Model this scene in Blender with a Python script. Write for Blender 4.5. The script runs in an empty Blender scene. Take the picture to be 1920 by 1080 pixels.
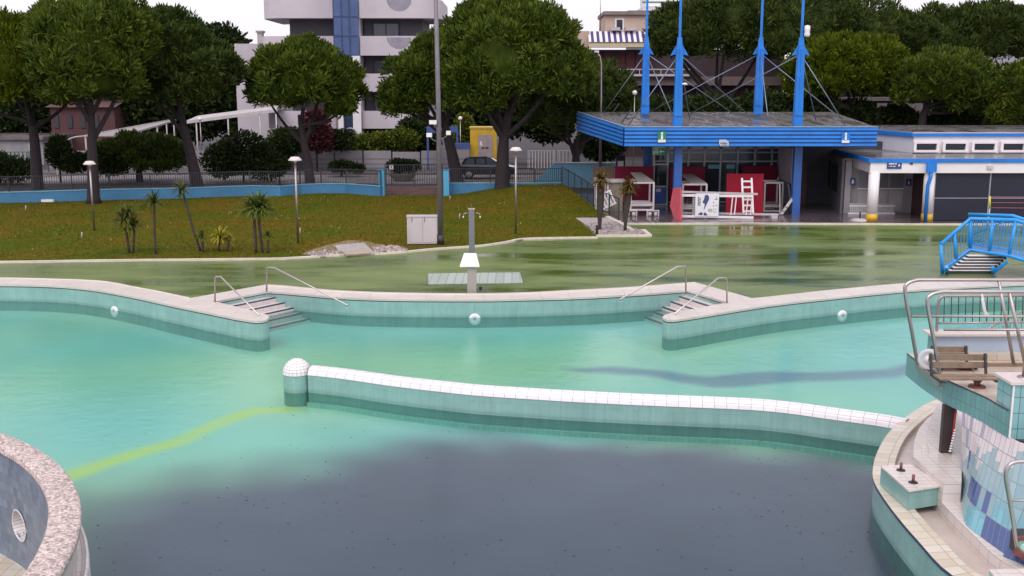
import bpy, math, random
import numpy as np
from mathutils import Vector, Matrix, noise as mnoise
random.seed(7); rng = np.random.default_rng(7)
R = math.radians; PI = math.pi
S = bpy.context.scene; COL = S.collection
# ------------------------------------------------------------------ camera
CAMH = 6.5; PIT = R(10.6); F = 2000.0
cam = bpy.data.cameras.new('camera'); cam.sensor_width = 36; cam.lens = 36*F/1920; cam.clip_end = 2000; cam.clip_start = .1
co = bpy.data.objects.new('camera', cam); COL.objects.link(co); co.location = (0, 0, CAMH); co.rotation_euler = (R(90)-PIT, 0, 0)
S.camera = co
cp, sp = math.cos(PIT), math.sin(PIT)
def ray(px, py):
    u = (px-960)/F; v = (540-py)/F
    return Vector((u, cp+v*sp, -sp+v*cp))
def G(px, py, z=0.0):                    # point of a photo pixel on a level plane
    d = ray(px, py); t = (z-CAMH)/d.z
    return Vector((d.x*t, d.y*t, z))
def A(px, py, Y):                        # point of a photo pixel at a distance
    d = ray(px, py); t = Y/d.y
    return Vector((d.x*t, Y, CAMH+d.z*t))
# ------------------------------------------------------------------ materials
MATS = {}
def _base(name):
    m = bpy.data.materials.new(name); m.use_nodes = True
    nt = m.node_tree; return m, nt, nt.nodes['Principled BSDF']
def N(nt, t, **k):
    n = nt.nodes.new(t)
    for a, b in k.items():
        if a in n.inputs: n.inputs[a].default_value = b
        else: setattr(n, a, b)
    return n
def c4(c): return (c[0], c[1], c[2], 1)
def mix(nt, fac, a, b, mode='MIX'):
    n = nt.nodes.new('ShaderNodeMix'); n.data_type = 'RGBA'; n.blend_type = mode
    for i, v in ((0, fac), (6, a), (7, b)):
        if isinstance(v, bpy.types.NodeSocket): nt.links.new(v, n.inputs[i])
        else: n.inputs[i].default_value = v if i == 0 else c4(v)
    return n.outputs[2]
def ramp(nt, src, lo, hi):
    n = nt.nodes.new('ShaderNodeMapRange'); n.inputs[1].default_value = lo; n.inputs[2].default_value = hi
    nt.links.new(src, n.inputs[0]); return n.outputs[0]
def pm(name, col, rough=.6, var=.18, vs=1.5, bump=0., bs=30., metal=0., col2=None, r2=None, spec=.5, coord='Object'):
    if name in MATS: return MATS[name]
    m, nt, b = _base(name)
    tc = N(nt, 'ShaderNodeTexCoord'); src = tc.outputs[coord]
    nz = N(nt, 'ShaderNodeTexNoise', Scale=vs, Detail=6., Roughness=.65); nt.links.new(src, nz.inputs['Vector'])
    f = ramp(nt, nz.outputs['Fac'], .3, .7)
    hi = col2 or tuple(min(1, c*(1+var)) for c in col); lo = col if col2 else tuple(c*(1-var) for c in col)
    nt.links.new(mix(nt, f, lo, hi), b.inputs['Base Color'])
    b.inputs['Roughness'].default_value = rough; b.inputs['Metallic'].default_value = metal
    b.inputs['Specular IOR Level'].default_value = spec
    if r2 is not None:
        n2 = N(nt, 'ShaderNodeTexNoise', Scale=vs*.37, Detail=5., Roughness=.6); nt.links.new(src, n2.inputs['Vector'])
        mr = N(nt, 'ShaderNodeMapRange'); mr.inputs[1].default_value = .42; mr.inputs[2].default_value = .58
        mr.inputs[3].default_value = rough; mr.inputs[4].default_value = r2
        nt.links.new(n2.outputs['Fac'], mr.inputs[0]); nt.links.new(mr.outputs[0], b.inputs['Roughness'])
    if bump:
        n3 = N(nt, 'ShaderNodeTexNoise', Scale=bs, Detail=4.); nt.links.new(src, n3.inputs['Vector'])
        bp = N(nt, 'ShaderNodeBump', Strength=bump, Distance=.02); nt.links.new(n3.outputs['Fac'], bp.inputs['Height'])
        nt.links.new(bp.outputs[0], b.inputs['Normal'])
    MATS[name] = m; return m
def tile(name, col, mortar, w, h, rough=.25, var=.08, ms=.006, col2=None, stain=.12, off=0., bump=.3, scum=False):
    if name in MATS: return MATS[name]
    m, nt, b = _base(name)
    tc = N(nt, 'ShaderNodeTexCoord')
    br = nt.nodes.new('ShaderNodeTexBrick'); br.offset = off; br.squash = 1
    br.inputs['Scale'].default_value = 1; br.inputs['Brick Width'].default_value = w; br.inputs['Row Height'].default_value = h
    br.inputs['Mortar Size'].default_value = ms; br.inputs['Mortar Smooth'].default_value = .3
    br.inputs['Color1'].default_value = c4([c*(1-var) for c in col]); br.inputs['Color2'].default_value = c4(col2 or [c*(1+var) for c in col])
    br.inputs['Mortar'].default_value = c4(mortar)
    nt.links.new(tc.outputs['UV'], br.inputs['Vector'])
    nz = N(nt, 'ShaderNodeTexNoise', Scale=1.3, Detail=6., Roughness=.7); nt.links.new(tc.outputs['Object'], nz.inputs['Vector'])
    f = ramp(nt, nz.outputs['Fac'], .3, .75)
    st = mix(nt, f, (1-stain, 1-stain, 1-stain*.9), (1, 1, 1))
    colr = mix(nt, 1., br.outputs['Color'], st, 'MULTIPLY')
    if scum:      # dirt line left by the water, and faint vertical run marks
        ge = nt.nodes.new('ShaderNodeNewGeometry'); se = N(nt, 'ShaderNodeSeparateXYZ'); nt.links.new(ge.outputs['Position'], se.inputs[0])
        sd = N(nt, 'ShaderNodeMapRange'); sd.inputs[1].default_value = -.50; sd.inputs[2].default_value = -.42; sd.inputs[3].default_value = .80; sd.inputs[4].default_value = 1.; nt.links.new(se.outputs[2], sd.inputs[0])
        mpv = N(nt, 'ShaderNodeMapping'); mpv.inputs['Scale'].default_value = (5., 5., .35); nt.links.new(ge.outputs['Position'], mpv.inputs[0])
        nv = N(nt, 'ShaderNodeTexNoise', Scale=1., Detail=5., Roughness=.7); nt.links.new(mpv.outputs[0], nv.inputs['Vector'])
        rv = N(nt, 'ShaderNodeMapRange'); rv.inputs[1].default_value = .35; rv.inputs[2].default_value = .6; rv.inputs[3].default_value = .90; rv.inputs[4].default_value = 1.; nt.links.new(nv.outputs['Fac'], rv.inputs[0])
        colr = mix(nt, 1., mix(nt, 1., colr, sd.outputs[0], 'MULTIPLY'), rv.outputs[0], 'MULTIPLY')
    nt.links.new(colr, b.inputs['Base Color'])
    b.inputs['Roughness'].default_value = rough
    bp = N(nt, 'ShaderNodeBump', Strength=bump, Distance=.004); bp.invert = True
    nt.links.new(br.outputs['Fac'], bp.inputs['Height']); nt.links.new(bp.outputs[0], b.inputs['Normal'])
    MATS[name] = m; return m
# ------------------------------------------------------------------ mesh builder
WL = {}
class MB:
    def __init__(s): s.v = []; s.f = []; s.uv = []; s.sm = []
    def add(s, vs, fs, uvs=None, smooth=False):
        o = len(s.v); s.v += [Vector(v) for v in vs]
        for i, f in enumerate(fs):
            s.f.append([o+k for k in f]); s.uv.append(uvs[i] if uvs else None); s.sm.append(smooth)
        return s
    def box(s, x0, y0, z0, x1, y1, z1, M=None):
        vs = [Vector((x, y, z)) for z in (z0, z1) for y in (y0, y1) for x in (x0, x1)]
        if M: vs = [M @ v for v in vs]
        return s.add(vs, [(0, 2, 3, 1), (4, 5, 7, 6), (0, 1, 5, 4), (2, 6, 7, 3), (0, 4, 6, 2), (1, 3, 7, 5)])
    def bar(s, a, b, w, h=None, up=Vector((0, 0, 1))):       # rectangular bar between two points
        a = Vector(a); b = Vector(b); h = h or w; d = (b-a).normalized()
        if abs(d.dot(up)) > .98: up = Vector((0, 1, 0))
        x = d.cross(up).normalized()*w/2; y = x.cross(d).normalized()*h/2
        vs = [a-x-y, a+x-y, a+x+y, a-x+y, b-x-y, b+x-y, b+x+y, b-x+y]
        return s.add(vs, [(3, 2, 1, 0), (4, 5, 6, 7), (0, 1, 5, 4), (1, 2, 6, 5), (2, 3, 7, 6), (3, 0, 4, 7)])
    def tube(s, pts, r, n=8, caps=True):
        pts = [Vector(p) for p in pts]; rs = r if isinstance(r, (list, tuple)) else [r]*len(pts)
        vs = []; prev = None
        for i, p in enumerate(pts):
            d = ((pts[min(i+1, len(pts)-1)]-p).normalized()+(p-pts[max(i-1, 0)]).normalized())
            d = d.normalized() if d.length > 1e-6 else Vector((0, 0, 1))
            if prev is None:
                x = d.cross(Vector((0, 0, 1)));  x = x.normalized() if x.length > .05 else Vector((1, 0, 0))
            else: x = (prev-d*prev.dot(d)).normalized()
            prev = x; y = d.cross(x)
            for k in range(n):
                t = 2*PI*k/n; vs.append(p+(x*math.cos(t)+y*math.sin(t))*rs[i])
        fs = []
        for i in range(len(pts)-1):
            for k in range(n):
                k2 = (k+1) % n; fs.append((i*n+k, i*n+k2, (i+1)*n+k2, (i+1)*n+k))
        s.add(vs, fs, smooth=True)
        if caps:
            o = len(s.v)-len(vs)
            s.f.append([o+k for k in range(n)][::-1]); s.uv.append(None); s.sm.append(False)
            s.f.append([o+(len(pts)-1)*n+k for k in range(n)]); s.uv.append(None); s.sm.append(False)
        return s
    def prism(s, poly, z0, z1, top=True, bottom=True, sides=True):
        n = len(poly); P = [Vector((p[0], p[1], 0)) for p in poly]
        ar = sum(P[i].x*P[(i+1) % n].y-P[(i+1) % n].x*P[i].y for i in range(n))
        if ar < 0: P.reverse()
        vs = [Vector((p.x, p.y, z0)) for p in P]+[Vector((p.x, p.y, z1)) for p in P]
        fs = []; uv = []
        if top: fs.append(tuple(range(n, 2*n))); uv.append(None)
        if bottom: fs.append(tuple(range(n-1, -1, -1))); uv.append(None)
        if sides:
            L = 0
            for i in range(n):
                j = (i+1) % n; l = (P[j]-P[i]).length
                fs.append((i, j, n+j, n+i)); uv.append([(L, z0), (L+l, z0), (L+l, z1), (L, z1)]); L += l
        return s.add(vs, fs, uv)
    def ribbon(s, pts, z0, z1, flip=False, smooth=True):
        L = 0; vs = []; fs = []; uv = []
        for i, p in enumerate(pts): vs += [Vector((p[0], p[1], z0)), Vector((p[0], p[1], z1))]
        for i in range(len(pts)-1):
            l = (Vector((pts[i+1][0], pts[i+1][1]))-Vector((pts[i][0], pts[i][1]))).length
            f = [2*i, 2*i+2, 2*i+3, 2*i+1]; u = [(L, z0), (L+l, z0), (L+l, z1), (L, z1)]
            if flip: f.reverse(); u.reverse()
            fs.append(f); uv.append(u); L += l
        return s.add(vs, fs, uv, smooth)
    def loft(s, rows, smooth=True, closed=False):       # rows of equal length point lists
        n = len(rows[0]); vs = [Vector(p) for r in rows for p in r]; fs = []; uv = []
        V = 0
        Ls = [0]
        for k in range(1, n): Ls.append(Ls[-1]+(Vector(rows[0][k])-Vector(rows[0][k-1])).length)
        for i in range(len(rows)-1):
            dv = (Vector(rows[i+1][0])-Vector(rows[i][0])).length
            for k in range(n-1):
                fs.append((i*n+k, i*n+k+1, (i+1)*n+k+1, (i+1)*n+k))
                uv.append([(Ls[k], V), (Ls[k+1], V), (Ls[k+1], V+dv), (Ls[k], V+dv)])
            V += dv
        return s.add(vs, fs, uv, smooth)
    def lathe(s, c, prof, n=24, smooth=True, a0=0, a1=2*PI):   # prof: (r,z)
        c = Vector(c); rows = []
        for (r, z) in prof:
            rows.append([c+Vector((r*math.cos(a0+(a1-a0)*k/n), r*math.sin(a0+(a1-a0)*k/n), z)) for k in range(n+1)])
        vs = [p for q in rows for p in q]; fs = []; uv = []; V = 0; w = n+1
        rm = max(p[0] for p in prof)
        for i in range(len(prof)-1):
            dv = math.hypot(prof[i+1][0]-prof[i][0], prof[i+1][1]-prof[i][1])
            for k in range(n):
                fs.append((i*w+k, i*w+k+1, (i+1)*w+k+1, (i+1)*w+k)); l = rm*(a1-a0)/n
                uv.append([(k*l, V), ((k+1)*l, V), ((k+1)*l, V+dv), (k*l, V+dv)])
            V += dv
        return s.add(vs, fs, uv, smooth)
    def build(s, name, mat, parent=None, local=False, origin=None):
        me = bpy.data.meshes.new(name)
        if parent is not None: org = Vector((0, 0, 0)) if local else WL[parent.name]
        else:
            if local: org = Vector((0, 0, 0))
            elif origin is not None: org = Vector(origin)
            else:
                xs = [v.x for v in s.v]; ys = [v.y for v in s.v]; zs = [v.z for v in s.v]
                org = Vector(((min(xs)+max(xs))/2, (min(ys)+max(ys))/2, min(zs)))
        me.from_pydata([v-org for v in s.v], [], s.f)
        ul = me.uv_layers.new(name='UVMap'); data = []
        for pi, p in enumerate(me.polygons):
            u = s.uv[pi]
            if u is None:
                n = p.normal; az = abs(n.z)
                if az > .7: u = [(s.v[k].x, s.v[k].y) for k in s.f[pi]]
                else:
                    t = Vector((-n.y, n.x, 0)); t = t.normalized() if t.length > 1e-5 else Vector((1, 0, 0))
                    u = [(s.v[k].dot(t), s.v[k].z) for k in s.f[pi]]
            for q in u: data += [q[0], q[1]]
        ul.data.foreach_set('uv', data)
        me.polygons.foreach_set('use_smooth', s.sm)
        me.materials.append(mat); me.update()
        o = bpy.data.objects.new(name, me); COL.objects.link(o)
        if parent is not None:
            o.parent = parent; WL[o.name] = WL[parent.name] if not local else WL[parent.name]
        else: o.location = org; WL[o.name] = org
        return o
def tag(o, label=None, cat=None, group=None, kind=None):
    if label: o['label'] = label
    if cat: o['category'] = cat
    if group: o['group'] = group
    if kind: o['kind'] = kind
    return o
def thing(name, label, cat, loc=(0, 0, 0), rz=0., group=None):
    o = bpy.data.objects.new(name, None); COL.objects.link(o); o.location = loc; o.rotation_euler = (0, 0, rz)
    WL[o.name] = Vector(loc); return tag(o, label, cat, group)
def dup(root, loc, rz=None, label=None, sc=None):
    def cp_(o, par):
        c = o.copy(); COL.objects.link(c)
        if par: c.parent = par
        for ch in [q for q in bpy.data.objects if q.parent == o]: cp_(ch, c)
        return c
    r = cp_(root, None); r.location = loc
    if rz is not None: r.rotation_euler = (0, 0, rz)
    if label: r['label'] = label
    if sc: r.scale = (sc, sc, sc)
    return r
def smooth_line(P, n=6):                       # Catmull-Rom through points
    P = [Vector(p) for p in P]; out = []
    for i in range(len(P)-1):
        p0 = P[max(i-1, 0)]; p1 = P[i]; p2 = P[i+1]; p3 = P[min(i+2, len(P)-1)]
        for k in range(n):
            t = k/n
            out.append(.5*((2*p1)+(p2-p0)*t+(2*p0-5*p1+4*p2-p3)*t*t+(3*p1-p0-3*p2+p3)*t**3))
    out.append(P[-1]); return out
def chain(pts, z=0): return [G(a, b, z) for a, b in pts]
def soften(pts, z, n=6): return [Vector((p.x, p.y, z)) for p in smooth_line(chain(pts, z), n)]
def glyphs(mb, x0, x1, z, h, y, r, vertical=False):   # unreadable small lettering: strokes of uneven width
    x = x0
    while x < x1:
        w = r.uniform(.45, .8)*h
        if r.random() < .14: x += w*.7; continue
        if x+w > x1: break
        if vertical: mb.box(z, y-.004, x, z+h, y, x+w*.85)
        else: mb.box(x, y-.004, z, x+w*.85, y, z+h)
        x += w
#MATERIALS
M_coping = tile('coping_stone', (.66, .59, .53), (.42, .37, .33), .9, .6, rough=.35, var=.04, ms=.008, stain=.16)
M_pooltile = tile('teal_pool_tile', (.265, .455, .415), (.20, .36, .33), .12, .245, rough=.22, var=.02, ms=.003, stain=.20, bump=.12, scum=True)
M_whitetile = tile('white_cap_tile', (.80, .75, .76), (.38, .34, .36), .25, .125, rough=.15, var=.03, ms=.006, stain=.06)
M_dometile = tile('white_dome_tile', (.80, .76, .76), (.36, .32, .34), .098, .075, rough=.15, var=.03, ms=.006, stain=.06)
M_beige = tile('beige_rim_tile', (.62, .53, .40), (.40, .33, .26), .24, .24, rough=.3, var=.06, ms=.008, col2=(.68, .62, .52))
M_pink = pm('pink_channel', (.50, .42, .38), rough=.45, var=.12, vs=1.2, r2=.15)
M_whitefloor = tile('white_floor_tile', (.70, .62, .58), (.45, .38, .36), .3, .15, rough=.2, var=.03, ms=.006)
M_deck = None
M_steel = pm('brushed_steel', (.47, .42, .41), rough=.28, metal=1., var=.08)
M_steelp = pm('dull_steel', (.36, .32, .31), rough=.38, metal=.85, var=.12, vs=4)
M_white = pm('white_paint', (.74, .70, .71), rough=.5, var=.07, vs=1.2)
M_offwhite = pm('weathered_white', (.48, .44, .45), rough=.6, var=.14, vs=1.5)
M_blue = pm('bright_blue_paint', (.018, .18, .60), rough=.45, spec=.3, var=.16, vs=1.2)
M_bluel = pm('light_blue_paint', (.012, .27, .68), rough=.3, var=.12, vs=2)
M_bluewall = pm('sky_blue_wall', (.048, .18, .33), rough=.65, var=.16, vs=.8)
M_red = pm('red_panel', (.30, .008, .028), rough=.6, spec=.2, var=.15, vs=1.5)
M_dred = pm('dark_red_panel', (.14, .004, .024), rough=.6, spec=.2, var=.18, vs=1.5)
M_dark = pm('dark_metal', (.025, .027, .035), rough=.5, var=.2)
M_darkblue = pm('navy_panel', (.010, .011, .028), rough=.55, var=.18, vs=.9)
M_glass = pm('dark_glass', (.010, .016, .022), rough=.08, var=.3, vs=.4)
M_bark = pm('pine_bark', (.026, .018, .020), rough=.9, var=.4, vs=6, bump=.8, bs=14)
M_concrete = pm('concrete', (.36, .33, .32), rough=.75, var=.16, vs=1.1, bump=.2, bs=40)
M_roof = pm('wet_bitumen_roof', (.13, .115, .115), rough=.42, var=.35, vs=.55, r2=.06)
M_kerb = pm('kerb_paint', (.62, .55, .47), rough=.5, var=.15, vs=1.8)
M_yellow = pm('yellow_paint', (.62, .38, .03), rough=.5, var=.15)
M_terrace = tile('terrace_paving', (.13, .105, .115), (.07, .058, .06), .6, .6, rough=.16, var=.1, ms=.01, stain=.3)
M_slat = pm('weathered_plank', (.23, .165, .115), rough=.5, var=.25, vs=5)
M_rust = pm('rusty_steel', (.16, .05, .045), rough=.6, var=.35, vs=8)
M_plaster = pm('grey_plaster', (.36, .33, .35), rough=.75, var=.1, vs=.7)
# ================================================================== SETTING: terrain, deck, lawn, pool
def sst(x): x = max(0., min(1., x)); return x*x*(3-2*x)
def gz(x, y):                                   # gentle terrain: street a little above the pool deck
    street = .35*sst((y-66.5)/3.)
    far = .02*max(0, y-110)*0
    return street+far
def lz(x, y):                                   # lawn with a mound beside the paved terrace
    m = .62*sst((x+4.2)/5.)*sst((y-53)/12.)
    return .03+m+.04*mnoise.noise(Vector((x*.25, y*.25, 0)))*sst((y-42)/4)
# far pool edge: coping, water side (inner) and deck side (outer), photo-measured
IN_L = [(-330, 541), (-120, 535), (0, 535), (94, 537), (173, 544), (252, 558), (315, 572), (378, 585), (441, 598)]
OUT_L = [(-330, 527), (-120, 523), (0, 523), (94, 525), (189, 529), (252, 540), (305, 550), (356, 561)]
IN_C = [(500, 548), (540, 550.5), (640, 559), (740, 562.5), (890, 563.5), (980, 562), (1087, 559), (1195, 553), (1289, 546)]
OUT_C = [(500, 535), (540, 537.5), (627, 545.5), (740, 550), (877, 551.5), (980, 550), (1060, 546), (1168, 540.5), (1275, 532.5), (1302, 530.5)]
IN_R = [(1291, 598), (1440, 574), (1560, 560), (1680, 548), (1780, 541), (1877, 536), (1960, 533), (2150, 531), (2400, 533)]
OUT_R = [(1410, 561), (1440, 558), (1560, 545), (1680, 534), (1763, 528), (1880, 524), (1960, 522), (2150, 520), (2400, 522)]
in_l = soften(IN_L, 0); in_c = soften(IN_C, 0); in_r = soften(IN_R, 0)
out_l = soften(OUT_L, 0); out_c = soften(OUT_C, 0); out_r = soften(OUT_R, 0)
# rounded tips of the two peninsulas
tipL = smooth_line(chain([(441, 598), (478, 603.5), (500, 601), (503, 594), (488, 588)]), 5)
tipR = smooth_line(chain([(1262, 588), (1246, 593), (1243, 598), (1258, 602), (1291, 598)]), 5)
sL = G(403, 567); cL = G(500, 548); cR = G(1289, 546); sR = G(1364, 569)
left_cop = in_l+tipL[1:]+[sL]
right_cop = [sR]+tipR+in_r[1:]
def poly_sheet(name, pts, z, mat, zf=None):
    mb = MB(); P = [Vector((p[0], p[1], zf(p[0], p[1]) if zf else z)) for p in pts]
    mb.add(P, [tuple(range(len(P)))]); return mb
from mathutils.geometry import tessellate_polygon
def tri_poly(mb, pts, z):
    P = [Vector((p[0], p[1], z)) for p in pts]
    T = tessellate_polygon([P]); fs = []
    for t in T:
        a, b, c = t
        n = (P[b]-P[a]).cross(P[c]-P[a])
        fs.append((a, b, c) if n.z > 0 else (a, c, b))
    mb.add(P, fs); return mb
# base terrain: begins behind the pool edge and reaches the horizon
mb = MB(); ys = [38.6]+list(np.linspace(40, 66, 14))+list(np.linspace(66.5, 70, 8))+[80, 100, 140, 220, 400, 900]
xs = [-600, -250, -120, -80]+list(np.linspace(-60, 60, 31))+[80, 120, 250, 600]
rows = [[Vector((x, y, gz(x, y)-.012)) for x in xs] for y in ys]
vs = [p for r_ in rows for p in r_]; w = len(xs)
mb.add(vs, [(i*w+k, i*w+k+1, (i+1)*w+k+1, (i+1)*w+k) for i in range(len(ys)-1) for k in range(w-1)])
M_ground = pm('street_asphalt', (.06, .055, .06), rough=.85, var=.3, vs=.25, spec=.2)
tag(mb.build('ground', M_ground), kind='structure')
# green painted deck
m, nt, b = _base('green_deck')
tc = N(nt, 'ShaderNodeTexCoord')
mp = N(nt, 'ShaderNodeMapping'); mp.inputs['Scale'].default_value = (.22, .75, 1.); nt.links.new(tc.outputs['Object'], mp.inputs[0])
n1 = N(nt, 'ShaderNodeTexNoise', Scale=.55, Detail=8., Roughness=.62); nt.links.new(mp.outputs[0], n1.inputs['Vector'])
n2 = N(nt, 'ShaderNodeTexNoise', Scale=.22, Detail=3.); nt.links.new(tc.outputs['Object'], n2.inputs['Vector'])
cA = mix(nt, ramp(nt, n1.outputs['Fac'], .36, .66), (.158, .205, .055), (.062, .098, .012))
cB = mix(nt, ramp(nt, n2.outputs['Fac'], .35, .7), (.80, .86, .90), (1.1, 1.08, 1.0))
nt.links.new(mix(nt, 1., cA, cB, 'MULTIPLY'), b.inputs['Base Color'])
mr = N(nt, 'ShaderNodeMapRange'); mr.inputs[1].default_value = .40; mr.inputs[2].default_value = .62; mr.inputs[3].default_value = .48; mr.inputs[4].default_value = .12; b.inputs['Specular IOR Level'].default_value = .38
nt.links.new(n1.outputs['Fac'], mr.inputs[0]); nt.links.new(mr.outputs[0], b.inputs['Roughness'])
n4 = N(nt, 'ShaderNodeTexNoise', Scale=9., Detail=4.); nt.links.new(tc.outputs['Object'], n4.inputs['Vector'])
bp = N(nt, 'ShaderNodeBump', Strength=.22, Distance=.004); nt.links.new(n4.outputs['Fac'], bp.inputs['Height']); nt.links.new(bp.outputs[0], b.inputs['Normal'])
M_deck = m
deck_pts = out_l+[cL+Vector((-.02, .75, 0))]+out_c[1:]+out_r+[Vector((60, 52.2, 0)), Vector((-60, 52.2, 0))]
mb = MB(); tri_poly(mb, deck_pts, -.004)
tag(mb.build('pool_deck', M_deck), kind='structure')
# coping stones, raised a few centimetres
mb = MB()
cop_poly = in_l+tipL[1:]+[sL, cL]+in_c[1:]+[cR, sR]+tipR+in_r[1:]+out_r[::-1]+out_c[::-1]+out_l[::-1]
tri_poly(mb, cop_poly, .035)
edge = in_l+tipL[1:]+[sL, cL]+in_c[1:]+[cR, sR]+tipR+in_r[1:]
mb.ribbon(edge, -.03, .035)
o2 = out_l+out_c+out_r
mb.ribbon(o2, -.03, .035, flip=True)
tag(mb.build('pool_edge', M_coping), kind='structure')
M_joint = pm('dark_joint', (.05, .06, .07), rough=.5)
# raised lip line on the deck side and dark joint at the water side
mb = MB(); mb.ribbon([Vector((p.x, p.y, 0)) for p in edge], -.065, -.03); tag(mb.build('edge_joint', M_joint), kind='structure')
# pool walls below the coping
mb = MB(); mb.ribbon(edge, -1.9, -.065); tag(mb.build('pool_wall', M_pooltile), kind='structure')
mb = MB(); o3 = smooth_line([Vector((p.x, p.y, 0)) for p in out_c], 1)
mb.tube([p+Vector((0, -.28, .035)) for p in out_c], .03, 6)
mb.tube([p+Vector((0, -.02, .03)) for p in out_l], .03, 6)
tag(mb.build('edge_lip', M_coping), kind='structure')
# ---------------------------------------------------------------- pool floor with its painted colours
ZF = -.87
# circle of the near left basin, fitted to its photographed rim
ZT = .50
po = [G(a, b, ZT) for a, b in ((0, 810.5), (42, 822), (83, 845), (117, 877), (142, 913), (151, 947), (151, 986), (139, 1024), (111, 1074))]
Am = np.array([[2*p.x, 2*p.y, 1] for p in po]); bv = np.array([p.x**2+p.y**2 for p in po]); s_ = np.linalg.lstsq(Am, bv, rcond=None)[0]
bc = Vector((s_[0], s_[1], 0)); bR = math.sqrt(s_[2]+s_[0]**2+s_[1]**2)
def sd_poly(px_, py_, poly):                    # signed distance, numpy
    P = np.array([(p[0], p[1]) for p in poly]); d = np.full(px_.shape, 1e9); inside = np.zeros(px_.shape, bool)
    n = len(P)
    for i in range(n):
        a = P[i]; c = P[(i+1) % n]; e = c-a; wv = np.stack([px_-a[0], py_-a[1]], -1)
        t = np.clip((wv@e)/(e@e), 0, 1); q = wv-t[..., None]*e; d = np.minimum(d, np.hypot(q[..., 0], q[..., 1]))
        cnd = (a[1] > py_) != (c[1] > py_)
        with np.errstate(divide='ignore', invalid='ignore'):
            xi = (c[0]-a[0])*(py_-a[1])/(c[1]-a[1])+a[0]
        inside ^= cnd & (px_ < xi)
    return np.where(inside, -d, d)
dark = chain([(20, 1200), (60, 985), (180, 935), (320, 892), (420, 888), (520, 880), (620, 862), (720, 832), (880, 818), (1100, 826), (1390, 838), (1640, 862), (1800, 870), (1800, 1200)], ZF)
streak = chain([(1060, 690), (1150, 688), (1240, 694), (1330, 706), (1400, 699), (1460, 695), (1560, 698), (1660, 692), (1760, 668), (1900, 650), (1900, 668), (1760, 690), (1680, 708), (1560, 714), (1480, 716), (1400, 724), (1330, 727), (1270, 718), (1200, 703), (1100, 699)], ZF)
yel = chain([(60, 905), (200, 858), (330, 822), (430, 777), (470, 765), (560, 764), (560, 772), (480, 775), (430, 792), (330, 838), (200, 876), (60, 928)], ZF)
gx = np.arange(-26, 30, .16); gy = np.arange(6, 38.5, .16); X, Y = np.meshgrid(gx, gy)
nzf = np.array([[mnoise.noise(Vector((x*.35, y*.35, 3))) for x in gx] for y in gy])
nz2 = np.array([[mnoise.noise(Vector((x*.9, y*.9, 9))) for x in gx] for y in gy])
nz3 = np.array([[mnoise.noise(Vector((x*.13, y*.2, 5))) for x in gx] for y in gy])
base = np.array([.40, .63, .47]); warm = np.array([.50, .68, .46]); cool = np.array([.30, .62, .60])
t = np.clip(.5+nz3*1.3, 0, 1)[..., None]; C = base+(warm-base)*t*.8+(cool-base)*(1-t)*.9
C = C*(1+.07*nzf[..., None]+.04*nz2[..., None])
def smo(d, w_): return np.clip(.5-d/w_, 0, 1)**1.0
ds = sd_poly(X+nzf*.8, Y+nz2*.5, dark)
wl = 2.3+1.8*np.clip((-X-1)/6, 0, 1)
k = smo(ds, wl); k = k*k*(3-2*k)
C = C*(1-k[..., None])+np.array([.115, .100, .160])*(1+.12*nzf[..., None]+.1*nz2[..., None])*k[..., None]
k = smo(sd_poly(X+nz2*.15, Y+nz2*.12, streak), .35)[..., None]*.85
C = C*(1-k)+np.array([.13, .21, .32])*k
k = smo(sd_poly(X+nz2*.1, Y, yel), .4)[..., None]*.8
C = C*(1-k)+np.array([.78, .74, .03])*k
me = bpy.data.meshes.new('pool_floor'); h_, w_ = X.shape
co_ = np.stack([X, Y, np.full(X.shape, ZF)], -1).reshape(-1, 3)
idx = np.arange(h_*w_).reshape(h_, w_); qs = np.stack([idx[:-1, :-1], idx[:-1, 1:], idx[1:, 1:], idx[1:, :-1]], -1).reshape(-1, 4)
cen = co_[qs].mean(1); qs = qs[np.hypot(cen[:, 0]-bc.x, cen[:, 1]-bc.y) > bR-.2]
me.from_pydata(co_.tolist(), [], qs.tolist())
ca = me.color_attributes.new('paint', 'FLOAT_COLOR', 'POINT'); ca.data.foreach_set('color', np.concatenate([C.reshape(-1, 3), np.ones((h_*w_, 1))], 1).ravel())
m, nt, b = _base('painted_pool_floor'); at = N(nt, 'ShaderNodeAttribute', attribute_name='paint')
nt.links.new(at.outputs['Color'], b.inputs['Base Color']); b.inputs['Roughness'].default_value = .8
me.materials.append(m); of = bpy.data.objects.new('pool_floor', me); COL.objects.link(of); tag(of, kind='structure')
# ---------------------------------------------------------------- water surface
m = bpy.data.materials.new('pool_water'); m.use_nodes = True; nt = m.node_tree; nt.nodes.clear()
out = N(nt, 'ShaderNodeOutputMaterial'); tr = N(nt, 'ShaderNodeBsdfTransparent'); tr.inputs[0].default_value = (.66, .87, .83, 1)
gl = N(nt, 'ShaderNodeBsdfGlossy'); gl.inputs['Roughness'].default_value = .17; gl.inputs[0].default_value = (.92, .95, 1, 1)
fr = N(nt, 'ShaderNodeFresnel'); fr.inputs[0].default_value = 1.28
ms = N(nt, 'ShaderNodeMixShader'); tc = N(nt, 'ShaderNodeTexCoord')
n1 = N(nt, 'ShaderNodeTexNoise', Scale=2.2, Detail=5., Roughness=.6); nt.links.new(tc.outputs['Object'], n1.inputs['Vector'])
vo = N(nt, 'ShaderNodeTexVoronoi', Scale=2.4); nt.links.new(tc.outputs['Object'], vo.inputs['Vector'])   # rain-drop rings
mx = N(nt, 'ShaderNodeMath', operation='LESS_THAN'); mx.inputs[1].default_value = .06; nt.links.new(vo.outputs['Distance'], mx.inputs[0])
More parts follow.
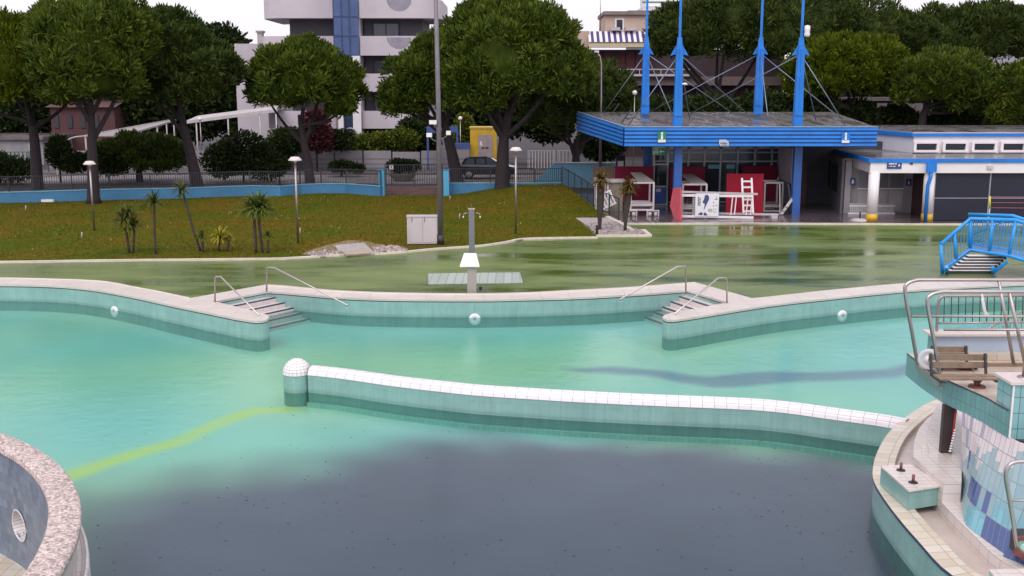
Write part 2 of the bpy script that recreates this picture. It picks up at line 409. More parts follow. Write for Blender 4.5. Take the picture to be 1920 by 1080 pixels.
b1 = N(nt, 'ShaderNodeBump', Strength=.16, Distance=.05); nt.links.new(n1.outputs['Fac'], b1.inputs['Height'])
b2 = N(nt, 'ShaderNodeBump', Strength=.5, Distance=.012); nt.links.new(mx.outputs[0], b2.inputs['Height']); nt.links.new(b1.outputs[0], b2.inputs['Normal'])
for n_ in (gl, fr): nt.links.new(b2.outputs[0], n_.inputs['Normal'])
nt.links.new(fr.outputs[0], ms.inputs[0]); nt.links.new(tr.outputs[0], ms.inputs[1]); nt.links.new(gl.outputs[0], ms.inputs[2]); nt.links.new(ms.outputs[0], out.inputs[0])
ZW = -.54
ow = [Vector((-26, 6, ZW)), Vector((29.9, 6, ZW)), Vector((29.9, 38.4, ZW)), Vector((-26, 38.4, ZW))]
hw = [Vector((bc.x+(bR-.05)*math.cos(2*PI*k/64), bc.y+(bR-.05)*math.sin(2*PI*k/64), ZW)) for k in range(64)][::-1]
TT = tessellate_polygon([ow, hw]); PP = ow+hw
mb = MB(); mb.add(PP, [(a, b_, c) if (PP[b_]-PP[a]).cross(PP[c]-PP[a]).z > 0 else (a, c, b_) for a, b_, c in TT])
tag(mb.build('pool_water', m), kind='structure')
# specks of dirt and leaves on the pool floor
mbl = MB(); rl_ = random.Random(12); cnt = 0; ZW = -.54
while cnt < 380:
    px_, py_ = rl_.uniform(150, 1650), rl_.uniform(800, 1090) if rl_.random() < .8 else rl_.uniform(620, 800)
    if mnoise.noise(Vector((px_*.006, py_*.012, 2))) < -.02 and rl_.random() < .75: continue
    p_ = G(px_, py_, ZW+.004); s_ = rl_.uniform(.008, .032); a_ = rl_.uniform(0, PI)
    d1 = Vector((math.cos(a_), math.sin(a_), 0))*s_; d2_ = Vector((-d1.y, d1.x, 0))*.55
    mbl.add([p_-d1, p_-d2_, p_+d1, p_+d2_], [(0, 1, 2, 3)]); cnt += 1
tag(mbl.build('fallen_leaves', pm('wet_leaf', (.012, .010, .012), rough=.8)), 'tiny dark leaves and dirt specks floating scattered on the pool water', 'leaves', kind='stuff')
# ---------------------------------------------------------------- steps into the pool
def steps(top_a, top_b, dirv, n, lim_a, name_, label):
    # treads descend from the line top_a-top_b along dirv, each .155 m lower
    t = thing(name_, label, 'pool steps', (top_a.x, top_a.y, -1.3))
    tw, nb = MB(), MB(); run = .31
    for k in range(n):
        z = .0-.15*(k+1)
        a0 = top_a+dirv*run*k; b0 = top_b+dirv*run*k; a1 = a0+dirv*run; b1 = b0+dirv*run
        ext = (a0-b0).normalized(); a0 = a0+ext*1.2; a1 = a1+ext*1.2; b0 = b0-ext*.25; b1 = b1-ext*.25
        P = [(a0.x, a0.y), (b0.x, b0.y), (b1.x, b1.y), (a1.x, a1.y)]
        tw.prism(P, -1.3, z, bottom=False)
        q0 = a1-dirv*.07; q1 = b1-dirv*.07
        nb.prism([(q0.x, q0.y), (q1.x, q1.y), ((b1+dirv*.003).x, (b1+dirv*.003).y), ((a1+dirv*.003).x, (a1+dirv*.003).y)], z-.03, z+.004)
    tw.build('step', M_whitefloor, t); nb.build('nosing_strip', M_navy, t); return t
M_navy = pm('navy_nosing', (.04, .045, .10), rough=.4)
d = (sR-cR).normalized(); dr = Vector((d.y, -d.x, 0)); dr = dr if dr.x < 0 else -dr
d2 = (G(1246, 593)-sR).normalized(); dr = ((G(1080, 559)-cR).normalized()+d2).normalized()
steps(cR, sR, dr, 7, None, 'pool_steps', 'white tiled pool steps with dark nosings beside the right rounded peninsula')
dl = ((G(700, 561)-cL).normalized()+(G(488, 588)-sL).normalized()).normalized()
steps(cL, sL, dl, 7, None, 'pool_steps', 'white tiled pool steps behind the left rounded peninsula')
def rail(top, bend, low, zlow, label):
    base = G(top[0], top[1+0]) if False else None
def handrail(base_px, top_py, bend_px, low_px, zl, label):
    b0 = G(*base_px, .035); tp = A(base_px[0], top_py, b0.y); h = tp.z
    dirv = None
    lo = G(*low_px, zl)
    be = A(bend_px[0], bend_px[1], b0.y+(lo.y-b0.y)*abs(bend_px[0]-base_px[0])/max(1, abs(low_px[0]-base_px[0])))
    t = thing('handrail', label, 'handrail', b0, group='steel handrails at the pool steps')
    MB().tube([b0, tp-Vector((0, 0, .05)), tp+(be-tp)*.15+Vector((0, 0, 0)), be, be+(lo-be)*.08, lo, lo+Vector((0, 0, -.06))], .027, 8).build('rail', M_steel, t)
    MB().lathe(b0, [(.0, .012), (.05, .012), (.055, 0)], 12).build('base_flange', M_steel, t)
    MB().lathe(lo+Vector((0, 0, -.07)), [(.0, .012), (.045, .012), (.05, 0)], 12).build('foot_flange', M_steel, t)
handrail((1286, 553), 499, (1270, 500), (1163, 561), .06, 'steel handrail slanting left along the middle coping by the right steps')
handrail((1363, 569), 521, (1347, 521), (1265, 588), .06, 'steel handrail ending on the tip of the right peninsula')
handrail((500, 548), 501, (515, 502), (651, 572), .0, 'longest steel handrail slanting right beside the left steps')
handrail((403, 567), 518, (414, 519), (486, 591), .06, 'steel handrail ending on the tip of the left peninsula')
# round wall inlets at the waterline
for (px, py, lb) in ((883, 593, 'white round pool inlet in the wall below the shower'), (223, 577, 'white round pool inlet in the wall at far left'), (1585, 587, 'white round pool inlet in the wall by the right peninsula')):
    p = G(px, py, -.50); t = thing('pool_inlet', lb, 'pool inlet', p, group='round pool inlets at the waterline')
    src = G(px, py-4, -.5)
    best = min(edge, key=lambda q: (q.x-p.x)**2+(q.y-p.y)**2); p = Vector((best.x, best.y, -.60))
    i_ = edge.index(best); tn = (edge[min(i_+1, len(edge)-1)]-edge[i_-1]).normalized(); nn = Vector((tn.y, -tn.x, 0))
    if nn.y > 0: nn = -nn
    t.location = p; WL[t.name] = p
    Mx = Matrix.Translation(p)@nn.to_track_quat('Z', 'Y').to_matrix().to_4x4()
    def orient(mb_):
        mb_.v = [Mx@v for v in mb_.v]; return mb_
    orient(MB().lathe((0, 0, 0), [(.19, -.02), (.19, .03), (.17, .05), (.05, .06), (.05, .02)], 24)).build('ring', M_white, t)
    orient(MB().lathe((0, 0, 0), [(.05, .03), (.0, .03)], 16)).build('nozzle', M_concrete, t)
# ---------------------------------------------------------------- dividing wall with dome
wl_px = [(578, 736), (640, 743), (738, 758), (835, 770), (900, 777), (1000, 784), (1093, 790), (1229, 797), (1390, 804), (1470, 811), (1552, 823), (1646, 837), (1690, 846)]
front = [Vector((p.x, p.y, 0)) for p in smooth_line(chain(wl_px, ZW), 5)]
TW = .40
def offs(line, dd):
    o_ = []
    for i, p in enumerate(line):
        tn = (line[min(i+1, len(line)-1)]-line[max(i-1, 0)]).normalized(); nn = Vector((-tn.y, tn.x, 0)); o_.append(p+nn*dd)
    return o_
back = offs(front, TW)
t = thing('dividing_wall', 'long curved low wall with white tiled rounded cap and dome end in the pool', 'pool wall', (front[0].x, front[0].y, ZF))
ring_ = front+back[::-1]
MB().ribbon(front, ZF, -.12).ribbon(back[::-1], ZF, -.12).build('wall', M_pooltile, t)
MB().ribbon(offs(front, -.09), ZF, ZF+.10).loft([[Vector((p.x, p.y, ZF+.10)) for p in offs(front, -.09)], [Vector((p.x, p.y, ZF+.10)) for p in front]]).build('footing', tile('pale_footing', (.32, .58, .5), (.2, .4, .36), .12, .245, rough=.5), t)
rows = []
mid = offs(front, TW/2); nseg = 7
for k in range(nseg+1):
    a = PI*k/nseg; rr = TW/2+.012
    rows.append([Vector((m_.x+(f_.x-m_.x)/(TW/2)*rr*math.cos(a), m_.y+(f_.y-m_.y)/(TW/2)*rr*math.cos(a), -.12+.19*math.sin(a))) for m_, f_ in zip(mid, front)])
MB().loft(rows, smooth=False).build('cap', M_whitetile, t)
dc = G(553, 738, ZW)+Vector((0, .33, 0)); dc.z = 0
MB().lathe(dc, [(.325, ZF), (.325, -.12)], 28).build('pillar', M_pooltile, t)
MB().lathe(dc, [(.34*math.cos(a), -.13+.36*math.sin(a)) for a in np.linspace(0, PI/2-.03, 9)]+[(0, .23)], 22, smooth=False).build('dome', M_dometile, t)
# ================================================================== lawn
lawn_front = [(-330, 494), (0, 493), (200, 490), (500, 487), (545, 485.5), (640, 480), (740, 475.5), (820, 468), (900, 462.5), (950, 455.5), (990, 449), (1120, 446.5)]
lf = chain(lawn_front)
wall_px = [(-200, 386), (18, 381.5), (65, 380), (207, 375.5), (359, 372.5), (470, 368), (526, 369), (565, 365.5), (603, 364), (648, 364), (713, 369)]
wallL = chain(wall_px)
gx_l, gx_r = G(720, 367.5), G(836, 366)
wr = [Vector((gx_r.x, gx_r.y, 0)), Vector((1.4, 66, 0)), Vector((3.1, 66.2, 0))]
terr_edge = [Vector((3.1, 66.2, 0)), Vector((3.9, 60.5, 0)), Vector((4.6, 56.2, 0)), Vector((5.3, 53.0, 0)), G(1122, 446)]
lawn_poly = lf[:-1]+[G(1120, 446.5), G(1085, 415), G(1078, 409), G(1136, 409)]+[terr_edge[3], terr_edge[2], terr_edge[1], terr_edge[0]]+[wr[1], wr[0], gx_l]+wallL[::-1]
def inpoly(x, y, P):
    c = False; n = len(P)
    for i in range(n):
        a, b_ = P[i], P[i-1]
        if (a[1] > y) != (b_[1] > y) and x < (b_[0]-a[0])*(y-a[1])/(b_[1]-a[1])+a[0]: c = not c
    return c
import bmesh
bm = bmesh.new()
P = [bm.verts.new((p.x, p.y, 0)) for p in lawn_poly]; fc = bm.faces.new(P)
for k in range(-60, 12, 1): 
    bmesh.ops.bisect_plane(bm, geom=bm.verts[:]+bm.edges[:]+bm.faces[:], plane_co=(k, 0, 0), plane_no=(1, 0, 0))
for k in range(39, 70, 1):
    bmesh.ops.bisect_plane(bm, geom=bm.verts[:]+bm.edges[:]+bm.faces[:], plane_co=(0, k, 0), plane_no=(0, 1, 0))
for v in bm.verts: v.co.z = lz(v.co.x, v.co.y)
bmesh.ops.recalc_face_normals(bm, faces=bm.faces[:])
me = bpy.data.meshes.new('lawn'); bm.to_mesh(me); bm.free(); me.polygons.foreach_set('use_smooth', [True]*len(me.polygons))
m, nt, b = _base('worn_lawn'); tc = N(nt, 'ShaderNodeTexCoord')
n1 = N(nt, 'ShaderNodeTexNoise', Scale=.22, Detail=7., Roughness=.68); nt.links.new(tc.outputs['Object'], n1.inputs['Vector'])
n2 = N(nt, 'ShaderNodeTexNoise', Scale=3.5, Detail=8., Roughness=.75); nt.links.new(tc.outputs['Object'], n2.inputs['Vector'])
c1 = mix(nt, ramp(nt, n1.outputs['Fac'], .38, .62), (.062, .084, .004), (.125, .080, .008))
c2 = mix(nt, ramp(nt, n2.outputs['Fac'], .3, .7), (.50, .55, .5), (1.35, 1.35, 1.3))
nt.links.new(mix(nt, 1., c1, c2, 'MULTIPLY'), b.inputs['Base Color']); b.inputs['Roughness'].default_value = .9; b.inputs['Specular IOR Level'].default_value = .06
bp = N(nt, 'ShaderNodeBump', Strength=.8, Distance=.06); nt.links.new(n2.outputs['Fac'], bp.inputs['Height']); nt.links.new(bp.outputs[0], b.inputs['Normal'])
me.materials.append(m); lo_ = bpy.data.objects.new('lawn', me); COL.objects.link(lo_); tag(lo_, kind='structure')
# grass blades and small white flowers
def blades(name, n, poly, zf, hgt, wid, mat, kind='stuff', label=None, cat=None, dens=None):
    xs_ = [p[0] for p in poly]; ys_ = [p[1] for p in poly]; V = []; Fc = []
    while len(Fc) < n:
        x = random.uniform(max(min(xs_), -32), max(xs_)); y = random.uniform(min(ys_), max(ys_))
        if not inpoly(x, y, poly): continue
        if dens and random.random() > dens(x, y): continue
        z = zf(x, y)-.01; a = random.uniform(0, PI); hh = hgt*random.uniform(.5, 1.3); ww = wid*random.uniform(.6, 1.3)
        dx, dy = math.cos(a)*ww, math.sin(a)*ww; lx, ly = random.gauss(0, hh*.4), random.gauss(0, hh*.4); o_ = len(V)
        V += [(x-dx, y-dy, z), (x+dx, y+dy, z), (x+lx, y+ly, z+hh)]; Fc.append((o_, o_+1, o_+2))
    me_ = bpy.data.meshes.new(name); me_.from_pydata(V, [], Fc); me_.materials.append(mat)
    o_ = bpy.data.objects.new(name, me_); COL.objects.link(o_)
    return tag(o_, label, cat, kind=kind)
M_grass = pm('grass_blade', (.062, .088, .004), rough=.8, col2=(.125, .100, .006), vs=.6, spec=.08)
blades('grass', 42000, lawn_poly, lz, .085, .02, M_grass, label='short worn grass of the lawn', cat='grass')
M_flow = pm('pale_flower', (.36, .34, .20), rough=.8)
blades('lawn_flowers', 420, lawn_poly, lz, .07, .03, M_flow, label='pale little flowers scattered over the lawn', cat='flowers',
       dens=lambda x, y: max(0, mnoise.noise(Vector((x*.3, y*.3, 7))))*1.6)
# lawn kerb
def kerb(pts, w_=.16, h=.07, z=0.):
    mb_ = MB(); a = offs(pts, -w_/2); c = offs(pts, w_/2)
    for i in range(len(pts)-1):
        mb_.prism([(a[i].x, a[i].y), (a[i+1].x, a[i+1].y), (c[i+1].x, c[i+1].y), (c[i].x, c[i].y)], z-.03, z+h, bottom=False)
    return mb_
tag(kerb(smooth_line(lf, 4)).build('kerb', M_kerb), kind='structure')
# planting bed with gravel by the two palms
bed = chain([(1096, 420), (1163, 416), (1182, 430), (1207, 433), (1212, 441), (1122, 443)])
mb = MB(); tri_poly(mb, bed, .02); tag(mb.build('planting_bed', pm('bed_soil', (.10, .08, .07), rough=.9)), kind='structure')
mb = MB(); tri_poly(mb, chain([(1078, 409), (1139, 408.5), (1163, 416.5), (1096, 421)]), .028); tag(mb.build('concrete_patch', M_concrete), kind='structure')
tag(kerb(chain([(1138, 408), (1165, 421), (1186, 434)]), .22, .09).build('kerb', M_kerb), kind='structure')
tag(kerb(chain([(1118, 444), (1218, 443.5)]), .16, .09).build('kerb', M_kerb), kind='structure')
tag(kerb(chain([(1206, 433), (1218, 443.5)]), .2, .088).build('kerb', M_kerb), kind='structure')
def pebbles(name, n, poly, z, s0, s1, mat, label):
    mb_ = MB(); xs_ = [p[0] for p in poly]; ys_ = [p[1] for p in poly]; c_ = 0
    while c_ < n:
        x = random.uniform(min(xs_), max(xs_)); y = random.uniform(min(ys_), max(ys_))
        if not inpoly(x, y, poly): continue
        s_ = random.uniform(s0, s1); a = random.uniform(0, PI)
        pts = [Vector((math.cos(a+q*PI/2.5)*s_*random.uniform(.7, 1.1), math.sin(a+q*PI/2.5)*s_*random.uniform(.7, 1.1), 0)) for q in range(5)]
        c0 = Vector((x, y, z)); vs_ = [c0+p for p in pts]+[c0+p*.6+Vector((0, 0, s_*random.uniform(.7, 1))) for p in pts]
        mb_.add(vs_, [(q, (q+1) % 5, 5+(q+1) % 5, 5+q) for q in range(5)]+[(5, 6, 7, 8, 9)]); c_ += 1
    return tag(mb_.build(name, mat), label, 'stones', kind='stuff')
M_peb = pm('pale_stone', (.34, .29, .28), rough=.7, var=.5, vs=5)
pebbles('gravel', 700, bed, .02, .04, .09, M_peb, 'pale gravel in the planting bed under the two palms')
pebbles('rocks', 90, chain([(698, 467), (745, 464), (762, 474), (705, 478)]), .03, .05, .12, M_peb, 'pale rocks between the lawn slab and the grey cabinet')
pebbles('rocks', 60, chain([(575, 476), (635, 471), (645, 480), (585, 484)]), .03, .05, .11, M_peb, 'pale rocks left of the concrete slab at the lawn edge')
mb = MB(); mb.prism([tuple(p[:2]) for p in chain([(625, 463), (682, 458), (703, 478), (648, 482)])], 0, .075, bottom=False); tag(mb.build('concrete_slab', M_concrete), kind='structure')
mb = MB(); mb.prism([tuple(p[:2]) for p in chain([(640, 471), (690, 466), (696, 474), (650, 478)], .1)], .06, .11, bottom=False); tag(mb.build('concrete_cover', pm('tan_concrete', (.36, .29, .23), rough=.8)), kind='structure')
# street pavement strips
mb = MB(); mb.add([(-60, 70.2, .345), (60, 70.2, .345), (60, 77.5, .345), (-60, 77.5, .345)], [(0, 1, 2, 3)])
tag(mb.build('road', pm('pale_road', (.20, .18, .18), rough=.7, var=.6, vs=.3, spec=.3)), kind='structure')
mb = MB(); mb.box(-60, 77.6, .3, 60, 80.5, .45); tag(mb.build('pavement', pm('pavement_grey', (.12, .105, .11), rough=.85, spec=.2, var=.2)), kind='structure')
# ================================================================== paved terrace in front of the buildings
tp = [G(1176, 421), Vector((5.35, 53.0, 0)), Vector((4.6, 56.2, 0)), Vector((3.9, 60.5, 0)), Vector((3.15, 66.2, 0)), Vector((12, 70, 0)), Vector((50, 70, 0)), Vector((50, 51.6, 0)), G(1760, 421.5)]
mb = MB(); tri_poly(mb, tp, .05); tag(mb.build('terrace', M_terrace), kind='structure')
k0 = [G(1176, 421), G(1400, 420.5), G(1760, 422), Vector((50, 51.6, 0))]
tag(kerb(k0, .18, .075).build('kerb', M_kerb), kind='structure')

wp = chain([(566, 478), (590, 468), (622, 460), (650, 453), (690, 455), (716, 462), (752, 465), (764, 470), (700, 475), (640, 478), (580, 481)])
wp = [Vector((p.x+.12*mnoise.noise(p*1.7), p.y+.35*mnoise.noise(p*2.3), 0)) for p in smooth_line(wp+[wp[0]], 5)[:-1]]
mb = MB(); tri_poly(mb, wp, .052); tag(mb.build('bare_soil', pm('sandy_soil', (.17, .125, .065), rough=.9, var=.3, vs=2.5, bump=.5, bs=12, spec=.1, col2=(.27, .21, .13))), kind='structure')
# ================================================================== near right: round island, starting block, tiled tower, platform
rim_o = [G(a, b, .03) for a, b in [(1762, 748), (1720, 768), (1690, 790), (1665, 815), (1648, 845), (1640, 870), (1639, 897), (1653, 925), (1681, 964), (1723, 1013), (1790, 1080)]]
rim_o = [Vector((13.5, 23.6, 0)), Vector((11, 23.0, 0))]+rim_o+[Vector((6.5, 12.3, 0)), Vector((7.2, 10.8, 0)), Vector((8.6, 9.4, 0)), Vector((10.5, 8.6, 0)), Vector((13.5, 8.3, 0))]
rim = [Vector((p.x, p.y, 0)) for p in smooth_line(rim_o, 4)]
def inset(line, dd): return offs(line, dd)
# make sure positive offset goes inwards (to +x)
sgn = 1 if offs(rim, .3)[len(rim)//2].x > rim[len(rim)//2].x else -1
r1 = offs(rim, sgn*.33); r2 = offs(rim, sgn*.74)
def close_right(l): return [(p.x, p.y) for p in l]
isl = thing('round_island', 'round tiled island with yellowish rim and pink gutter carrying the viewing platform', 'pool island', (8, 15, ZF))
MB().ribbon(rim, ZF, .0, flip=sgn > 0).build('side_wall', M_pooltile, isl)
MB().ribbon(rim, -.0, .03, flip=False).ribbon(offs(rim, -.02*sgn), -.02, .03).build('rim_edge', M_navy, isl)
def band(mb_, la, lb, za, zb):
    return mb_.loft([[Vector((p.x, p.y, za)) for p in la], [Vector((p.x, p.y, zb)) for p in lb]], smooth=False)
MB_ = MB(); band(MB_, offs(rim, -.02*sgn), r1, .03, .05); 
MB_.ribbon(r1, -.1, .05).build('rim', M_beige, isl)
mb = MB(); band(mb, r1, r2, -.07, -.07); mb.build('gutter', M_pink, isl)
inner = [p for p in r2]
mb = MB(); mb.ribbon(inner, -.1, .16).build('inner_riser', M_whitefloor, isl)
mb = MB(); tri_poly(mb, [(p.x, p.y) for p in inner], .16); mb.build('inner_floor', M_whitefloor, isl)
# curved white steps left of the platform support
stp = [(1712, 858), (1714, 828), (1722, 805), (1738, 785), (1752, 775), (1790, 775), (1800, 860)]
mb = MB(); mb.prism([tuple(G(a, b, .28)[:2]) for a, b in stp], .16, .28, bottom=False)
stp2 = [(1728, 856), (1729, 830), (1737, 806), (1752, 786), (1790, 786), (1800, 858)]
mb.prism([tuple(G(a, b, .40)[:2]) for a, b in stp2], .28, .40, bottom=False); mb.build('curved_steps', M_whitefloor, isl)
mb = MB(); mb.prism([tuple(G(a, b, .5)[:2]) for a, b in [(1712, 855), (1744, 851), (1738, 822), (1740, 800), (1752, 768), (1768, 746), (1792, 760), (1803, 800), (1803, 903), (1769, 903)]], .16, .5, bottom=False)
mb.build('upper_floor', M_whitefloor, isl)
# starting block
t = thing('starting_block', 'white tiled starting block with two short red pegs overhanging the island rim', 'starting block', (6.4, 16.3, 0))
c4s = [(1652, 875), (1709, 871.5), (1767, 911), (1704, 921)]
P4 = [G(a, b, .36) for a, b in c4s]
MB().prism([p[:2] for p in P4], .05, .36).build('block', M_pooltile, t)
P5 = [G(a, b, .38) for a, b in c4s]; MB().prism([p[:2] for p in P5], .362, .39).build('top_slab', M_whitefloor, t)
for (px, py) in ((1689, 882), (1712, 905)):
    p = G(px, py, .39); pg = MB().tube([p, p+Vector((0, 0, .13))], .025, 8).build('peg', M_rust, t)
    MB().lathe(p, [(0, .012), (.07, .012), (.075, 0)], 12).build('peg_base', M_dark, pg)
b0 = G(1857, 1068, .30)
t = thing('small_plinth', 'small white tiled plinth at the foot of the mosaic wall at the bottom right corner', 'plinth', (b0.x+.4, b0.y-.3, .15))
q4 = [G(a, b, .32) for a, b in ((1855, 1068), (1960, 1066), (1990, 1110), (1892, 1118))]
MB().prism([p[:2] for p in q4], .1, .30).build('block', M_pooltile, t); MB().prism([p[:2] for p in q4], .30, .325, bottom=False).build('top_slab', M_whitefloor, t)
# mosaic tower wall (battered, curved)
m, nt, b = _base('mosaic_tile'); tc = N(nt, 'ShaderNodeTexCoord'); sx = N(nt, 'ShaderNodeSeparateXYZ'); nt.links.new(tc.outputs['UV'], sx.inputs[0])
TWd, THt = .135, .27
def flo(src, s_, o=0.):
    a = N(nt, 'ShaderNodeMath', operation='DIVIDE'); a.inputs[1].default_value = s_; nt.links.new(src, a.inputs[0])
    f = N(nt, 'ShaderNodeMath', operation='FLOOR'); nt.links.new(a.outputs[0], f.inputs[0]); return f.outputs[0]
fx = flo(sx.outputs[0], TWd); fy = flo(sx.outputs[1], THt)
cx = N(nt, 'ShaderNodeCombineXYZ'); nt.links.new(fx, cx.inputs[0]); nt.links.new(fy, cx.inputs[1])
wn = N(nt, 'ShaderNodeTexNoise', Scale=.42, Detail=0.); nt.links.new(cx.outputs[0], wn.inputs['Vector'])
wr_ = N(nt, 'ShaderNodeTexWhiteNoise'); nt.links.new(cx.outputs[0], wr_.inputs['Vector'])
# height drives white -> pale teal -> blue, jittered tile by tile
hv = N(nt, 'ShaderNodeMath', operation='MULTIPLY_ADD'); hv.inputs[1].default_value = .9; nt.links.new(wn.outputs['Fac'], hv.inputs[0]); nt.links.new(sx.outputs[1], hv.inputs[2])
xs2 = N(nt, 'ShaderNodeMath', operation='MULTIPLY_ADD'); xs2.inputs[1].default_value = -.20; nt.links.new(sx.outputs[0], xs2.inputs[0]); nt.links.new(hv.outputs[0], xs2.inputs[2])
cr = nt.nodes.new('ShaderNodeValToRGB'); cr.color_ramp.interpolation = 'CONSTANT'
E = cr.color_ramp.elements; E[0].position = 0; E[0].color = (.17, .42, .48, 1); E[1].position = .20; E[1].color = (.17, .36, .42, 1)
for p_, c_ in ((.30, (.24, .36, .40, 1)), (.45, (.27, .37, .40, 1)), (.58, (.56, .49, .50, 1)), (.85, (.62, .55, .56, 1))):
    e = E.new(p_); e.color = c_
mr = N(nt, 'ShaderNodeMapRange'); mr.inputs[1].default_value = -.1; mr.inputs[2].default_value = 1.9; nt.links.new(xs2.outputs[0], mr.inputs[0]); nt.links.new(mr.outputs[0], cr.inputs[0])
br = nt.nodes.new('ShaderNodeTexBrick'); br.offset = 0; br.squash = 1
for a_, v_ in (('Scale', 1), ('Brick Width', TWd), ('Row Height', THt), ('Mortar Size', .005)): br.inputs[a_].default_value = v_
nt.links.new(tc.outputs['UV'], br.inputs['Vector'])
jit = mix(nt, .16, (1, 1, 1), (0, 0, 0)); jm = N(nt, 'ShaderNodeMapRange'); jm.inputs[3].default_value = .88; jm.inputs[4].default_value = 1.08; nt.links.new(wr_.outputs['Value'], jm.inputs[0])
def mth(op, a, b_=None, c=None):
    n = N(nt, 'ShaderNodeMath', operation=op)
    for i, v in enumerate((a, b_, c)):
        if v is None: continue
        if isinstance(v, (int, float)): n.inputs[i].default_value = v
        else: nt.links.new(v, n.inputs[i])
    return n.outputs[0]
tu = mth('MULTIPLY', fx, TWd); tv = mth('MULTIPLY', fy, THt)
dist = mth('ABSOLUTE', mth('SUBTRACT', mth('ADD', tv, mth('MULTIPLY', tu, .30)), .62))
wid_ = mth('ADD', mth('MULTIPLY', wr_.outputs['Value'], .16), mth('MULTIPLY', tu, .035))
dk1 = mth('MULTIPLY', mth('LESS_THAN', dist, wid_), mth('MULTIPLY', mth('GREATER_THAN', tu, .42), mth('LESS_THAN', tv, .75)))
dk2 = mth('MULTIPLY', mth('GREATER_THAN', wr_.outputs['Value'], .93), mth('GREATER_THAN', tv, .5))
cj0 = mix(nt, mth('MAXIMUM', dk1, mth('MULTIPLY', dk2, .55)), cr.outputs[0], (.065, .10, .25))
cj = mix(nt, 1., cj0, jm.outputs[0], 'MULTIPLY')
nt.links.new(mix(nt, br.outputs['Fac'], cj, (.17, .2, .24)), b.inputs['Base Color']); b.inputs['Roughness'].default_value = .15
bp = N(nt, 'ShaderNodeBump', Strength=.3, Distance=.004); bp.invert = True; nt.links.new(br.outputs['Fac'], bp.inputs['Height']); nt.links.new(bp.outputs[0], b.inputs['Normal'])
M_mos = m
tl_ = G(1804, 772, 1.34); bl_ = G(1802, 925, .16)
top_pts = [(12.5, tl_.y+.05), (9.4, tl_.y+.05), (tl_.x+.02, tl_.y+.02), (tl_.x, tl_.y), (7.47, 16.0), (7.5, 15.4), (7.62, 15.0), (8.2, 14.5), (9.4, 14.2), (12.5, 13.9)]
bq_ = [G(a, c, .16) for a, c in ((1808, 978), (1842, 1009), (1883, 1039), (1903, 1053))]
bot_pts = [(12.5, bl_.y+.05), (9.4, bl_.y+.05), (bl_.x+.02, bl_.y+.02), (bl_.x, bl_.y)]+[(q.x, q.y) for q in bq_]+[(8.0, 12.2), (12.5, 11.8)]
def part_smooth(P_, z): return [Vector((a, b_, z)) for a, b_ in P_[:3]]+smooth_line([Vector((a, b_, z)) for a, b_ in P_[3:]], 6)
tpl = part_smooth(top_pts, 1.34); bpl = part_smooth(bot_pts, .16)
rows = [[b_.lerp(a, k/8) for a, b_ in zip(tpl, bpl)] for k in range(9)]
mbw = MB(); mbw.loft(rows, smooth=False); L0 = 0
mbw.uv = [[(q[0]-(12.5-bl_.x), q[1]) for q in u] for u in mbw.uv]
tw = thing('mosaic_tower', 'curved wall of pink white and blue mosaic tiles under the viewing platform', 'tower', (8.5, 15, .16))
mbw.build('mosaic_wall', M_mos, tw)
# platform
PZ0, PZ1 = 1.33, 1.73
pt = thing('viewing_platform', 'raised teal tiled lifeguard platform with pale floor on the island', 'platform', (9, 17, 1.33))
f1_, f2_, f3_ = G(1768, 743, 1.33), G(1846, 793, 1.33), G(1887, 819, 1.33); print('FASCIA', f1_, f2_, f3_)
ppoly = [(7.22, 18.95), (7.18, 18.1), (7.2, 17.2), (f2_.x, f2_.y), (f3_.x, f3_.y), (13, f3_.y), (13, 18.95)]
YP = f3_.y-.05; XP = f3_.x+.02
M_fascia = tile('fascia_tile', (.16, .33, .33), (.09, .19, .20), .125, .25, rough=.18, var=.05, ms=.005, stain=.12)
MB().prism(ppoly, PZ0, PZ1, top=False).build('fascia', M_fascia, pt)
mb = MB(); tri_poly(mb, ppoly, PZ1+.002); mb.build('floor', tile('platform_floor', (.56, .45, .36), (.38, .30, .25), .45, .3, rough=.22, var=.05, ms=.006), pt)
mb = MB(); mb.ribbon([Vector((a, b_, 0)) for a, b_ in ppoly[:5]], PZ1-.015, PZ1+.02); mb.build('floor_edge', M_navy, pt)
# far parapet: pale blue wall with cap
M_paleblue = pm('pale_blue_tile', (.42, .50, .62), rough=.3, var=.07, vs=.8)
fp = thing('far_parapet', 'pale blue low parapet wall with white cap at the far side of the platform', 'parapet', (9, 18.8, 1.73))
MB().box(7.62, 18.72, 1.735, 13, 19.0, 2.13).build('wall', M_paleblue, fp)
MB().box(7.50, 18.62, 2.132, 13, 19.04, 2.17).build('cap', M_coping, fp)
MB().box(7.9, 18.45, 1.735, 13, 18.715, 1.84).build('base_ledge', M_beige, fp)
MB().box(7.60, 18.73, 1.2, 7.618, 18.99, 2.128).build('end_tiles', M_fascia, fp)
npz = thing('near_parapet', 'teal tiled parapet box with pinkish white top at the right edge of the photo', 'parapet', (9, 15.4, 1.33))
MB().box(XP, YP, 1.31, 13, YP+.52, 2.16).build('wall', tile('parapet_tile', (.21, .41, .42), (.06, .16, .18), .245, .245, rough=.15, var=.04, ms=.007), npz)
MB().box(XP-.06, YP-.04, 2.162, 13, YP+.56, 2.20).build('cap', pm('pinkish_cap', (.62, .52, .50), rough=.3, var=.06), npz)
MB().box(XP-.008, YP-.008, 1.33, XP+.014, YP+.014, 2.16).build('corner_trim', M_white, npz)
mb = MB(); p = Vector((XP+.26, YP+.25, 2.2)); mb.tube([p, p+Vector((0, 0, .75))], .03, 10).lathe(p, [(0, .02), (.09, .02), (.1, 0)], 14)
tag(mb.build('steel_post', M_steelp), 'round steel post standing on the teal tiled parapet box', 'post')
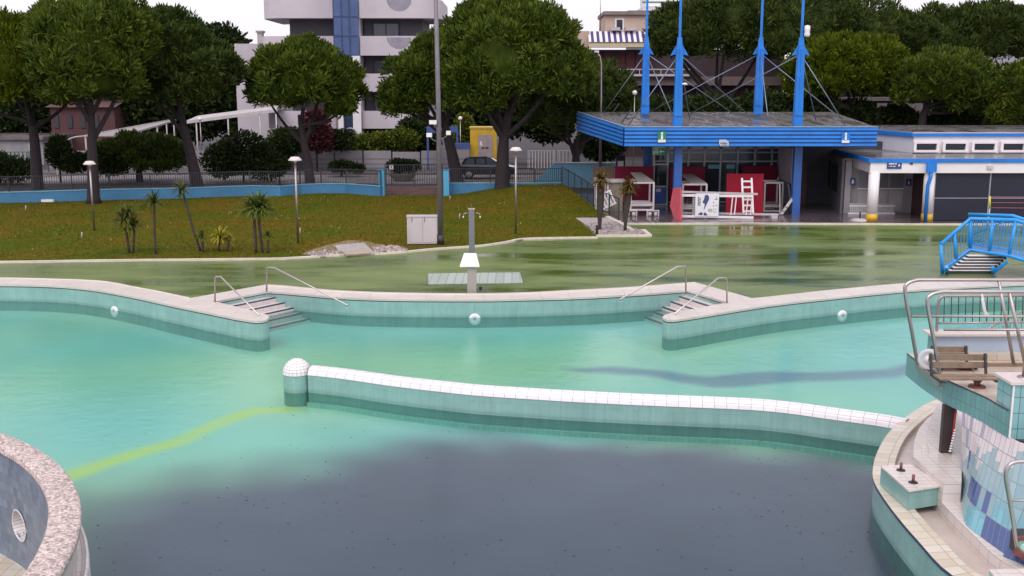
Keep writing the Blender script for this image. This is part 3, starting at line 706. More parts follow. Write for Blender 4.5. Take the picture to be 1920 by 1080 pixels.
# support post below
t = thing('support_post', 'dark red steel post with a hanging chain under the platform corner', 'post', G(1775, 846, .5))
p = G(1772, 848, .5)
MB().box(p.x-.09, p.y-.05, .5, p.x+.09, p.y+.05, 1.335).build('post', pm('brown_steel', (.05, .035, .035), rough=.5, var=.3, vs=4), t)
MB().tube([p+Vector((.06, -.09, .02)), p+Vector((.09, -.09, .85))], .018, 8).build('pipe', pm('red_pipe', (.42, .02, .03), rough=.4), t)
mb = MB()
for k in range(9):
    c = p+Vector((.03+.012*k*.6, -.13, .05+k*.045)); mb.lathe(c, [(.015, 0), (.032, .018), (.015, .036)], 8)
mb.build('chain', M_white, t)
# big sloping railings
def bigrail(Y, xb, label, pxs):
    # pxs: bottom(px,py), knee, corner, top y, mid y
    t = thing('platform_railing', label, 'railing', A(pxs[0][0], pxs[0][1], Y), group='tall steel railings on the platform')
    b0 = A(*pxs[0], Y); k0 = A(*pxs[1], Y); c0 = A(*pxs[2], Y); s0 = A(*pxs[3], Y); e0 = A(2300, pxs[3][1]+1, Y)
    cur = smooth_line([b0, b0.lerp(k0, .5), k0, c0, s0], 6)
    MB().tube(cur+[e0], .032, 10).build('rail_frame', M_steel, t)
    m0 = A(*pxs[4], Y); m1 = A(2300, pxs[4][1]+1, Y); MB().tube([m0, m1], .023, 8).build('mid_rail', M_steelp, t)
    for (a, b_) in pxs[5]:
        MB().tube([A(a[0], a[1], Y), A(b_[0], b_[1], Y)], .03, 8).build('post', M_steelp, t)
    MB().tube([e0, Vector((e0.x, Y, 1.74))], .032, 10).build('post', M_steelp, t)
    return t
bigrail(18.05, 7.2, 'farther tall steel railing leaning outward on the viewing platform', [(1721, 686), (1697, 548), (1703, 531), (1722, 524.5), (1709, 593), [((1873, 527), (1901, 684))]])
bigrail(17.05, 7.2, 'nearer tall steel railing leaning outward on the viewing platform', [(1765, 718), (1739, 570), (1746, 553), (1768, 546.5), (1770, 618), [((1893, 549), (1926, 700))]])
t = thing('baluster_railing', 'low steel railing with thin dark upright bars on the far parapet', 'railing', (7.9, 18.85, 2.17))
Yb = 18.85; pB = smooth_line([A(1756, 620, Yb), A(1758, 590, Yb), A(1760, 566, Yb), A(1765, 557, Yb), A(1774, 555, Yb)], 5)
MB().tube(pB+[A(2050, 553, Yb)], .028, 10).build('rail_frame', M_steelp, t)
MB().tube([A(1757, 606, Yb), A(2050, 602, Yb)], .022, 8).build('bottom_rail', M_steelp, t)
mb = MB()
for k in range(20):
    x = 1771+k*13.4; mb.tube([A(x, 556, Yb), A(x-1.5, 605, Yb)], .009, 6)
mb.build('bars', M_dark, t)
mb = MB(); mb.tube(smooth_line([A(1841, 552, 18.7), A(1843, 562, 18.68), A(1845, 572, 18.66), A(1848, 585, 18.66), A(1855, 594, 18.66)], 4), [.02]*16+[.02], 6)
mb.tube(smooth_line([A(1841, 560, 18.64), A(1844, 578, 18.62), A(1848, 593, 18.62)], 4), .015, 6)
tag(mb.build('rope', M_white), 'short knotted white rope tied to the thin barred railing', 'rope')
# stair handrail dropping behind platform
mb = MB(); mb.tube([A(1850, 619, 19.6), A(1868, 607, 19.8), A(1925, 582, 20.4)], .02, 8)
mb.tube([A(1862, 640, 19.8), A(1925, 618, 20.4)], .015, 6)
for k in range(9):
    x = 1866+k*7; mb.tube([A(x, 608-(x-1866)*.42, 19.9), A(x, 634-(x-1866)*.35, 19.9)], .007, 5)
tag(mb.build('ladder_railing', M_steelp), 'small slanting steel stair railing behind the far parapet', 'railing')
# base frame bars joining both railings, and the disc
t = thing('rail_base_frame', 'dull steel base bars along the open platform edge', 'metal frame', (7.2, 17.5, 1.73))
a0, a1 = A(1719, 688, 18.05), A(1763, 721, 17.05)
MB().bar(a0, a1, .06, .10).build('edge_bar', M_steelp, t)
MB().bar(a0+Vector((.12, .02, .05)), a1+Vector((.12, .06, .05)), .04, .06).build('inner_bar', M_steelp, t)
MB().bar(A(1722, 684, 18.05), A(1925, 684, 18.05), .05, .06).build('far_bar', M_slat, t)
dcn = A(1742, 674, 17.75)
t = thing('reel_wheel', 'white round reel wheel with a short axle between the two railing posts', 'wheel', dcn)
Mx = Matrix.Translation(dcn)@Vector((-.35, -.9, .15)).to_track_quat('Z', 'Y').to_matrix().to_4x4()
def om(mb_, M_): mb_.v = [M_@v for v in mb_.v]; return mb_
om(MB().lathe((0, 0, 0), [(.0, -.03), (.17, -.03), (.185, -.01), (.185, .01), (.17, .03), (.12, .03), (.11, .015), (.06, .02), (0, .02)], 28), Mx).build('disc', pm('grey_white_plastic', (.52, .52, .55), rough=.4, var=.06), t)
om(MB().lathe((0, 0, 0), [(.07, .02), (.065, .07), (.0, .07)], 18), Mx).build('hub', M_white, t)
om(MB().tube([(0, 0, .05), (0, 0, .32)], .022, 8), Mx).build('axle', M_steelp, t)
# benches on the platform
def bench(name, label, x0, x1, Y, z0, cat='bench', H=(.24, .36, .19)):
    t = thing(name, label, cat, ((x0+x1)/2, Y, z0), group='wooden slat benches on the platform')
    L = x1-x0
    for i, (dy, dz, h) in enumerate(((.06, H[0], .10), (.10, H[1], .10))):
        MB().box(x0, Y+.20+dy, z0+dz, x1, Y+.225+dy, z0+dz+h).build('back_slat', M_slat, t)
    for dy in (-.16, .0): MB().box(x0, Y+dy-.05, z0+H[2]-.03, x1, Y+dy+.08, z0+H[2]).build('seat_slat', M_slat, t)
    for x in (x0+.02, x1-.045):
        mb_ = MB(); mb_.bar((x, Y-.2, z0+H[2]-.05), (x, Y+.2, z0+H[2]-.05), .035, .035); mb_.bar((x, Y+.2, z0+H[2]-.06), (x, Y+.30, z0+H[1]+.12), .035, .035); mb_.build('end_frame', M_dark, t)
    xc = x0+L*.72
    mb_ = MB(); mb_.tube([(xc, Y, z0), (xc, Y, z0+H[2]-.07)], .05, 10).tube([(xc, Y, z0+.04), (xc-.1, Y, z0+H[2]-.04)], .02, 6).tube([(xc, Y, z0+.04), (xc+.1, Y, z0+H[2]-.04)], .02, 6)
    mb_.lathe((xc, Y, z0), [(0, .02), (.13, .02), (.14, 0)], 16); mb_.build('pedestal', M_rust, t)
    return t
xa, xb = A(1761, 700, 16.6).x, A(1873, 700, 16.6).x
bench('slat_bench', 'nearer wooden slat bench on a rusty pedestal on the platform', xa, xb, 16.75, 1.735)
xa, xb = A(1757, 670, 17.9).x, A(1828, 670, 17.9).x
bench('slat_bench', 'farther short wooden slat bench against the pale blue parapet', xa, xb, 17.9, 1.735, H=(.11, .21, .09))
# railing loop low right with lamp box
Yr = 13.35
t = thing('ladder_rail', 'curved steel ladder rail against the mosaic wall at the right edge', 'railing', A(1905, 1035, Yr))
MB().tube(smooth_line([A(1908, 1030, Yr), A(1900, 980, Yr), A(1891, 925, Yr), A(1886, 893, Yr), A(1891, 874, Yr), A(1905, 866, Yr), A(1930, 865, Yr)], 5)+[A(2010, 865, Yr)], .028, 10).build('rail', M_steel, t)
MB().tube([A(1892, 939, Yr), A(2010, 939, Yr)], .014, 8).build('rung', M_steelp, t)
MB().bar(A(1902, 1030, Yr), A(1950, 1068, Yr-.2), .05, .09).bar(A(1905, 1010, Yr), A(1940, 1008, Yr), .05, .05).build('bracket', M_rust, t)
t = thing('underwater_lamp', 'pale green round lamp glass in a dark box under the ladder rail', 'lamp', A(1920, 1030, Yr+.1))
MB().box(*(A(1908, 1042, Yr+.1)), *(A(1960, 1005, Yr+.35)[:2]), A(1960, 1005, Yr+.1).z).build('housing', M_dark, t)
cc = A(1924, 1028, Yr+.06); om(MB().lathe((0, 0, 0), [(.13, 0), (.12, .03), (.08, .06), (0, .075)], 18), Matrix.Translation(cc)@Vector((0, -1, .2)).to_track_quat('Z', 'Y').to_matrix().to_4x4()).build('glass', pm('green_glass', (.30, .55, .42), rough=.15, var=.2, vs=6), t)
# ================================================================== near left: round pebble-topped basin
pi_ = [G(a, b, ZT) for a, b in ((0, 838), (28, 854), (56, 877), (75, 902), (86, 930), (88, 958), (86, 991), (75, 1024))]
bRi = sum((Vector((p.x, p.y, 0))-bc).length for p in pi_)/len(pi_)
print('BASIN', bc, bR, bRi)
m, nt, b = _base('pebble_dash'); tc = N(nt, 'ShaderNodeTexCoord')
v1 = N(nt, 'ShaderNodeTexVoronoi', Scale=28.); nt.links.new(tc.outputs['Object'], v1.inputs['Vector'])
cr = nt.nodes.new('ShaderNodeValToRGB'); cr.color_ramp.elements[0].color = (.26, .20, .18, 1); cr.color_ramp.elements[1].color = (.72, .60, .56, 1)
sp3 = N(nt, 'ShaderNodeSeparateColor'); nt.links.new(v1.outputs['Color'], sp3.inputs[0]); nt.links.new(sp3.outputs[0], cr.inputs[0])
nt.links.new(cr.outputs[0], b.inputs['Base Color']); b.inputs['Roughness'].default_value = .6
bp = N(nt, 'ShaderNodeBump', Strength=.9, Distance=.012); bp.invert = True; nt.links.new(v1.outputs['Distance'], bp.inputs['Height']); nt.links.new(bp.outputs[0], b.inputs['Normal'])
M_pebd = m
bs = thing('round_basin', 'round pebble-topped basin wall with blue tiled inside and porthole at bottom left', 'pool basin', (bc.x, bc.y, ZF))
rm_ = (bR+bRi)/2
MB().lathe(bc, [(bRi, ZT-.10), (bRi, ZT-.012), (bRi+.012, ZT), (bR-.03, ZT), (bR, ZT-.03), (bR, ZT-.10), (bRi, ZT-.10)], 96).build('coping', M_pebd, bs)
MB().lathe(bc, [(bR-.10, -.2), (bR-.10, ZT-.10)], 96).build('outer_wall', tile('cream_wall_tile', (.50, .44, .42), (.33, .29, .28), .2, .2, rough=.3), bs)
MB().lathe(bc, [(bR+.06, ZF), (bR+.06, -.22), (bR+.045, -.18), (bR+.02, -.17), (bR+.0, -.21), (bR-.10, -.21)], 96).build('outer_ledge', tile('ledge_tile', (.66, .62, .60), (.4, .38, .38), .2, .2, rough=.2), bs)
M_basin = tile('blue_basin_tile', (.15, .20, .28), (.10, .15, .21), .16, .16, rough=.3, var=.14, ms=.005, col2=(.22, .27, .35), off=.5, stain=.3)
FZ = -.95   # replaced below once the wall circle is known
# inner wall with a round opening on its right side
ph = A(37, 985, 5)   # direction only
dpx = ray(37, 985)
# intersect the porthole sight line with the inner wall cylinder (far side)
o_ = Vector((0, 0, CAMH)); aq = dpx.x**2+dpx.y**2; bq = 2*(dpx.x*(-bc.x)+dpx.y*(-bc.y)); cq = bc.x**2+bc.y**2-(bRi+.06)**2
tq = (-bq+math.sqrt(max(0, bq*bq-4*aq*cq)))/(2*aq); pc = o_+dpx*tq; pang = math.atan2(pc.y-bc.y, pc.x-bc.x)
print('PORT', pc)
nA = 240; rr = bRi+.06
d_f = ray(4, 1040); aq = d_f.x**2+d_f.y**2; bq = 2*(d_f.x*(-bc.x)+d_f.y*(-bc.y)); tq = (-bq+math.sqrt(bq*bq-4*aq*cq))/(2*aq); FZ = (o_+d_f*tq).z; print('FZ', FZ); hr = .26; zs = np.linspace(FZ, ZT-.1, 34); mbi = MB(); vs = []; fs = []; uv = []
for k in range(nA+1):
    a = 2*PI*k/nA
    for z in zs: vs.append(bc+Vector((rr*math.cos(a), rr*math.sin(a), z)))
for k in range(nA):
    a = 2*PI*(k+.5)/nA; da = (a-pang+PI) % (2*PI)-PI
    for j in range(len(zs)-1):
        zc = (zs[j]+zs[j+1])/2
        if math.hypot(da*rr, zc-pc.z) < hr*.93: continue
        w = len(zs); fs.append((k*w+j, k*w+j+1, (k+1)*w+j+1, (k+1)*w+j)); l = 2*PI*rr/nA
        uv.append([(k*l, zs[j]), (k*l, zs[j+1]), ((k+1)*l, zs[j+1]), ((k+1)*l, zs[j])])
mbi.add(vs, fs, uv, True); mbi.build('inner_wall', M_basin, bs)
Mx = Matrix.Translation(pc)@Vector((math.cos(pang), math.sin(pang), 0)).to_track_quat('Z', 'Y').to_matrix().to_4x4()
om(MB().lathe((0, 0, 0), [(hr+.03, -.015), (hr, -.03), (hr-.01, -.01), (hr-.02, .36), (0, .36)], 32, smooth=True), Mx).build('porthole', tile('porthole_tile', (.74, .70, .70), (.4, .37, .38), .07, .4, rough=.2, ms=.006), bs)
mb = MB(); n = 64; mb.add([bc+Vector((rr*math.cos(2*PI*k/n), rr*math.sin(2*PI*k/n), FZ)) for k in range(n)], [tuple(range(n))]); mb.build('floor', M_beige, bs)
# ================================================================== deck furniture
b0 = G(885, 549, .02)
t = thing('shower', 'tall grey pool shower column with two arms and a white sloping lid in front', 'shower', b0)
Y0 = b0.y+.35
MB().box(b0.x-.10, Y0, 0, b0.x+.08, Y0+.14, A(887, 393, Y0).z).build('column', pm('galvanised_grey', (.20, .19, .21), rough=.4, metal=.4, var=.15), t)
zt = A(887, 393, Y0).z
MB().box(b0.x-.12, Y0-.01, zt, b0.x+.10, Y0+.15, zt+.03).build('top_cap', pm('cap_pink', (.45, .30, .27), rough=.5), t)
for s in (-1, 1):
    c = Vector((b0.x-.01, Y0+.07, A(887, 400, Y0).z)); e = c+Vector((s*.20, 0, 0))
    h = MB().tube([c+Vector((s*.09, 0, 0)), e, e+Vector((s*.05, 0, -.02)), e+Vector((s*.07, 0, -.1))], .013, 6).build('shower_arm', M_steel, t)
    MB().lathe(e+Vector((s*.07, 0, -.15)), [(.035, 0), (.03, .03), (.012, .06)], 10).build('shower_head', M_steel, h)
MB().box(b0.x-.15, b0.y-.02, 0, b0.x+.14, b0.y+.30, A(885, 498, b0.y).z).build('lower_pillar', pm('pillar_render', (.30, .29, .25), rough=.6, var=.12), t)
q = [A(862, 499, b0.y-.12), A(899, 499, b0.y-.12), A(893, 474.5, b0.y+.28), A(870, 474.5, b0.y+.28)]
dn = Vector((0, 0, -.03)); MB().add([p for p in q]+[p+dn for p in q], [(0, 1, 2, 3), (7, 6, 5, 4), (0, 4, 5, 1), (1, 5, 6, 2), (2, 6, 7, 3), (3, 7, 4, 0)]).build('sloping_lid', M_white, t)
for (dx) in (.17,): MB().box(b0.x+dx+.05, b0.y+.28, .05, b0.x+dx+.15, b0.y+.38, .16).build('tap_box', M_dark, t)
t = thing('foot_basin', 'pale grey tiled shower tray slab on the green deck around the shower', 'shower tray', G(890, 521))
q = [G(a, c, .03) for a, c in ((803, 513), (975, 510.5), (980, 530), (803, 532.5))]
MB().prism([p[:2] for p in q], .0, .035, bottom=False).build('slab', tile('tray_tile', (.44, .50, .45), (.20, .24, .21), .28, 2.5, rough=.3, ms=.012), t)
# cabinet
p = A(792, 466, 44.6)
t = thing('utility_cabinet', 'light grey two door electric cabinet standing beside the tall pole', 'cabinet', (p.x, 44.6, .05))
x0, x1 = A(763, 440, 44.4).x, A(820, 440, 44.4).x; zt = A(800, 406, 44.4).z
M_cab = pm('cabinet_grey', (.47, .43, .43), rough=.5, var=.07)
Mr = Matrix.Translation(((x0+x1)/2, 44.6, 0))@Matrix.Rotation(R(3), 4, 'Z')@Matrix.Translation((-(x0+x1)/2, -44.6, 0))
MB().box(x0, 44.4, .08, x1, 44.9, zt-.03, Mr).build('body', M_cab, t)
MB().box(x0-.02, 44.38, zt-.028, x1+.02, 44.93, zt+.02, Mr).build('roof', M_cab, t)
xm = (x0+x1)/2+.02
for (a, c) in ((x0+.14, xm-.015), (xm+.015, x1-.03)):
    dd = MB().box(a, 44.385, .14, c, 44.399, zt-.08, Mr).build('door', pm('cabinet_door', (.52, .47, .48), rough=.45, var=.05), t)
    MB().box(a+.06, 44.37, 1.0, a+.08, 44.384, 1.2, Mr).build('handle', M_dark, dd)
MB().box(x0+.02, 44.42, .03, x1-.02, 44.88, .078, Mr).build('plinth', M_dark, t)
# tall pole with cameras
p = G(826, 459, .03); pole_y = p.y
t = thing('tall_pole', 'tall grey steel pole with floodlights beside the grey cabinet', 'pole', p)
MB().tube([p, p+Vector((-.02, 0, 6)), p+Vector((-.10, 0, 13))], [.12, .10, .07], 14).build('shaft', pm('pole_grey', (.17, .15, .17), rough=.5, metal=.3, var=.2, vs=2), t)
MB().tube([p, p+Vector((0, 0, .42))], .15, 14).build('base_sleeve', M_dark, t)
for i, (a, c, w_) in enumerate(((805, 254, .22), (841, 250, .18), (812, 230, .30))):
    e = A(a, c, pole_y-.12); q0 = Vector((p.x-.05, pole_y, e.z-.25))
    h = MB().tube(smooth_line([q0, q0.lerp(e, .6)+Vector((0, 0, -.08)), e], 4), .018, 6).build('bracket', M_steelp, t)
    MB().box(e.x-w_/2, e.y-.14, e.z-.06, e.x+w_/2, e.y+.1, e.z+.10).build('floodlight', M_white, h)
# park lamps
def lamp(base_px, top_y, label):
    b_ = G(*base_px, .04); top = A(base_px[0], top_y, b_.y); h = top.z-.04
    t = thing('park_lamp', label, 'lamp', b_, group='pool lamps with white disc heads')
    MB().tube([b_, b_+Vector((0, 0, h-.18))], [.05, .04], 10).build('post', M_steelp, t)
    MB().lathe(b_+Vector((0, 0, h-.20)), [(.0, 0), (.06, 0), (.28, .02), (.29, .04), (.17, .17), (.0, .19)], 24).build('lamp_shade', pm('lamp_cream', (.62, .56, .52), rough=.4, var=.05), t)
    MB().lathe(b_+Vector((0, 0, h-.26)), [(.0, 0), (.07, .01), (.09, .06)], 14).build('diffuser', M_white, t)
lamp((177, 432), 301, 'park lamp standing before the big pine trunk at far left')
lamp((559, 456), 293, 'park lamp standing before the long mesh fence left of the gate')
lamp((967, 438), 275, 'park lamp on the lawn just right of the big central pine')
# ------------------------------------------------------------------ blue bridge
t = thing('blue_footbridge', 'bright blue metal footbridge with barred railings and white steps', 'footbridge', G(1820, 512))
F0 = G(1767, 513, .0); T0 = G(1819, 468, .75); T1 = G(1892, 479, .75); T2 = G(1985, 506, .35); 
def up(px, py, ref): return A(px, py, ref.y)
Rt = [up(1764, 458, F0), up(1820, 410, T0), up(1905, 413, T1), up(1990, 440, T2)]
Lb = [F0+Vector((0, 0, .12)), T0, T1, T2]
MB().tube(Rt, .07, 10).build('top_rail', M_bluel, t)
MB().tube(Lb, .075, 10).build('side_beam', M_bluel, t)
mb = MB()
for i in range(3):
    n = (9, 14, 10)[i]*1
    for k in range(1, n*1):
        f = k/n; a = Lb[i].lerp(Lb[i+1], f); c = Rt[i].lerp(Rt[i+1], f); mb.tube([a, c], .013, 5, caps=False)
mb.build('bars', M_bluel, t)
for a, c in ((F0+Vector((0, 0, -.02)), Rt[0]), (Lb[0].lerp(Lb[1], .48), Rt[0].lerp(Rt[1], .45)), (Lb[1], Rt[1]), (Lb[1].lerp(Lb[2], .5), Rt[1].lerp(Rt[2], .5)), (Lb[2], Rt[2]), (Lb[2].lerp(Lb[3], .6), Rt[2].lerp(Rt[3], .6))):
    MB().tube([a, c], .06, 10).build('post', M_bluel, t)
MB().tube([G(1775, 513), G(1775, 500, .35)], .06, 8).build('foot', M_bluel, t)
MB().tube([G(1861, 514), G(1861, 500, .3)], .05, 8).build('foot', M_bluel, t)
# far railing, one deck width behind
off = Vector((.5, 1.35, 0)); Rt2 = [p+off for p in Rt]; Lb2 = [p+off for p in Lb]
MB().tube(Rt2[1:], .06, 10).build('far_top_rail', M_bluel, t); MB().tube(Lb2[1:], .06, 10).build('far_side_beam', M_bluel, t)
mb = MB()
for i in (1, 2):
    for k in range(0, 18): f = k/18; mb.tube([Lb2[i].lerp(Lb2[i+1], f), Rt2[i].lerp(Rt2[i+1], f)], .012, 5, caps=False)
mb.tube([Lb2[1]+Vector((0, -.3, .4)), Rt2[2]+Vector((-.2, -.3, -.1))], .025, 6)
mb.build('far_bars', M_bluel, t)
M_deckp = pm('bridge_deck', (.16, .17, .24), rough=.5, var=.1)
mb = MB(); mb.add([Lb[1], Lb[2], Lb2[2], Lb2[1]], [(0, 1, 2, 3)]); mb.add([Lb[2], Lb[3], Lb2[3], Lb2[2]], [(0, 1, 2, 3)]); mb.build('walkway', M_deckp, t)
for k in range(6):
    f = (k+.3)/6; z = .10+.60*f
    xl, xr, yy = 1778+f*42, 1860+f*33, 508-f*33
    a = G(xl, yy, z); c = G(xr, yy+.4, z)
    MB().box(a.x, a.y-.02, z-.03, c.x, a.y+.20, z).build('tread', M_white, t)
    MB().box(a.x, a.y+.02, z-.15, c.x, a.y+.22, z-.032).build('riser', M_dark, t)
MB().bar(G(1861, 512, .03), G(1889, 490, .55), .05, .10).build('far_stringer', M_bluel, t)
# ================================================================== entrance canopy
YF, YB = 54.2, 66.
fl_b = A(1172, 275, YF); fl_t = A(1171, 238.5, YF); fr_b = A(1645, 274.5, YF); fr_t = A(1645, 241, YF)
zb, ztp = fl_b.z, fl_t.z
zbk = A(1200, 210, YB).z
cn = thing('entrance_canopy', 'large blue ribbed canopy roof hung from four blue masts', 'canopy', (12, 58, 0))
GR = MB()
def ribbed(mb_, a, c, z0a, z1a, z0b, z1b, n=5):
    d_ = (c-a); nn = Vector((d_.y, -d_.x, 0)).normalized()
    if nn.y > 0.01: nn = -nn
    for k in range(n):
        f0, f1 = k/n+.035, (k+1)/n-.035
        A0 = Vector((a.x, a.y, z0a+(z1a-z0a)*f0)); A1 = Vector((a.x, a.y, z0a+(z1a-z0a)*f1)); B0 = Vector((c.x, c.y, z0b+(z1b-z0b)*f0)); B1 = Vector((c.x, c.y, z0b+(z1b-z0b)*f1))
        q = nn*.07; mid_ = .12
        mb_.add([A0, B0, B0+q, A0+q, A1+q*.7, B1+q*.7, A1, B1], [(0, 1, 2, 3), (3, 2, 5, 4), (4, 5, 7, 6)])
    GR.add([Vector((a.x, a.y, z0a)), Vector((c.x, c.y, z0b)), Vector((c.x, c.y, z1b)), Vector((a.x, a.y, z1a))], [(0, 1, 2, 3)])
bl = A(1083, 209, YB); bl.z = 0; brr = Vector((fr_t.x+1.2, YB, 0)); FLc = Vector((fl_t.x, YF, 0)); FRc = Vector((fr_t.x, YF, 0))
zbb = A(1106, 246, YB).z
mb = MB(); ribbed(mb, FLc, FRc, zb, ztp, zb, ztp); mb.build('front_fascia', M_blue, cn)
mb = MB(); ribbed(mb, bl, FLc, zbb, zbk, zb, ztp); mb.build('side_fascia', M_blue, cn); GR.build('fascia_groove_shade', pm('groove_shade_navy', (.008, .035, .17), rough=.5), cn)  # backing sheet behind the ribs; its dark navy paints the shade in the gaps
mb = MB(); mb.add([FRc+Vector((0, 0, zb)), brr+Vector((0, 0, zbb)), brr+Vector((0, 0, zbk)), FRc+Vector((0, 0, ztp))], [(0, 1, 2, 3)]); mb.build('end_fascia', M_blue, cn)
m, nt, b = _base('wet_ribbed_roof'); tc = N(nt, 'ShaderNodeTexCoord')
mp = N(nt, 'ShaderNodeMapping'); mp.inputs['Rotation'].default_value = (0, 0, R(30)); mp.inputs['Scale'].default_value = (1.1, .22, 1); nt.links.new(tc.outputs['Object'], mp.inputs[0])
n1 = N(nt, 'ShaderNodeTexNoise', Scale=1.1, Detail=5., Roughness=.6); nt.links.new(mp.outputs[0], n1.inputs['Vector'])
nt.links.new(mix(nt, ramp(nt, n1.outputs['Fac'], .46, .54), (.018, .015, .017), (.17, .15, .15)), b.inputs['Base Color'])
mr = N(nt, 'ShaderNodeMapRange'); mr.inputs[1].default_value = .45; mr.inputs[2].default_value = .58; mr.inputs[3].default_value = .45; mr.inputs[4].default_value = .06; nt.links.new(n1.outputs['Fac'], mr.inputs[0]); nt.links.new(mr.outputs[0], b.inputs['Roughness'])
M_roof2 = m
mb = MB(); mb.add([FLc+Vector((0, 0, ztp)), FRc+Vector((0, 0, ztp)), brr+Vector((0, 0, zbk)), bl+Vector((0, 0, zbk))], [(0, 1, 2, 3)]); mb.build('roof', M_roof2, cn)
mb = MB(); mb.add([FLc+Vector((0, .05, zb+.02)), FRc+Vector((0, .05, zb+.02)), brr+Vector((0, 0, zbb)), bl+Vector((0, 0, zbb))], [(3, 2, 1, 0)]); mb.build('ceiling', pm('ceiling_grey', (.24, .22, .25), rough=.7), cn)
mb = MB(); mb.bar(FLc+Vector((0, -.05, ztp+.02)), FRc+Vector((0, -.05, ztp+.02)), .06, .05); mb.bar(bl+Vector((0, 0, zbk+.02)), FLc+Vector((0, 0, ztp+.02)), .06, .05); mb.build('roof_trim', pm('pale_trim', (.20, .32, .50), rough=.4), cn)
def roofz(y): return ztp+(zbk-ztp)*(y-YF)/(YB-YF)
masts = [(1270, 238, 55.0, 92, 1), (1209, 215, 64.0, 92, 0), (1495, 236, 55.4, 92, 1), (1421, 215, 64.0, 92, 0)]
mpos = []
for i, (px, py, Ym, ya, fr_) in enumerate(masts):
    x = A(px, py, Ym).x; z0 = roofz(Ym); at_ = A(px, ya, Ym).z; th = A(px, 60 if fr_ else 118 if i == 1 else 90, Ym).z if True else 0
    mpos.append((x, Ym, z0, at_)); kw = .33 if fr_ else .36
    lb = ['front left blue mast with a small white lamp', 'rear left blue mast next to the street lamp', 'front right blue mast with a white camera', 'rear right blue mast in front of the pines'][i]
    ms_ = MB(); ms_.box(x-kw/2-.06, Ym-kw/2, z0-.1, x+kw/2+.06, Ym+kw/2, z0+.5).build('mast_foot', M_blue, cn)
    sh = MB(); zt1 = A(px, 70, Ym).z; zt2 = A(px, -90, Ym).z
    for (a, c, w0, w1) in ((z0+.5, at_, kw*1.25, kw*.95), (at_, zt1, kw*.85, kw*.6), (zt1, zt2, kw*.36, kw*.30)):
        sh.add([(x-w0/2, Ym-w0/2, a), (x+w0/2, Ym-w0/2, a), (x+w0/2, Ym+w0/2, a), (x-w0/2, Ym+w0/2, a), (x-w1/2, Ym-w1/2, c), (x+w1/2, Ym-w1/2, c), (x+w1/2, Ym+w1/2, c), (x-w1/2, Ym+w1/2, c)],
               [(0, 1, 5, 4), (1, 2, 6, 5), (2, 3, 7, 6), (3, 0, 4, 7), (4, 5, 6, 7)])
    sh.box(x-.03, Ym-kw*.66, z0+.5, x+.03, Ym-kw*.5, at_)
    mo = sh.build('mast', M_blue, cn); mo['label'] = lb
    for s in (-1, 1):
        MB().add([(x+s*.12, Ym-.03, at_+.25), (x+s*.12, Ym-.03, at_-.25), (x+s*.45, Ym-.03, at_-.32), (x+s*.12, Ym+.03, at_+.25), (x+s*.12, Ym+.03, at_-.25), (x+s*.45, Ym+.03, at_-.32)], [(0, 1, 2), (5, 4, 3), (0, 2, 5, 3), (1, 4, 5, 2)]).build('cable_fin', M_blue, mo)
M_cable = pm('cable_steel', (.20, .24, .32), rough=.4, metal=.6)
def cable(a, c): return MB().tube([a, c], .028, 6).build('cable', M_cable, cn)
for i, (x, Ym, z0, at_) in enumerate(mpos):
    tops = Vector((x, Ym, at_-.25))
    ends = {0: [(1178, 240, 55.2), (1400, 212, 64.6), (1293, 222, 60)], 1: [(1132, 182 + 28, 65), (1262, 204, 62), (1372, 212, 65)],
            2: [(1290, 214, 63), (1585, 238, 55.2), (1530, 222, 59)], 3: [(1215, 205, 64.8), (1570, 228, 62), (1440, 222, 60)]}[i]
    for (px, py, Ye) in ends:
        e = A(px, py, Ye); e.z = roofz(Ye)+.02; cable(tops, e)
for (px, py, Ye) in ((1145, 214, 63), (1165, 232, 57)): 
    e = A(px, py, Ye); e.z = roofz(Ye); MB().bar(e, e+Vector((.5, 0, .7)), .06).build('cable_anchor', M_dark, cn)
p = Vector((mpos[0][0]+.28, 54.8, A(1281, 159, 54.8).z)); MB().lathe(p, [(0, -.03), (.14, 0), (.15, .05), (.05, .1), (0, .1)], 14).build('mast_lamp', M_white, cn)
p = Vector((mpos[2][0]+.16, 55.0, A(1500, 60, 55).z)); MB().lathe(p, [(.0, -.25), (.13, -.22), (.15, -.1), (.12, 0), (.14, .05), (.14, .3), (.0, .34)], 14).build('mast_camera', M_white, cn)
# canopy columns
for i, (px, py, Yc, ln) in enumerate(((1268, 404, 55.0, 0), (1490, 404, 55.4, 0), (1211, 385, 61.5, 0))):
    x = A(px, py, Yc).x; MB().box(x-.2, Yc-.2, .05, x+.2, Yc+.2, 3.9).build('column', pm('column_blue', (.025, .10, .35), rough=.4, var=.15), cn)
# little signs on and under the fascia
M_green = pm('sign_green', (.02, .20, .12), rough=.4, var=.05)
def pict(px, py, Y_, label, w_=.42, colm=None):
    c = A(px, py, Y_); t_ = thing('emergency_sign', label, 'sign', c, group='small emergency signs on the canopy')
    MB().box(c.x-w_/2, Y_-.03, c.z-.28, c.x+w_/2, Y_, c.z+.28).build('board', colm or M_green, t_)
    MB().box(c.x-.05, Y_-.045, c.z-.15, c.x+.05, Y_-.031, c.z+.24).box(c.x-.19, Y_-.045, c.z-.26, c.x+.19, Y_-.031, c.z-.13).lathe((c.x, Y_-.04, c.z+.16), [(0, 0), (.06, .0)], 8).build('pictogram', M_white, t_)
pict(1241, 257, 54.12, 'green meeting point sign at the left end of the blue fascia')
pict(1585.5, 258, 54.12, 'blue square pictogram sign at the right end of the blue fascia', colm=M_blue)
c = A(1237, 283, 56.0); t_ = thing('exit_sign', 'green and white emergency exit sign hanging below the canopy', 'sign', c)
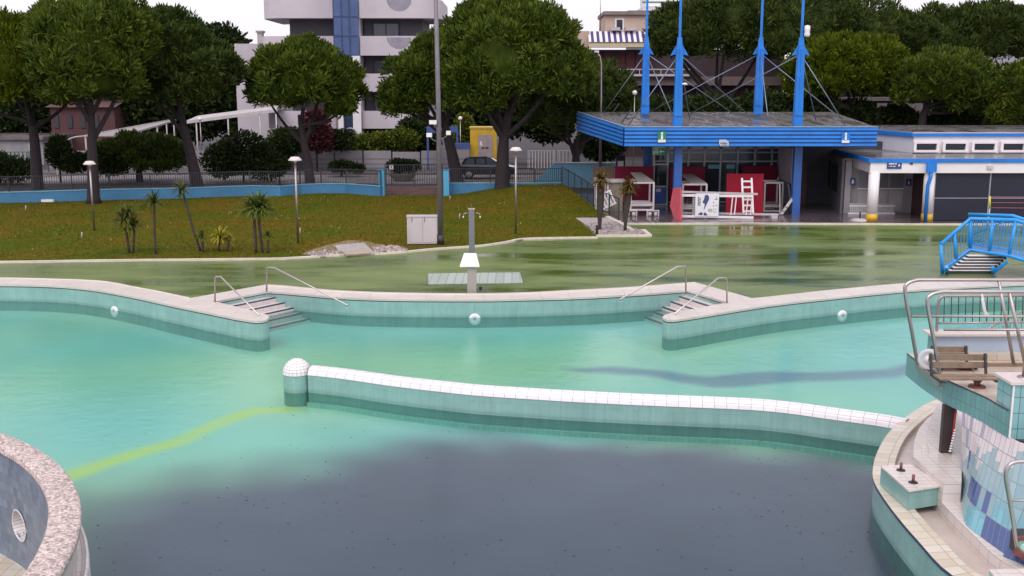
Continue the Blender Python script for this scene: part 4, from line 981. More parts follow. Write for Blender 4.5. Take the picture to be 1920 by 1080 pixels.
MB().box(c.x-.40, 56, c.z-.22, c.x+.40, 56.06, c.z+.17).build('board', M_green, t_)
MB().lathe((c.x, 56.03, c.z+.17), [(.42, 0), (.38, .07), (0, .1)], 16).build('lamp_housing', M_white, t_)
# running figure through a doorway, and arrow
g = MB(); y_ = 55.99
g.box(c.x-.33, y_-.012, c.z-.18, c.x-.29, y_, c.z+.12).box(c.x-.33, y_-.012, c.z+.10, c.x-.10, y_, c.z+.13).box(c.x-.12, y_-.012, c.z-.18, c.x-.09, y_, c.z+.13)
g.bar((c.x-.21, y_-.006, c.z-.02), (c.x-.18, y_-.006, c.z+.06), .01, .06).bar((c.x-.21, y_-.006, c.z-.02), (c.x-.26, y_-.006, c.z-.15), .01, .03).bar((c.x-.20, y_-.006, c.z-.02), (c.x-.14, y_-.006, c.z-.12), .01, .03)
g.bar((c.x+.05, y_-.006, c.z-.03), (c.x+.24, y_-.006, c.z-.03), .01, .05).add([(c.x-.04, y_-.012, c.z-.03), (c.x+.08, y_-.012, c.z-.13), (c.x+.08, y_-.012, c.z+.07)], [(0, 1, 2)])
g.build('running_figure', M_white, t_)
c = A(1357, 268, 54.1)
t_ = thing('notice_board', 'pale notice board with blurred writing on the middle of the blue fascia', 'sign', c)
pl = pm('notice_pale', (.45, .50, .66), rough=.5, var=.08)
MB().add([(c.x-.24, 54.08, c.z-.05), (c.x-.16, 54.08, c.z-.16), (c.x+.25, 54.08, c.z-.16), (c.x+.25, 54.08, c.z+.06), (c.x+.10, 54.08, c.z+.17), (c.x-.24, 54.08, c.z+.17)], [(0, 1, 2, 3, 4, 5)]).build('board', pl, t_)
rr_ = random.Random(3); g = MB(); glyphs(g, c.x-.18, c.x+.2, c.z-.03, .05, 54.07, rr_); glyphs(g, c.x-.12, c.x+.18, c.z-.12, .035, 54.07, rr_); g.build('lettering', M_darkblue, t_)
# ================================================================== entrance building behind the canopy
eb = thing('entrance_building', 'single storey building with dark glazed front under the blue canopy', 'building', (12, 64, 0))
def xat(px, Y_): return A(px, 350, Y_).x
YG = 60.4
xa, xb = xat(1236, YG), xat(1460, YG)
MB().box(xa, YG+.35, .05, 40, 66.2, 3.55).build('wall', pm('dark_interior', (.055, .055, .07), rough=.7, var=.2), eb)
MB().box(xa, YG+.2, .05, xb, YG+.3, 3.55).build('glazing', pm('front_glass', (.035, .050, .062), rough=.12, var=.35, vs=.5), eb)
fr = MB()
M_alu = pm('grey_aluminium', (.33, .32, .36), rough=.45, metal=.3, var=.1)
def zpx(py, Y_): return A(1300, py, Y_).z
for px in (1225, 1250, 1290, 1320, 1350, 1382, 1414, 1446, 1459): x = xat(px, YG); fr.box(x-.05, YG+.1, .05, x+.05, YG+.199, 3.5)
for z in (.15, 2.45, 2.95): fr.box(xa-.3, YG+.12, z-.04, xb, YG+.195, z+.04)
fr.box(xa-.3, YG+.10, 3.15, xb, YG+.198, 3.55)
fr.build('window_frame', M_alu, eb)
# open door with blue lower panel
dr = MB(); x0, x1 = xat(1225, 59.6), xat(1251, 59.6)
for x in (x0, x1): dr.box(x-.05, 59.55, .07, x+.05, 59.62, 2.95)
for z in (.11, 1.12, 2.35, 2.95): dr.box(x0, 59.552, z-.04, x1, 59.618, z+.04)
dro = dr.build('door', M_alu, eb)
MB().box(x0+.05, 59.57, .16, x1-.05, 59.6, 1.08).build('lower_panel', pm('door_blue', (.02, .07, .28), rough=.4), dro)
MB().box(x0+.05, 59.57, 1.16, x1-.05, 59.6, 2.31).build('pane', M_glass, dro)
MB().box(x0+.15, 59.54, .82, x0+.42, 59.549, 1.0).build('notice', M_offwhite, dro)
for (px, w_) in ((1337, .62), (1369, .5)):
    x = xat(px, 60.5); MB().box(x-w_/2, 60.5, zpx(316, 60.5), x+w_/2, 60.52, zpx(309, 60.5)).build('blue_poster', pm('turquoise_poster', (.12, .38, .42), rough=.5), eb)
# screen wall, side wall and shadowed bay
sc = MB(); a, c = A(1457, 332, 60.2), A(1483, 345, 56.6)
sc.add([(a.x, a.y, a.z), (c.x, c.y, c.z), (c.x, c.y, 3.4), (a.x, a.y, 3.4), (a.x+.15, a.y+.05, a.z), (c.x+.15, c.y+.05, c.z), (c.x+.15, c.y+.05, 3.4), (a.x+.15, a.y+.05, 3.4)], [(0, 1, 2, 3), (1, 5, 6, 2), (0, 4, 5, 1), (4, 7, 6, 5)])
sc.build('screen_panel', pm('lilac_panel', (.40, .35, .42), rough=.6, var=.08), eb)
bay = MB(); p0 = G(1535, 368, .05); p1 = G(1580, 402, .05); p0 = Vector((p0.x, 64.5, 0)); p1 = Vector((p1.x, 55.8, 0))
bay.prism([(p0.x, p0.y), (p1.x, p1.y), (p1.x+.12, p1.y), (p0.x+.12, p0.y)], .05, 2.9, bottom=False).build('side_wall', pm('bay_wall', (.13, .12, .14), rough=.6, var=.15), eb)
for f in (.25, .6):
    q = p0.lerp(p1, f); q2 = p0.lerp(p1, f+.22); MB().prism([(q.x-.06, q.y), (q2.x-.06, q2.y), (q2.x-.02, q2.y), (q.x-.02, q.y)], 1.0, 2.5, bottom=False).build('window', M_glass, eb)
MB().box(xat(1497, 60.2), YG-.1, .06, xat(1513, 60.2), YG+.1, 2.4).build('red_door', pm('faded_red', (.12, .05, .06), rough=.6), eb)
MB().box(xat(1462, 60.3), YG+.02, .055, xat(1496, 60.3), YG+.33, 3.5).build('bay_back_wall', pm('bay_back', (.10, .10, .13), rough=.7), eb)
# ================================================================== changing room building (right)
YC = 52.5
cb = thing('changing_block', 'long white changing block with blue roof edges, clerestory windows and dark panel front', 'building', (30, 56, 0))
xl = xat(1628, YC); XE = 46.
zbm = A(1700, 324, YC).z; ztr = A(1700, 298, YC).z
Lrear = A(1560, 276, 62.5)
MB().box(xl, YC-.15, zbm, XE, YC+.15, ztr-.17).build('front_beam', M_white, cb)
MB().prism([(xl-.02, YC), (xl-.02, YC+.16), (Lrear.x, 62.5), (Lrear.x-.2, 62.5)], zbm+.02, ztr-.17).build('side_beam', M_plaster, cb)
MB().box(xl-.1, YC-.22, ztr-.168, XE, YC-.12, ztr+.02).prism([(xl-.12, YC-.2), (xl+.0, YC-.2), (Lrear.x-.1, 62.5), (Lrear.x-.22, 62.5)], ztr-.17, ztr+.03).build('lower_roof_trim', M_blue, cb)
mb = MB(); tri_poly(mb, [(xl-.05, YC-.15), (XE, YC-.15), (XE, 64), (Lrear.x-.1, 64)], ztr); mb.build('lower_roof', M_roof, cb)
YK = 57.2; kx = xat(1707, YK); zk = A(1750, 251, YK).z
Lk = A(1645, 247, 61.5)
cw = MB(); cw.box(kx, YK, ztr+.005, XE, YK+.2, zk-.14)
cw.prism([(kx, YK), (kx+.15, YK+.1), (Lk.x+.15, 61.5), (Lk.x, 61.5)], ztr+.004, zk-.142).build('clerestory_wall', M_white, cb)
MB().box(kx-.1, YK-.14, zk-.138, XE, YK+.0, zk+.04).prism([(kx-.15, YK-.12), (kx, YK-.12), (Lk.x, 61.6), (Lk.x-.15, 61.6)], zk-.14, zk+.05).build('upper_roof_trim', M_blue, cb)
MB().box(kx-.12, YK-.17, zk+.041, XE, YK-.1, zk+.075).build('upper_roof_lip', M_white, cb)
mb = MB(); tri_poly(mb, [(kx-.1, YK-.1), (XE, YK-.1), (XE, 70), (Lk.x+2.5, 70), (Lk.x-.1, 61.6)], zk+.03); mb.build('upper_roof', M_roof2, cb)
for k in range(7):
    a = 1716+k*54.2; x0 = A(a, 275, YK).x; x1 = A(a+38, 275, YK).x; z0 = A(1740, 281, YK).z; z1 = A(1740, 269, YK).z
    wd = MB(); d_ = .28
    wd.box(x0-.14, YK-.25, z0-.12, x1+.14, YK-.005, z0-.0).box(x0-.14, YK-.2, z1, x1+.14, YK-.005, z1+.10).box(x0-.14, YK-.2, z0+.001, x0, YK-.005, z1-.001).box(x1, YK-.2, z0+.001, x1+.14, YK-.005, z1-.001)
    w0 = wd.build('clerestory_window', M_white, cb); MB().box(x0, YK-.06, z0, x1, YK-.01, z1).build('pane', M_glass, w0)
# columns with yellow bases
for px in (1634, 1737):
    x = A(px, 415, YC).x; cl = MB().tube([(x, YC, .4), (x, YC, zbm)], .26, 20).build('column', M_white, cb)
    MB().tube([(x, YC, .05), (x, YC, .41)], .275, 20).build('yellow_base', M_yellow, cl)
x = A(1743, 350, YC-.3).x
dp = MB(); dp.box(x-.22, YC-.48, ztr-.62, x+.22, YC-.25, ztr-.17); dp.tube([(x-.02, YC-.38, ztr-.6), (x-.02, YC-.38, zbm-.2), (x-.12, YC-.36, zbm-.6), (x-.12, YC-.36, .05)], .09, 12)
dp.build('downpipe', M_blue, cb)
# inner walls
yI = 56.2; x0, x1 = A(1577, 380, yI).x, A(1709, 380, yI).x
MB().box(x0, yI, .05, x1, yI+.2, 2.9).build('inner_wall', M_plaster, cb)
MB().box(x1+.01, yI-.0, .05, x1+.14, YC+1.0, 2.9).build('recess_wall', pm('dark_maroon', (.07, .03, .035), rough=.6, var=.2), cb)
MB().box(x1+.15, yI, .05, XE, yI+.18, 2.9).build('recess_back', pm('recess_dark', (.05, .035, .04), rough=.7), cb)
wf = MB()
xs3 = [A(p_, 350, yI).x for p_ in (1608, 1637, 1666, 1695)]
for i in range(3):
    w1 = MB().box(xs3[i]+.05, yI-.03, 1.35, xs3[i+1]-.05, yI-.012, 2.6).build('frosted_window', pm('frosted_glass', (.20, .19, .22), rough=.3, var=.1), cb)
    MB().box(xs3[i], yI-.06, 1.28, xs3[i+1]-.02, yI-.031, 1.345).build('sill', M_white, w1)
    MB().box(xs3[i]+.05, yI-.03, .12, xs3[i+1]-.05, yI-.008, 1.2).build('lower_panel', M_offwhite, cb)
pl_ = MB().box(A(1590, 380, yI).x-.3, yI-.25, .05, A(1590, 380, yI).x+.02, yI-.001, 2.75).build('pilaster', M_plaster, cb)
# dark panel doors of the right bay
DX0 = A(1748, 400, YC+.1).x
for k in range(5):
    a = DX0+k*2.72; d0 = MB().box(a+.03, YC+.05, .08, a+2.68, YC+.12, zbm-.03).build('dark_panel', M_darkblue, cb)
    MB().box(a+.03, YC+.035, 1.16, a+2.68, YC+.049, 1.20).build('cross_bar', M_alu, d0)
    MB().box(a-.035, YC+.03, .06, a+.028, YC+.13, zbm-.01).build('panel_post', M_alu, cb)
MB().box(A(1848, 312, YC).x, YC-.25, A(1848, 316, YC).z, A(1858, 312, YC).x, YC-.151, A(1848, 310, YC).z).build('wall_lamp', M_offwhite, cb)
MB().box(A(1704, 306, YC).x, YC-.2, A(1704, 308, YC).z, A(1709, 306, YC).x, YC-.151, A(1704, 304, YC).z).build('wall_camera', M_dark, cb)
# signs on the changing block
a = A(1660.5, 316, YC); c = A(1688.5, 302.5, YC)
t_ = thing('direction_sign', 'navy sign with two white lines and an arrow on the white beam', 'sign', (a.x, YC-.17, a.z))
MB().box(a.x, YC-.19, a.z, c.x, YC-.155, c.z).build('board', pm('sign_navy', (.03, .05, .20), rough=.4), t_)
g = MB(); glyphs(g, a.x+.08, a.x+.50, a.z+.21, .075, YC-.192, rr_); glyphs(g, a.x+.08, a.x+.42, a.z+.10, .045, YC-.192, rr_)
g.build('lettering', M_white, t_)
MB().lathe((c.x-.13, YC-.192, 0), [(0, 0)], 3) if False else None
g = MB(); q = Vector((c.x-.13, YC-.195, a.z+.2)); g.bar(q+Vector((0, 0, .09)), q, .01, .03).add([q+Vector((-.07, 0, 0)), q+Vector((.07, 0, 0)), q+Vector((0, 0, -.1))], [(0, 2, 1)]); g.build('arrow', M_white, t_)
for i, (px, py, Y_, lb) in enumerate(((1599, 340, 55.9, 'small navy toilet pictogram sign on the pilaster left of the frosted windows'), (1704, 342, 56.1, 'small navy pictogram sign at the right end of the frosted windows'))):
    c = A(px, py, Y_); t_ = thing('pictogram_sign', lb, 'sign', c)
    MB().box(c.x-.14, Y_, c.z-.18, c.x+.14, Y_+.02, c.z+.18).build('board', pm('sign_navy', (.03, .05, .20), rough=.4), t_)
    MB().box(c.x-.045, Y_-.012, c.z-.11, c.x+.045, Y_-.001, c.z+.05).lathe((c.x, Y_-.006, c.z+.09), [(0, -.02), (.03, 0), (0, .02)], 8).build('figure', M_white, t_)
# slatted bench / stacked loungers in front of inner wall
y_ = 55.2; x0, x1 = A(1592, 395, y_).x, A(1678, 395, y_).x
t_ = thing('stacked_lounger', 'white slatted plastic lounger standing on its side below the frosted windows', 'lounger', ((x0+x1)/2, y_, .05))
MB().bar((x0, y_, A(1600, 386, y_).z), (x1, y_, A(1600, 386, y_).z), .05, .07).build('top_rail', M_white, t_)
MB().bar((x0-.05, y_, .11), (x1, y_, .11), .08, .09).build('bottom_rail', M_white, t_)
g = MB(); x = x0+.03
while x < x1-.05: g.box(x, y_-.02, .15, x+.07, y_+.02, .65); x += .105
g.build('slats', M_offwhite, t_)
c = G(1612, 413, .05); t_ = thing('parasol_base', 'round white parasol foot with short dark stub beside the left white column', 'parasol base', c)
MB().lathe(c, [(.0, .1), (.25, .1), (.42, .03), (.44, 0)], 22).build('foot', M_offwhite, t_); MB().tube([c+Vector((0, 0, .1)), c+Vector((0, 0, .42))], .04, 8).build('stub', M_dark, t_)
# yellow post with ropes
c = G(1856, 412, .05); c = Vector((A(1854, 400, 51.0).x, 51.0, .0))
t_ = thing('rope_post', 'yellow topped post holding red and white ropes before the dark panels', 'post', c)
zt_ = A(1854, 368, 51).z
MB().tube([c, c+Vector((.03, 0, zt_*.6))], .03, 8).build('lower_tube', M_offwhite, t_)
MB().tube([c+Vector((.03, 0, zt_*.6)), c+Vector((-.02, 0, zt_))], .045, 8).build('yellow_top', pm('lime_yellow', (.65, .58, .05), rough=.5), t_)
g = MB()
for k, dz in enumerate((.02, .3, .55)): g.tube([c+Vector((0, 0, zt_-dz)), c+Vector((3, .2, zt_-dz-.05)), c+Vector((6.5, .4, zt_-dz+.02))], .014, 5)
g.build('rope', pm('red_rope', (.45, .12, .12), rough=.7), t_)
# ================================================================== stored things on the terrace
def panel(px0, py0, px1, py1, Y_, mat, name, label, lean=.15, cat='panel', th=.04):
    a = A(px0, py1, Y_); c = A(px1, py0, Y_)
    mb_ = MB(); z0 = max(a.z, .055)
    V = [(a.x, Y_, z0), (c.x, Y_, z0), (c.x, Y_+lean, c.z), (a.x, Y_+lean, c.z)]; V += [(v[0], v[1]+th, v[2]) for v in V]
    mb_.add(V, [(0, 1, 2, 3), (7, 6, 5, 4), (0, 4, 5, 1), (1, 5, 6, 2), (2, 6, 7, 3), (3, 7, 4, 0)])
    o = mb_.build(name, mat); return tag(o, label, cat, group='red boards stored on the terrace')
panel(1112, 313, 1152, 380, 59.3, pm('brown_board', (.085, .045, .02), rough=.6, var=.2), 'board', 'brown board behind the left palm', .1)
panel(1152, 312, 1226, 378, 59.2, M_dred, 'board', 'dark red board behind the white trolley left of the glass door', .1)
panel(1255, 312, 1323, 372, 59.0, M_dred, 'board', 'dark red board behind the blue front column', .1)
panel(1390, 311, 1457, 378, 59.5, M_dred, 'board', 'dull dark red board farthest back behind the bright red one', .1)
panel(1361, 326, 1433, 400, 55.6, M_red, 'board', 'bright red board behind the upright white ladder', .1)
panel(1156, 350, 1182, 378, 58.0, pm('bright_red', (.55, .01, .015), rough=.4), 'board', 'small bright red board low behind the right palm', .05)
# pink padded shell seen on edge
v = [A(1275, 352, 53.0), A(1276, 415, 52.7), A(1264, 411, 53.6), A(1256, 386, 54.2), A(1262, 353, 54.0)]
mb = MB(); w_ = [p+Vector((.10, .12, 0)) for p in v]; mb.add(v+w_, [(0, 4, 3, 2, 1), (5, 6, 7, 8, 9)]+[(k, (k+1) % 5, 5+(k+1) % 5, 5+k) for k in range(5)])
tag(mb.build('padded_shell', pm('coral_padding', (.62, .10, .13), rough=.55, var=.15, vs=2)), 'coral red padded panel standing on edge against the blue front column', 'panel')
def frame_box(px0, pyT, px1, pyB, Y_, dep, label, name='trolley', group='white wooden frames stored on the terrace', shelves=(.45, .75), mat=M_offwhite, feet=True, roof=True):
    a = A(px0, pyB, Y_); c = A(px1, pyT, Y_); z0 = .32 if feet else .08; z1 = c.z; x0, x1 = a.x, c.x; b_ = .085
    t_ = thing(name, label, 'frame', ((x0+x1)/2, Y_+dep/2, .05), group=group)
    g = MB()
    for x in (x0, x1):
        for y in (Y_, Y_+dep): MB().box(x-b_/2, y-b_/2, z0, x+b_/2, y+b_/2, z1).build('upright', mat, t_)
    for z in (z0+.05, z0+.3, z1-.02):
        g = MB()
        for y in (Y_, Y_+dep): g.box(x0+b_/2, y-.035, z-.045, x1-b_/2, y+.035, z+.045)
        for x in (x0, x1): g.box(x-.03, Y_+b_/2, z-.04, x+.03, Y_+dep-b_/2, z+.04)
        g.build('rail', mat, t_)
    g = MB(); y = Y_+.15
    while y < Y_+dep-.1: g.box(x0+.05, y, z0+.351, x1-.05, y+.10, z0+.375); y += .16
    g.build('slat_shelf', mat, t_)
    if roof:
        g = MB(); g.add([(x0+.35, Y_+.1, z1+.03), (x1+.0, Y_+.1, z1+.03), (x1-.45, Y_+dep, z1+.35), (x0+.15, Y_+dep, z1+.35), (x0+.35, Y_+.1, z1+.07), (x1, Y_+.1, z1+.07), (x1-.45, Y_+dep, z1+.39), (x0+.15, Y_+dep, z1+.39)],
                       [(0, 3, 2, 1), (4, 5, 6, 7), (0, 1, 5, 4), (1, 2, 6, 5), (2, 3, 7, 6), (3, 0, 4, 7)]); g.build('sloping_top', pm('grey_board', (.20, .18, .17), rough=.6, var=.2), t_)
    if feet:
        for x in (x0+.02, x1-.02):
            g = MB(); g.box(x-.32, Y_-.1, .30, x+.32, Y_+.0, .36).box(x-.32, Y_-.1, .05, x-.26, Y_, .299).box(x+.26, Y_-.1, .05, x+.32, Y_, .299).lathe((x-.15, Y_-.05, .05), [(0, 0), (.09, 0), (.1, .1), (.09, .2), (0, .2)], 10).lathe((x+.15, Y_-.05, .05), [(0, 0), (.09, 0), (.1, .1), (.09, .2), (0, .2)], 10)
            g.build('castor_foot', mat, t_)
    return t_
frame_box(1182, 342, 1226, 398, 54.6, 1.6, 'white frame trolley with grey sloping top behind the right palm')
frame_box(1279, 345, 1325, 400, 55.2, 1.6, 'white frame trolley right of the blue front column', feet=False)
frame_box(1118, 338, 1140, 385, 56.6, 1.5, 'narrow white frame behind the left palm trunk', feet=False, roof=False)
frame_box(1432, 342, 1468, 397, 56.2, 1.2, 'white metal frame right of the bright red board', feet=False, roof=False, mat=M_steelp)
# tilted grid
c = A(1136, 375, 55.4); t_ = thing('slatted_grid', 'small white slatted grid leaning between the two palms', 'grid', c)
Mx = Matrix.Translation(c)@Matrix.Rotation(R(-25), 4, 'Y')
g = MB()
for k in range(5): g.box(-.36+k*.17, -.02, -.36, -.26+k*.17, .02, .36, Mx)
g.build('slats', M_white, t_); g = MB(); g.box(-.40, -.045, -.40, .44, -.021, -.32, Mx).box(-.40, -.045, .32, .44, -.021, .40, Mx); g.build('battens', M_white, t_)
# stone-like cabinet behind palm
c = A(1157, 380, 57); t_ = thing('stone_plinth', 'rough grey brown block standing behind the left palm', 'plinth', (c.x, 57, .05))
MB().box(c.x-.45, 57, .05, c.x+.30, 57.6, A(1157, 342, 57).z).build('block', pm('rough_stone', (.26, .22, .17), rough=.9, var=.3, vs=4, bump=.8, bs=9), t_); MB().box(c.x-.55, 56.9, A(1157, 342, 57).z+.002, c.x+.4, 57.7, A(1157, 338, 57).z+.03).build('top', M_offwhite, t_)
# lying white ladder frame with poster
Yl = 53.4; t_ = thing('lying_frame', 'long white ladder frame lying on its side along the terrace kerb', 'ladder', A(1350, 408, Yl))
z1, z0 = A(1300, 366, Yl).z, A(1300, 405, Yl).z; xa, xb = A(1275, 380, Yl).x, A(1425, 380, Yl).x
MB().bar((xa, Yl, z1), (xb-.4, Yl, z1-.05), .06, .12).build('top_rail', M_white, t_); MB().bar((xa-.1, Yl, z0), (xb-.3, Yl, z0-.08), .06, .12).build('bottom_rail', M_white, t_)
MB().bar((xa, Yl+.6, z1+.12), (xb+.0, Yl+.6, z1+.0), .06, .10).build('rear_rail', M_offwhite, t_); MB().bar((xa, Yl+.6, z0+.1), (xb+1.1, Yl+.6, z0+.0), .06, .10).build('rear_rail', M_offwhite, t_)
for px in (1371, 1378, 1400, 1408): x = A(px, 380, Yl).x; MB().bar((x, Yl+.02, z0+.05), (x+.06, Yl+.02, z1-.1), .05, .05).build('rung', M_white, t_)
MB().box(A(1299, 380, Yl).x, Yl+.05, z0, A(1304, 380, Yl).x, Yl+.1, z1-.06).build('grey_stile', M_concrete, t_)
for px in (1284, 1452): x = A(px, 380, Yl+.3).x; MB().box(x-.15, Yl+.1, .05, x+.15, Yl+.6, max(.2, z0-.07)).build('foot_block', M_offwhite, t_)
pz0, pz1 = A(1300, 406, Yl-.1).z, A(1300, 363, Yl-.1).z; px0, px1 = A(1304, 380, Yl-.1).x, A(1348, 380, Yl-.1).x; yp = Yl-.08
t_ = thing('poster_board', 'white poster board with a dark blue fish-like shape fixed on the lying ladder frame', 'poster', ((px0+px1)/2, yp, pz0))
MB().box(px0, yp, pz0, px1, yp+.03, pz1).build('board', pm('poster_white', (.72, .72, .76), rough=.4, var=.04), t_)
W_, H_ = px1-px0, pz1-pz0
def pp(u, v_): return Vector((px0+u*W_, yp-.004, pz0+v_*H_))
def shape(pts, name, mat, dy=.0):
    g = MB(); P_ = [pp(*q)+Vector((0, -dy, 0)) for q in pts]; T = tessellate_polygon([P_]); g.add(P_, [tuple(x) for x in T]); return g.build(name, mat, t_)
M_fish = pm('poster_navy', (.045, .06, .16), rough=.5, var=.3, vs=6)
shape([(.40, .93), (.50, .95), (.57, .88), (.58, .75), (.52, .62), (.46, .48), (.40, .34), (.36, .27), (.39, .45), (.40, .56), (.34, .58), (.30, .62), (.36, .75)], 'curved_shape', M_fish)
shape([(.12, .08), (.22, .18), (.34, .17), (.30, .05)], 'lower_shape', M_fish, .001); shape([(.36, .05), (.38, .18), (.46, .16), (.54, .04)], 'lower_shape', M_fish, .001)
shape([(.55, .20), (.72, .20), (.72, .34), (.55, .34)], 'beige_box', pm('poster_beige', (.42, .40, .32), rough=.6)); shape([(.76, .18), (.90, .18), (.90, .34), (.76, .34)], 'framed_box', M_concrete); shape([(.78, .20), (.88, .20), (.88, .32), (.78, .32)], 'framed_box_inner', M_white, .002)
g = MB(); xx = [.10, .17]
rr2 = random.Random(5)
for u_, w2 in ((.10, .055), (.175, .045)):
    v_ = .48
    while v_ < .82:
        h2 = rr2.uniform(.035, .06); a = pp(u_, v_); c = pp(u_+w2, v_+h2*.8); g.box(a.x, yp-.008, a.z, c.x, yp-.001, c.z); v_ += h2+.01
a, c = pp(.80, .74), pp(.95, .76); g.box(a.x, yp-.008, a.z, c.x, yp-.001, c.z); a, c = pp(.88, .78), pp(.90, .86); g.box(a.x, yp-.008, a.z, c.x, yp-.001, c.z)
g.build('lettering', pm('ink', (.03, .035, .06), rough=.6), t_)
for (u_, v_) in ((.78, .60), (.78, .46), (.90, .49)):
    g = MB(); c = pp(u_, v_); g.lathe((0, 0, 0), [(.0, 0), (.04, 0)], 10); om(g, Matrix.Translation(c+Vector((0, -.002, 0)))@Matrix.Rotation(R(90), 4, 'X')); g.build('round_mark', M_concrete, t_)
# upright ladder
Yu = 54.2; t_ = thing('upright_ladder', 'white wooden ladder standing upright against the bright red board', 'ladder', A(1400, 402, Yu))
for a, c in (((1394, 402), (1391, 334)), ((1412, 402), (1409, 334))): p0, p1 = A(*a, Yu), A(*c, Yu+.8); p0.z = max(p0.z, .1); MB().bar(p0, p1, .09, .07).build('stile', M_white, t_)
for py in (340, 351, 363, 374, 385, 396): p0, p1 = A(1393, py, Yu+.8*(402-py)/68), A(1411, py, Yu+.8*(402-py)/68); MB().bar(p0, p1, .06, .09).build('rung', M_white, t_)
# folded steps
Ys = 55.0; t_ = thing('folding_steps', 'grey metal folding steps leaning beside the right blue column', 'steps', A(1470, 402, Ys))
for k in range(4):
    p0 = A(1460+k*5, 395-k*7+14, Ys-.2*k*.0); p1 = A(1476+k*5, 378-k*7+8, Ys+.5); MB().bar(p0, p1, .16, .04).build('tread', M_offwhite, t_)
MB().bar(A(1462, 345, Ys+.2), A(1462, 402, Ys), .05).bar(A(1478, 345, Ys+.6), A(1484, 395, Ys+.3), .05).build('side_frame', M_steelp, t_)
# skirting: upright white advert post behind fence
c = A(1163, 305, 66); t_ = thing('advert_board', 'small dark and white display board behind the terrace boards', 'sign', c)
MB().box(c.x-.25, 66, c.z-.6, c.x+.3, 66.05, c.z+.45).build('board', M_darkblue, t_); MB().box(c.x-.15, 65.985, c.z-.5, c.x+.2, 65.999, c.z+.1).build('white_patch', M_white, t_)

for (px, py) in ((1184, 412), (1209, 412), (1222, 412), (1232, 411), (1502, 411), (1515, 411), (1540, 411), (1552, 411), (1566, 411)):
    a_ = G(px, py, .054); c_ = G(px+11, py+5.5, .054); d_ = Vector((.05, 0, 0))
    tag(MB().add([a_-d_, c_-d_, c_+d_, a_+d_], [(0, 1, 2, 3)]).build('floor_drain', M_dark), kind='structure')
# ================================================================== boundary walls and fences
def wall_strip(name, label, pts, ztop, mat=None, th=.22):
    f = [Vector((p.x, p.y, 0)) for p in pts]; b_ = offs(f, th)
    if sum(q.y for q in b_) < sum(q.y for q in f): b_ = offs(f, -th)
    t_ = thing(name, label, 'wall', f[len(f)//2])
    mb_ = MB()
    for i in range(len(f)-1): mb_.prism([(f[i].x, f[i].y), (f[i+1].x, f[i+1].y), (b_[i+1].x, b_[i+1].y), (b_[i].x, b_[i].y)], -.1, ztop, bottom=False)
    mb_.build('wall', mat or M_bluewall, t_); c1 = offs(f, -.02) if b_[0].y > f[0].y else f
    mb_ = MB(); f2 = [p+Vector((0, -.03, 0)) for p in f]; b2 = [p+Vector((0, .03, 0)) for p in b_]
    for i in range(len(f)-1): mb_.prism([(f2[i].x, f2[i].y), (f2[i+1].x, f2[i+1].y), (b2[i+1].x, b2[i+1].y), (b2[i].x, b2[i].y)], ztop+.002, ztop+.045)
    mb_.build('cap', pm('wall_cap_blue', (.16, .34, .46), rough=.5), t_)
    return f, b_
def fence(name, label, pts, z0, z1, step=.13, post=2.4, mat=None, group='railings along the park boundary', zf=None, bar=.017):
    mat = mat or M_dark
    t_ = thing(name, label, 'fence', (pts[0].x, pts[0].y, z0), group=group)
    zf = zf or (lambda x, y: 0)
    def Z(p, z): return Vector((p.x, p.y, z+zf(p.x, p.y)))
    g = MB()
    for i in range(len(pts)-1):
        g.bar(Z(pts[i], z1), Z(pts[i+1], z1), .04, .04); g.bar(Z(pts[i], z0+.06), Z(pts[i+1], z0+.06), .03, .03)
    g.build('rails', mat, t_); g = MB()
    for i in range(len(pts)-1):
        L = (pts[i+1]-pts[i]).length; n = max(1, int(L/step))
        for k in range(n): p = pts[i].lerp(pts[i+1], (k+.5)/n); g.add([Z(p, z0+.06)+Vector((-bar, 0, 0)), Z(p, z0+.06)+Vector((bar, 0, 0)), Z(p, z1)+Vector((bar, 0, 0)), Z(p, z1)+Vector((-bar, 0, 0)), Z(p, z0+.06)+Vector((0, bar*1.7, 0)), Z(p, z1)+Vector((0, bar*1.7, 0))], [(0, 1, 2, 3), (1, 4, 5, 2), (4, 0, 3, 5)])
    g.build('bars', mat, t_)
    for i in range(len(pts)-1):
        L = (pts[i+1]-pts[i]).length; n = max(1, round(L/post))
        for k in range(n+(i == len(pts)-2)):
            p = pts[i].lerp(pts[i+1], k/n); MB().bar(Z(p, z0-.05), Z(p, z1+.04), .055).build('post', mat, t_)
    return t_
WLt = [Vector((-60, 60.5, 0))]+[Vector((p.x, p.y, 0)) for p in wallL]
f_, b_ = wall_strip('blue_wall', 'long low sky blue boundary wall left of the gate behind the lawn', WLt, .62)
mid_ = [(a+c)/2 for a, c in zip(f_, b_)]
fence('boundary_fence', 'dark barred fence on top of the blue wall at the left', mid_[:8], .66, 1.52)
fence('boundary_fence', 'dark mesh fence on the blue wall just left of the gate', mid_[7:], .66, 1.55, step=.10, bar=.012)
wr2 = [gx_r, Vector((1.4, 66, 0)), Vector((3.1, 66.2, 0))]
f_, b_ = wall_strip('blue_wall', 'low sky blue wall right of the gate, half sunk in the sloping lawn', wr2, .72)
fence('boundary_fence', 'dark barred fence on the blue wall right of the gate in front of the car', [(a+c)/2 for a, c in zip(f_, b_)], .78, 1.62)
tz = lambda x, y: lz(x-.25, y)-.03
fence('boundary_fence', 'dark barred fence going down the slope beside the paved terrace', [Vector((3.1, 66.2, 0)), Vector((3.95, 60.5, 0)), Vector((4.65, 56.2, 0)), Vector((5.35, 53.2, 0))], .05, 1.08, zf=tz, step=.24, post=1.7, bar=.008)
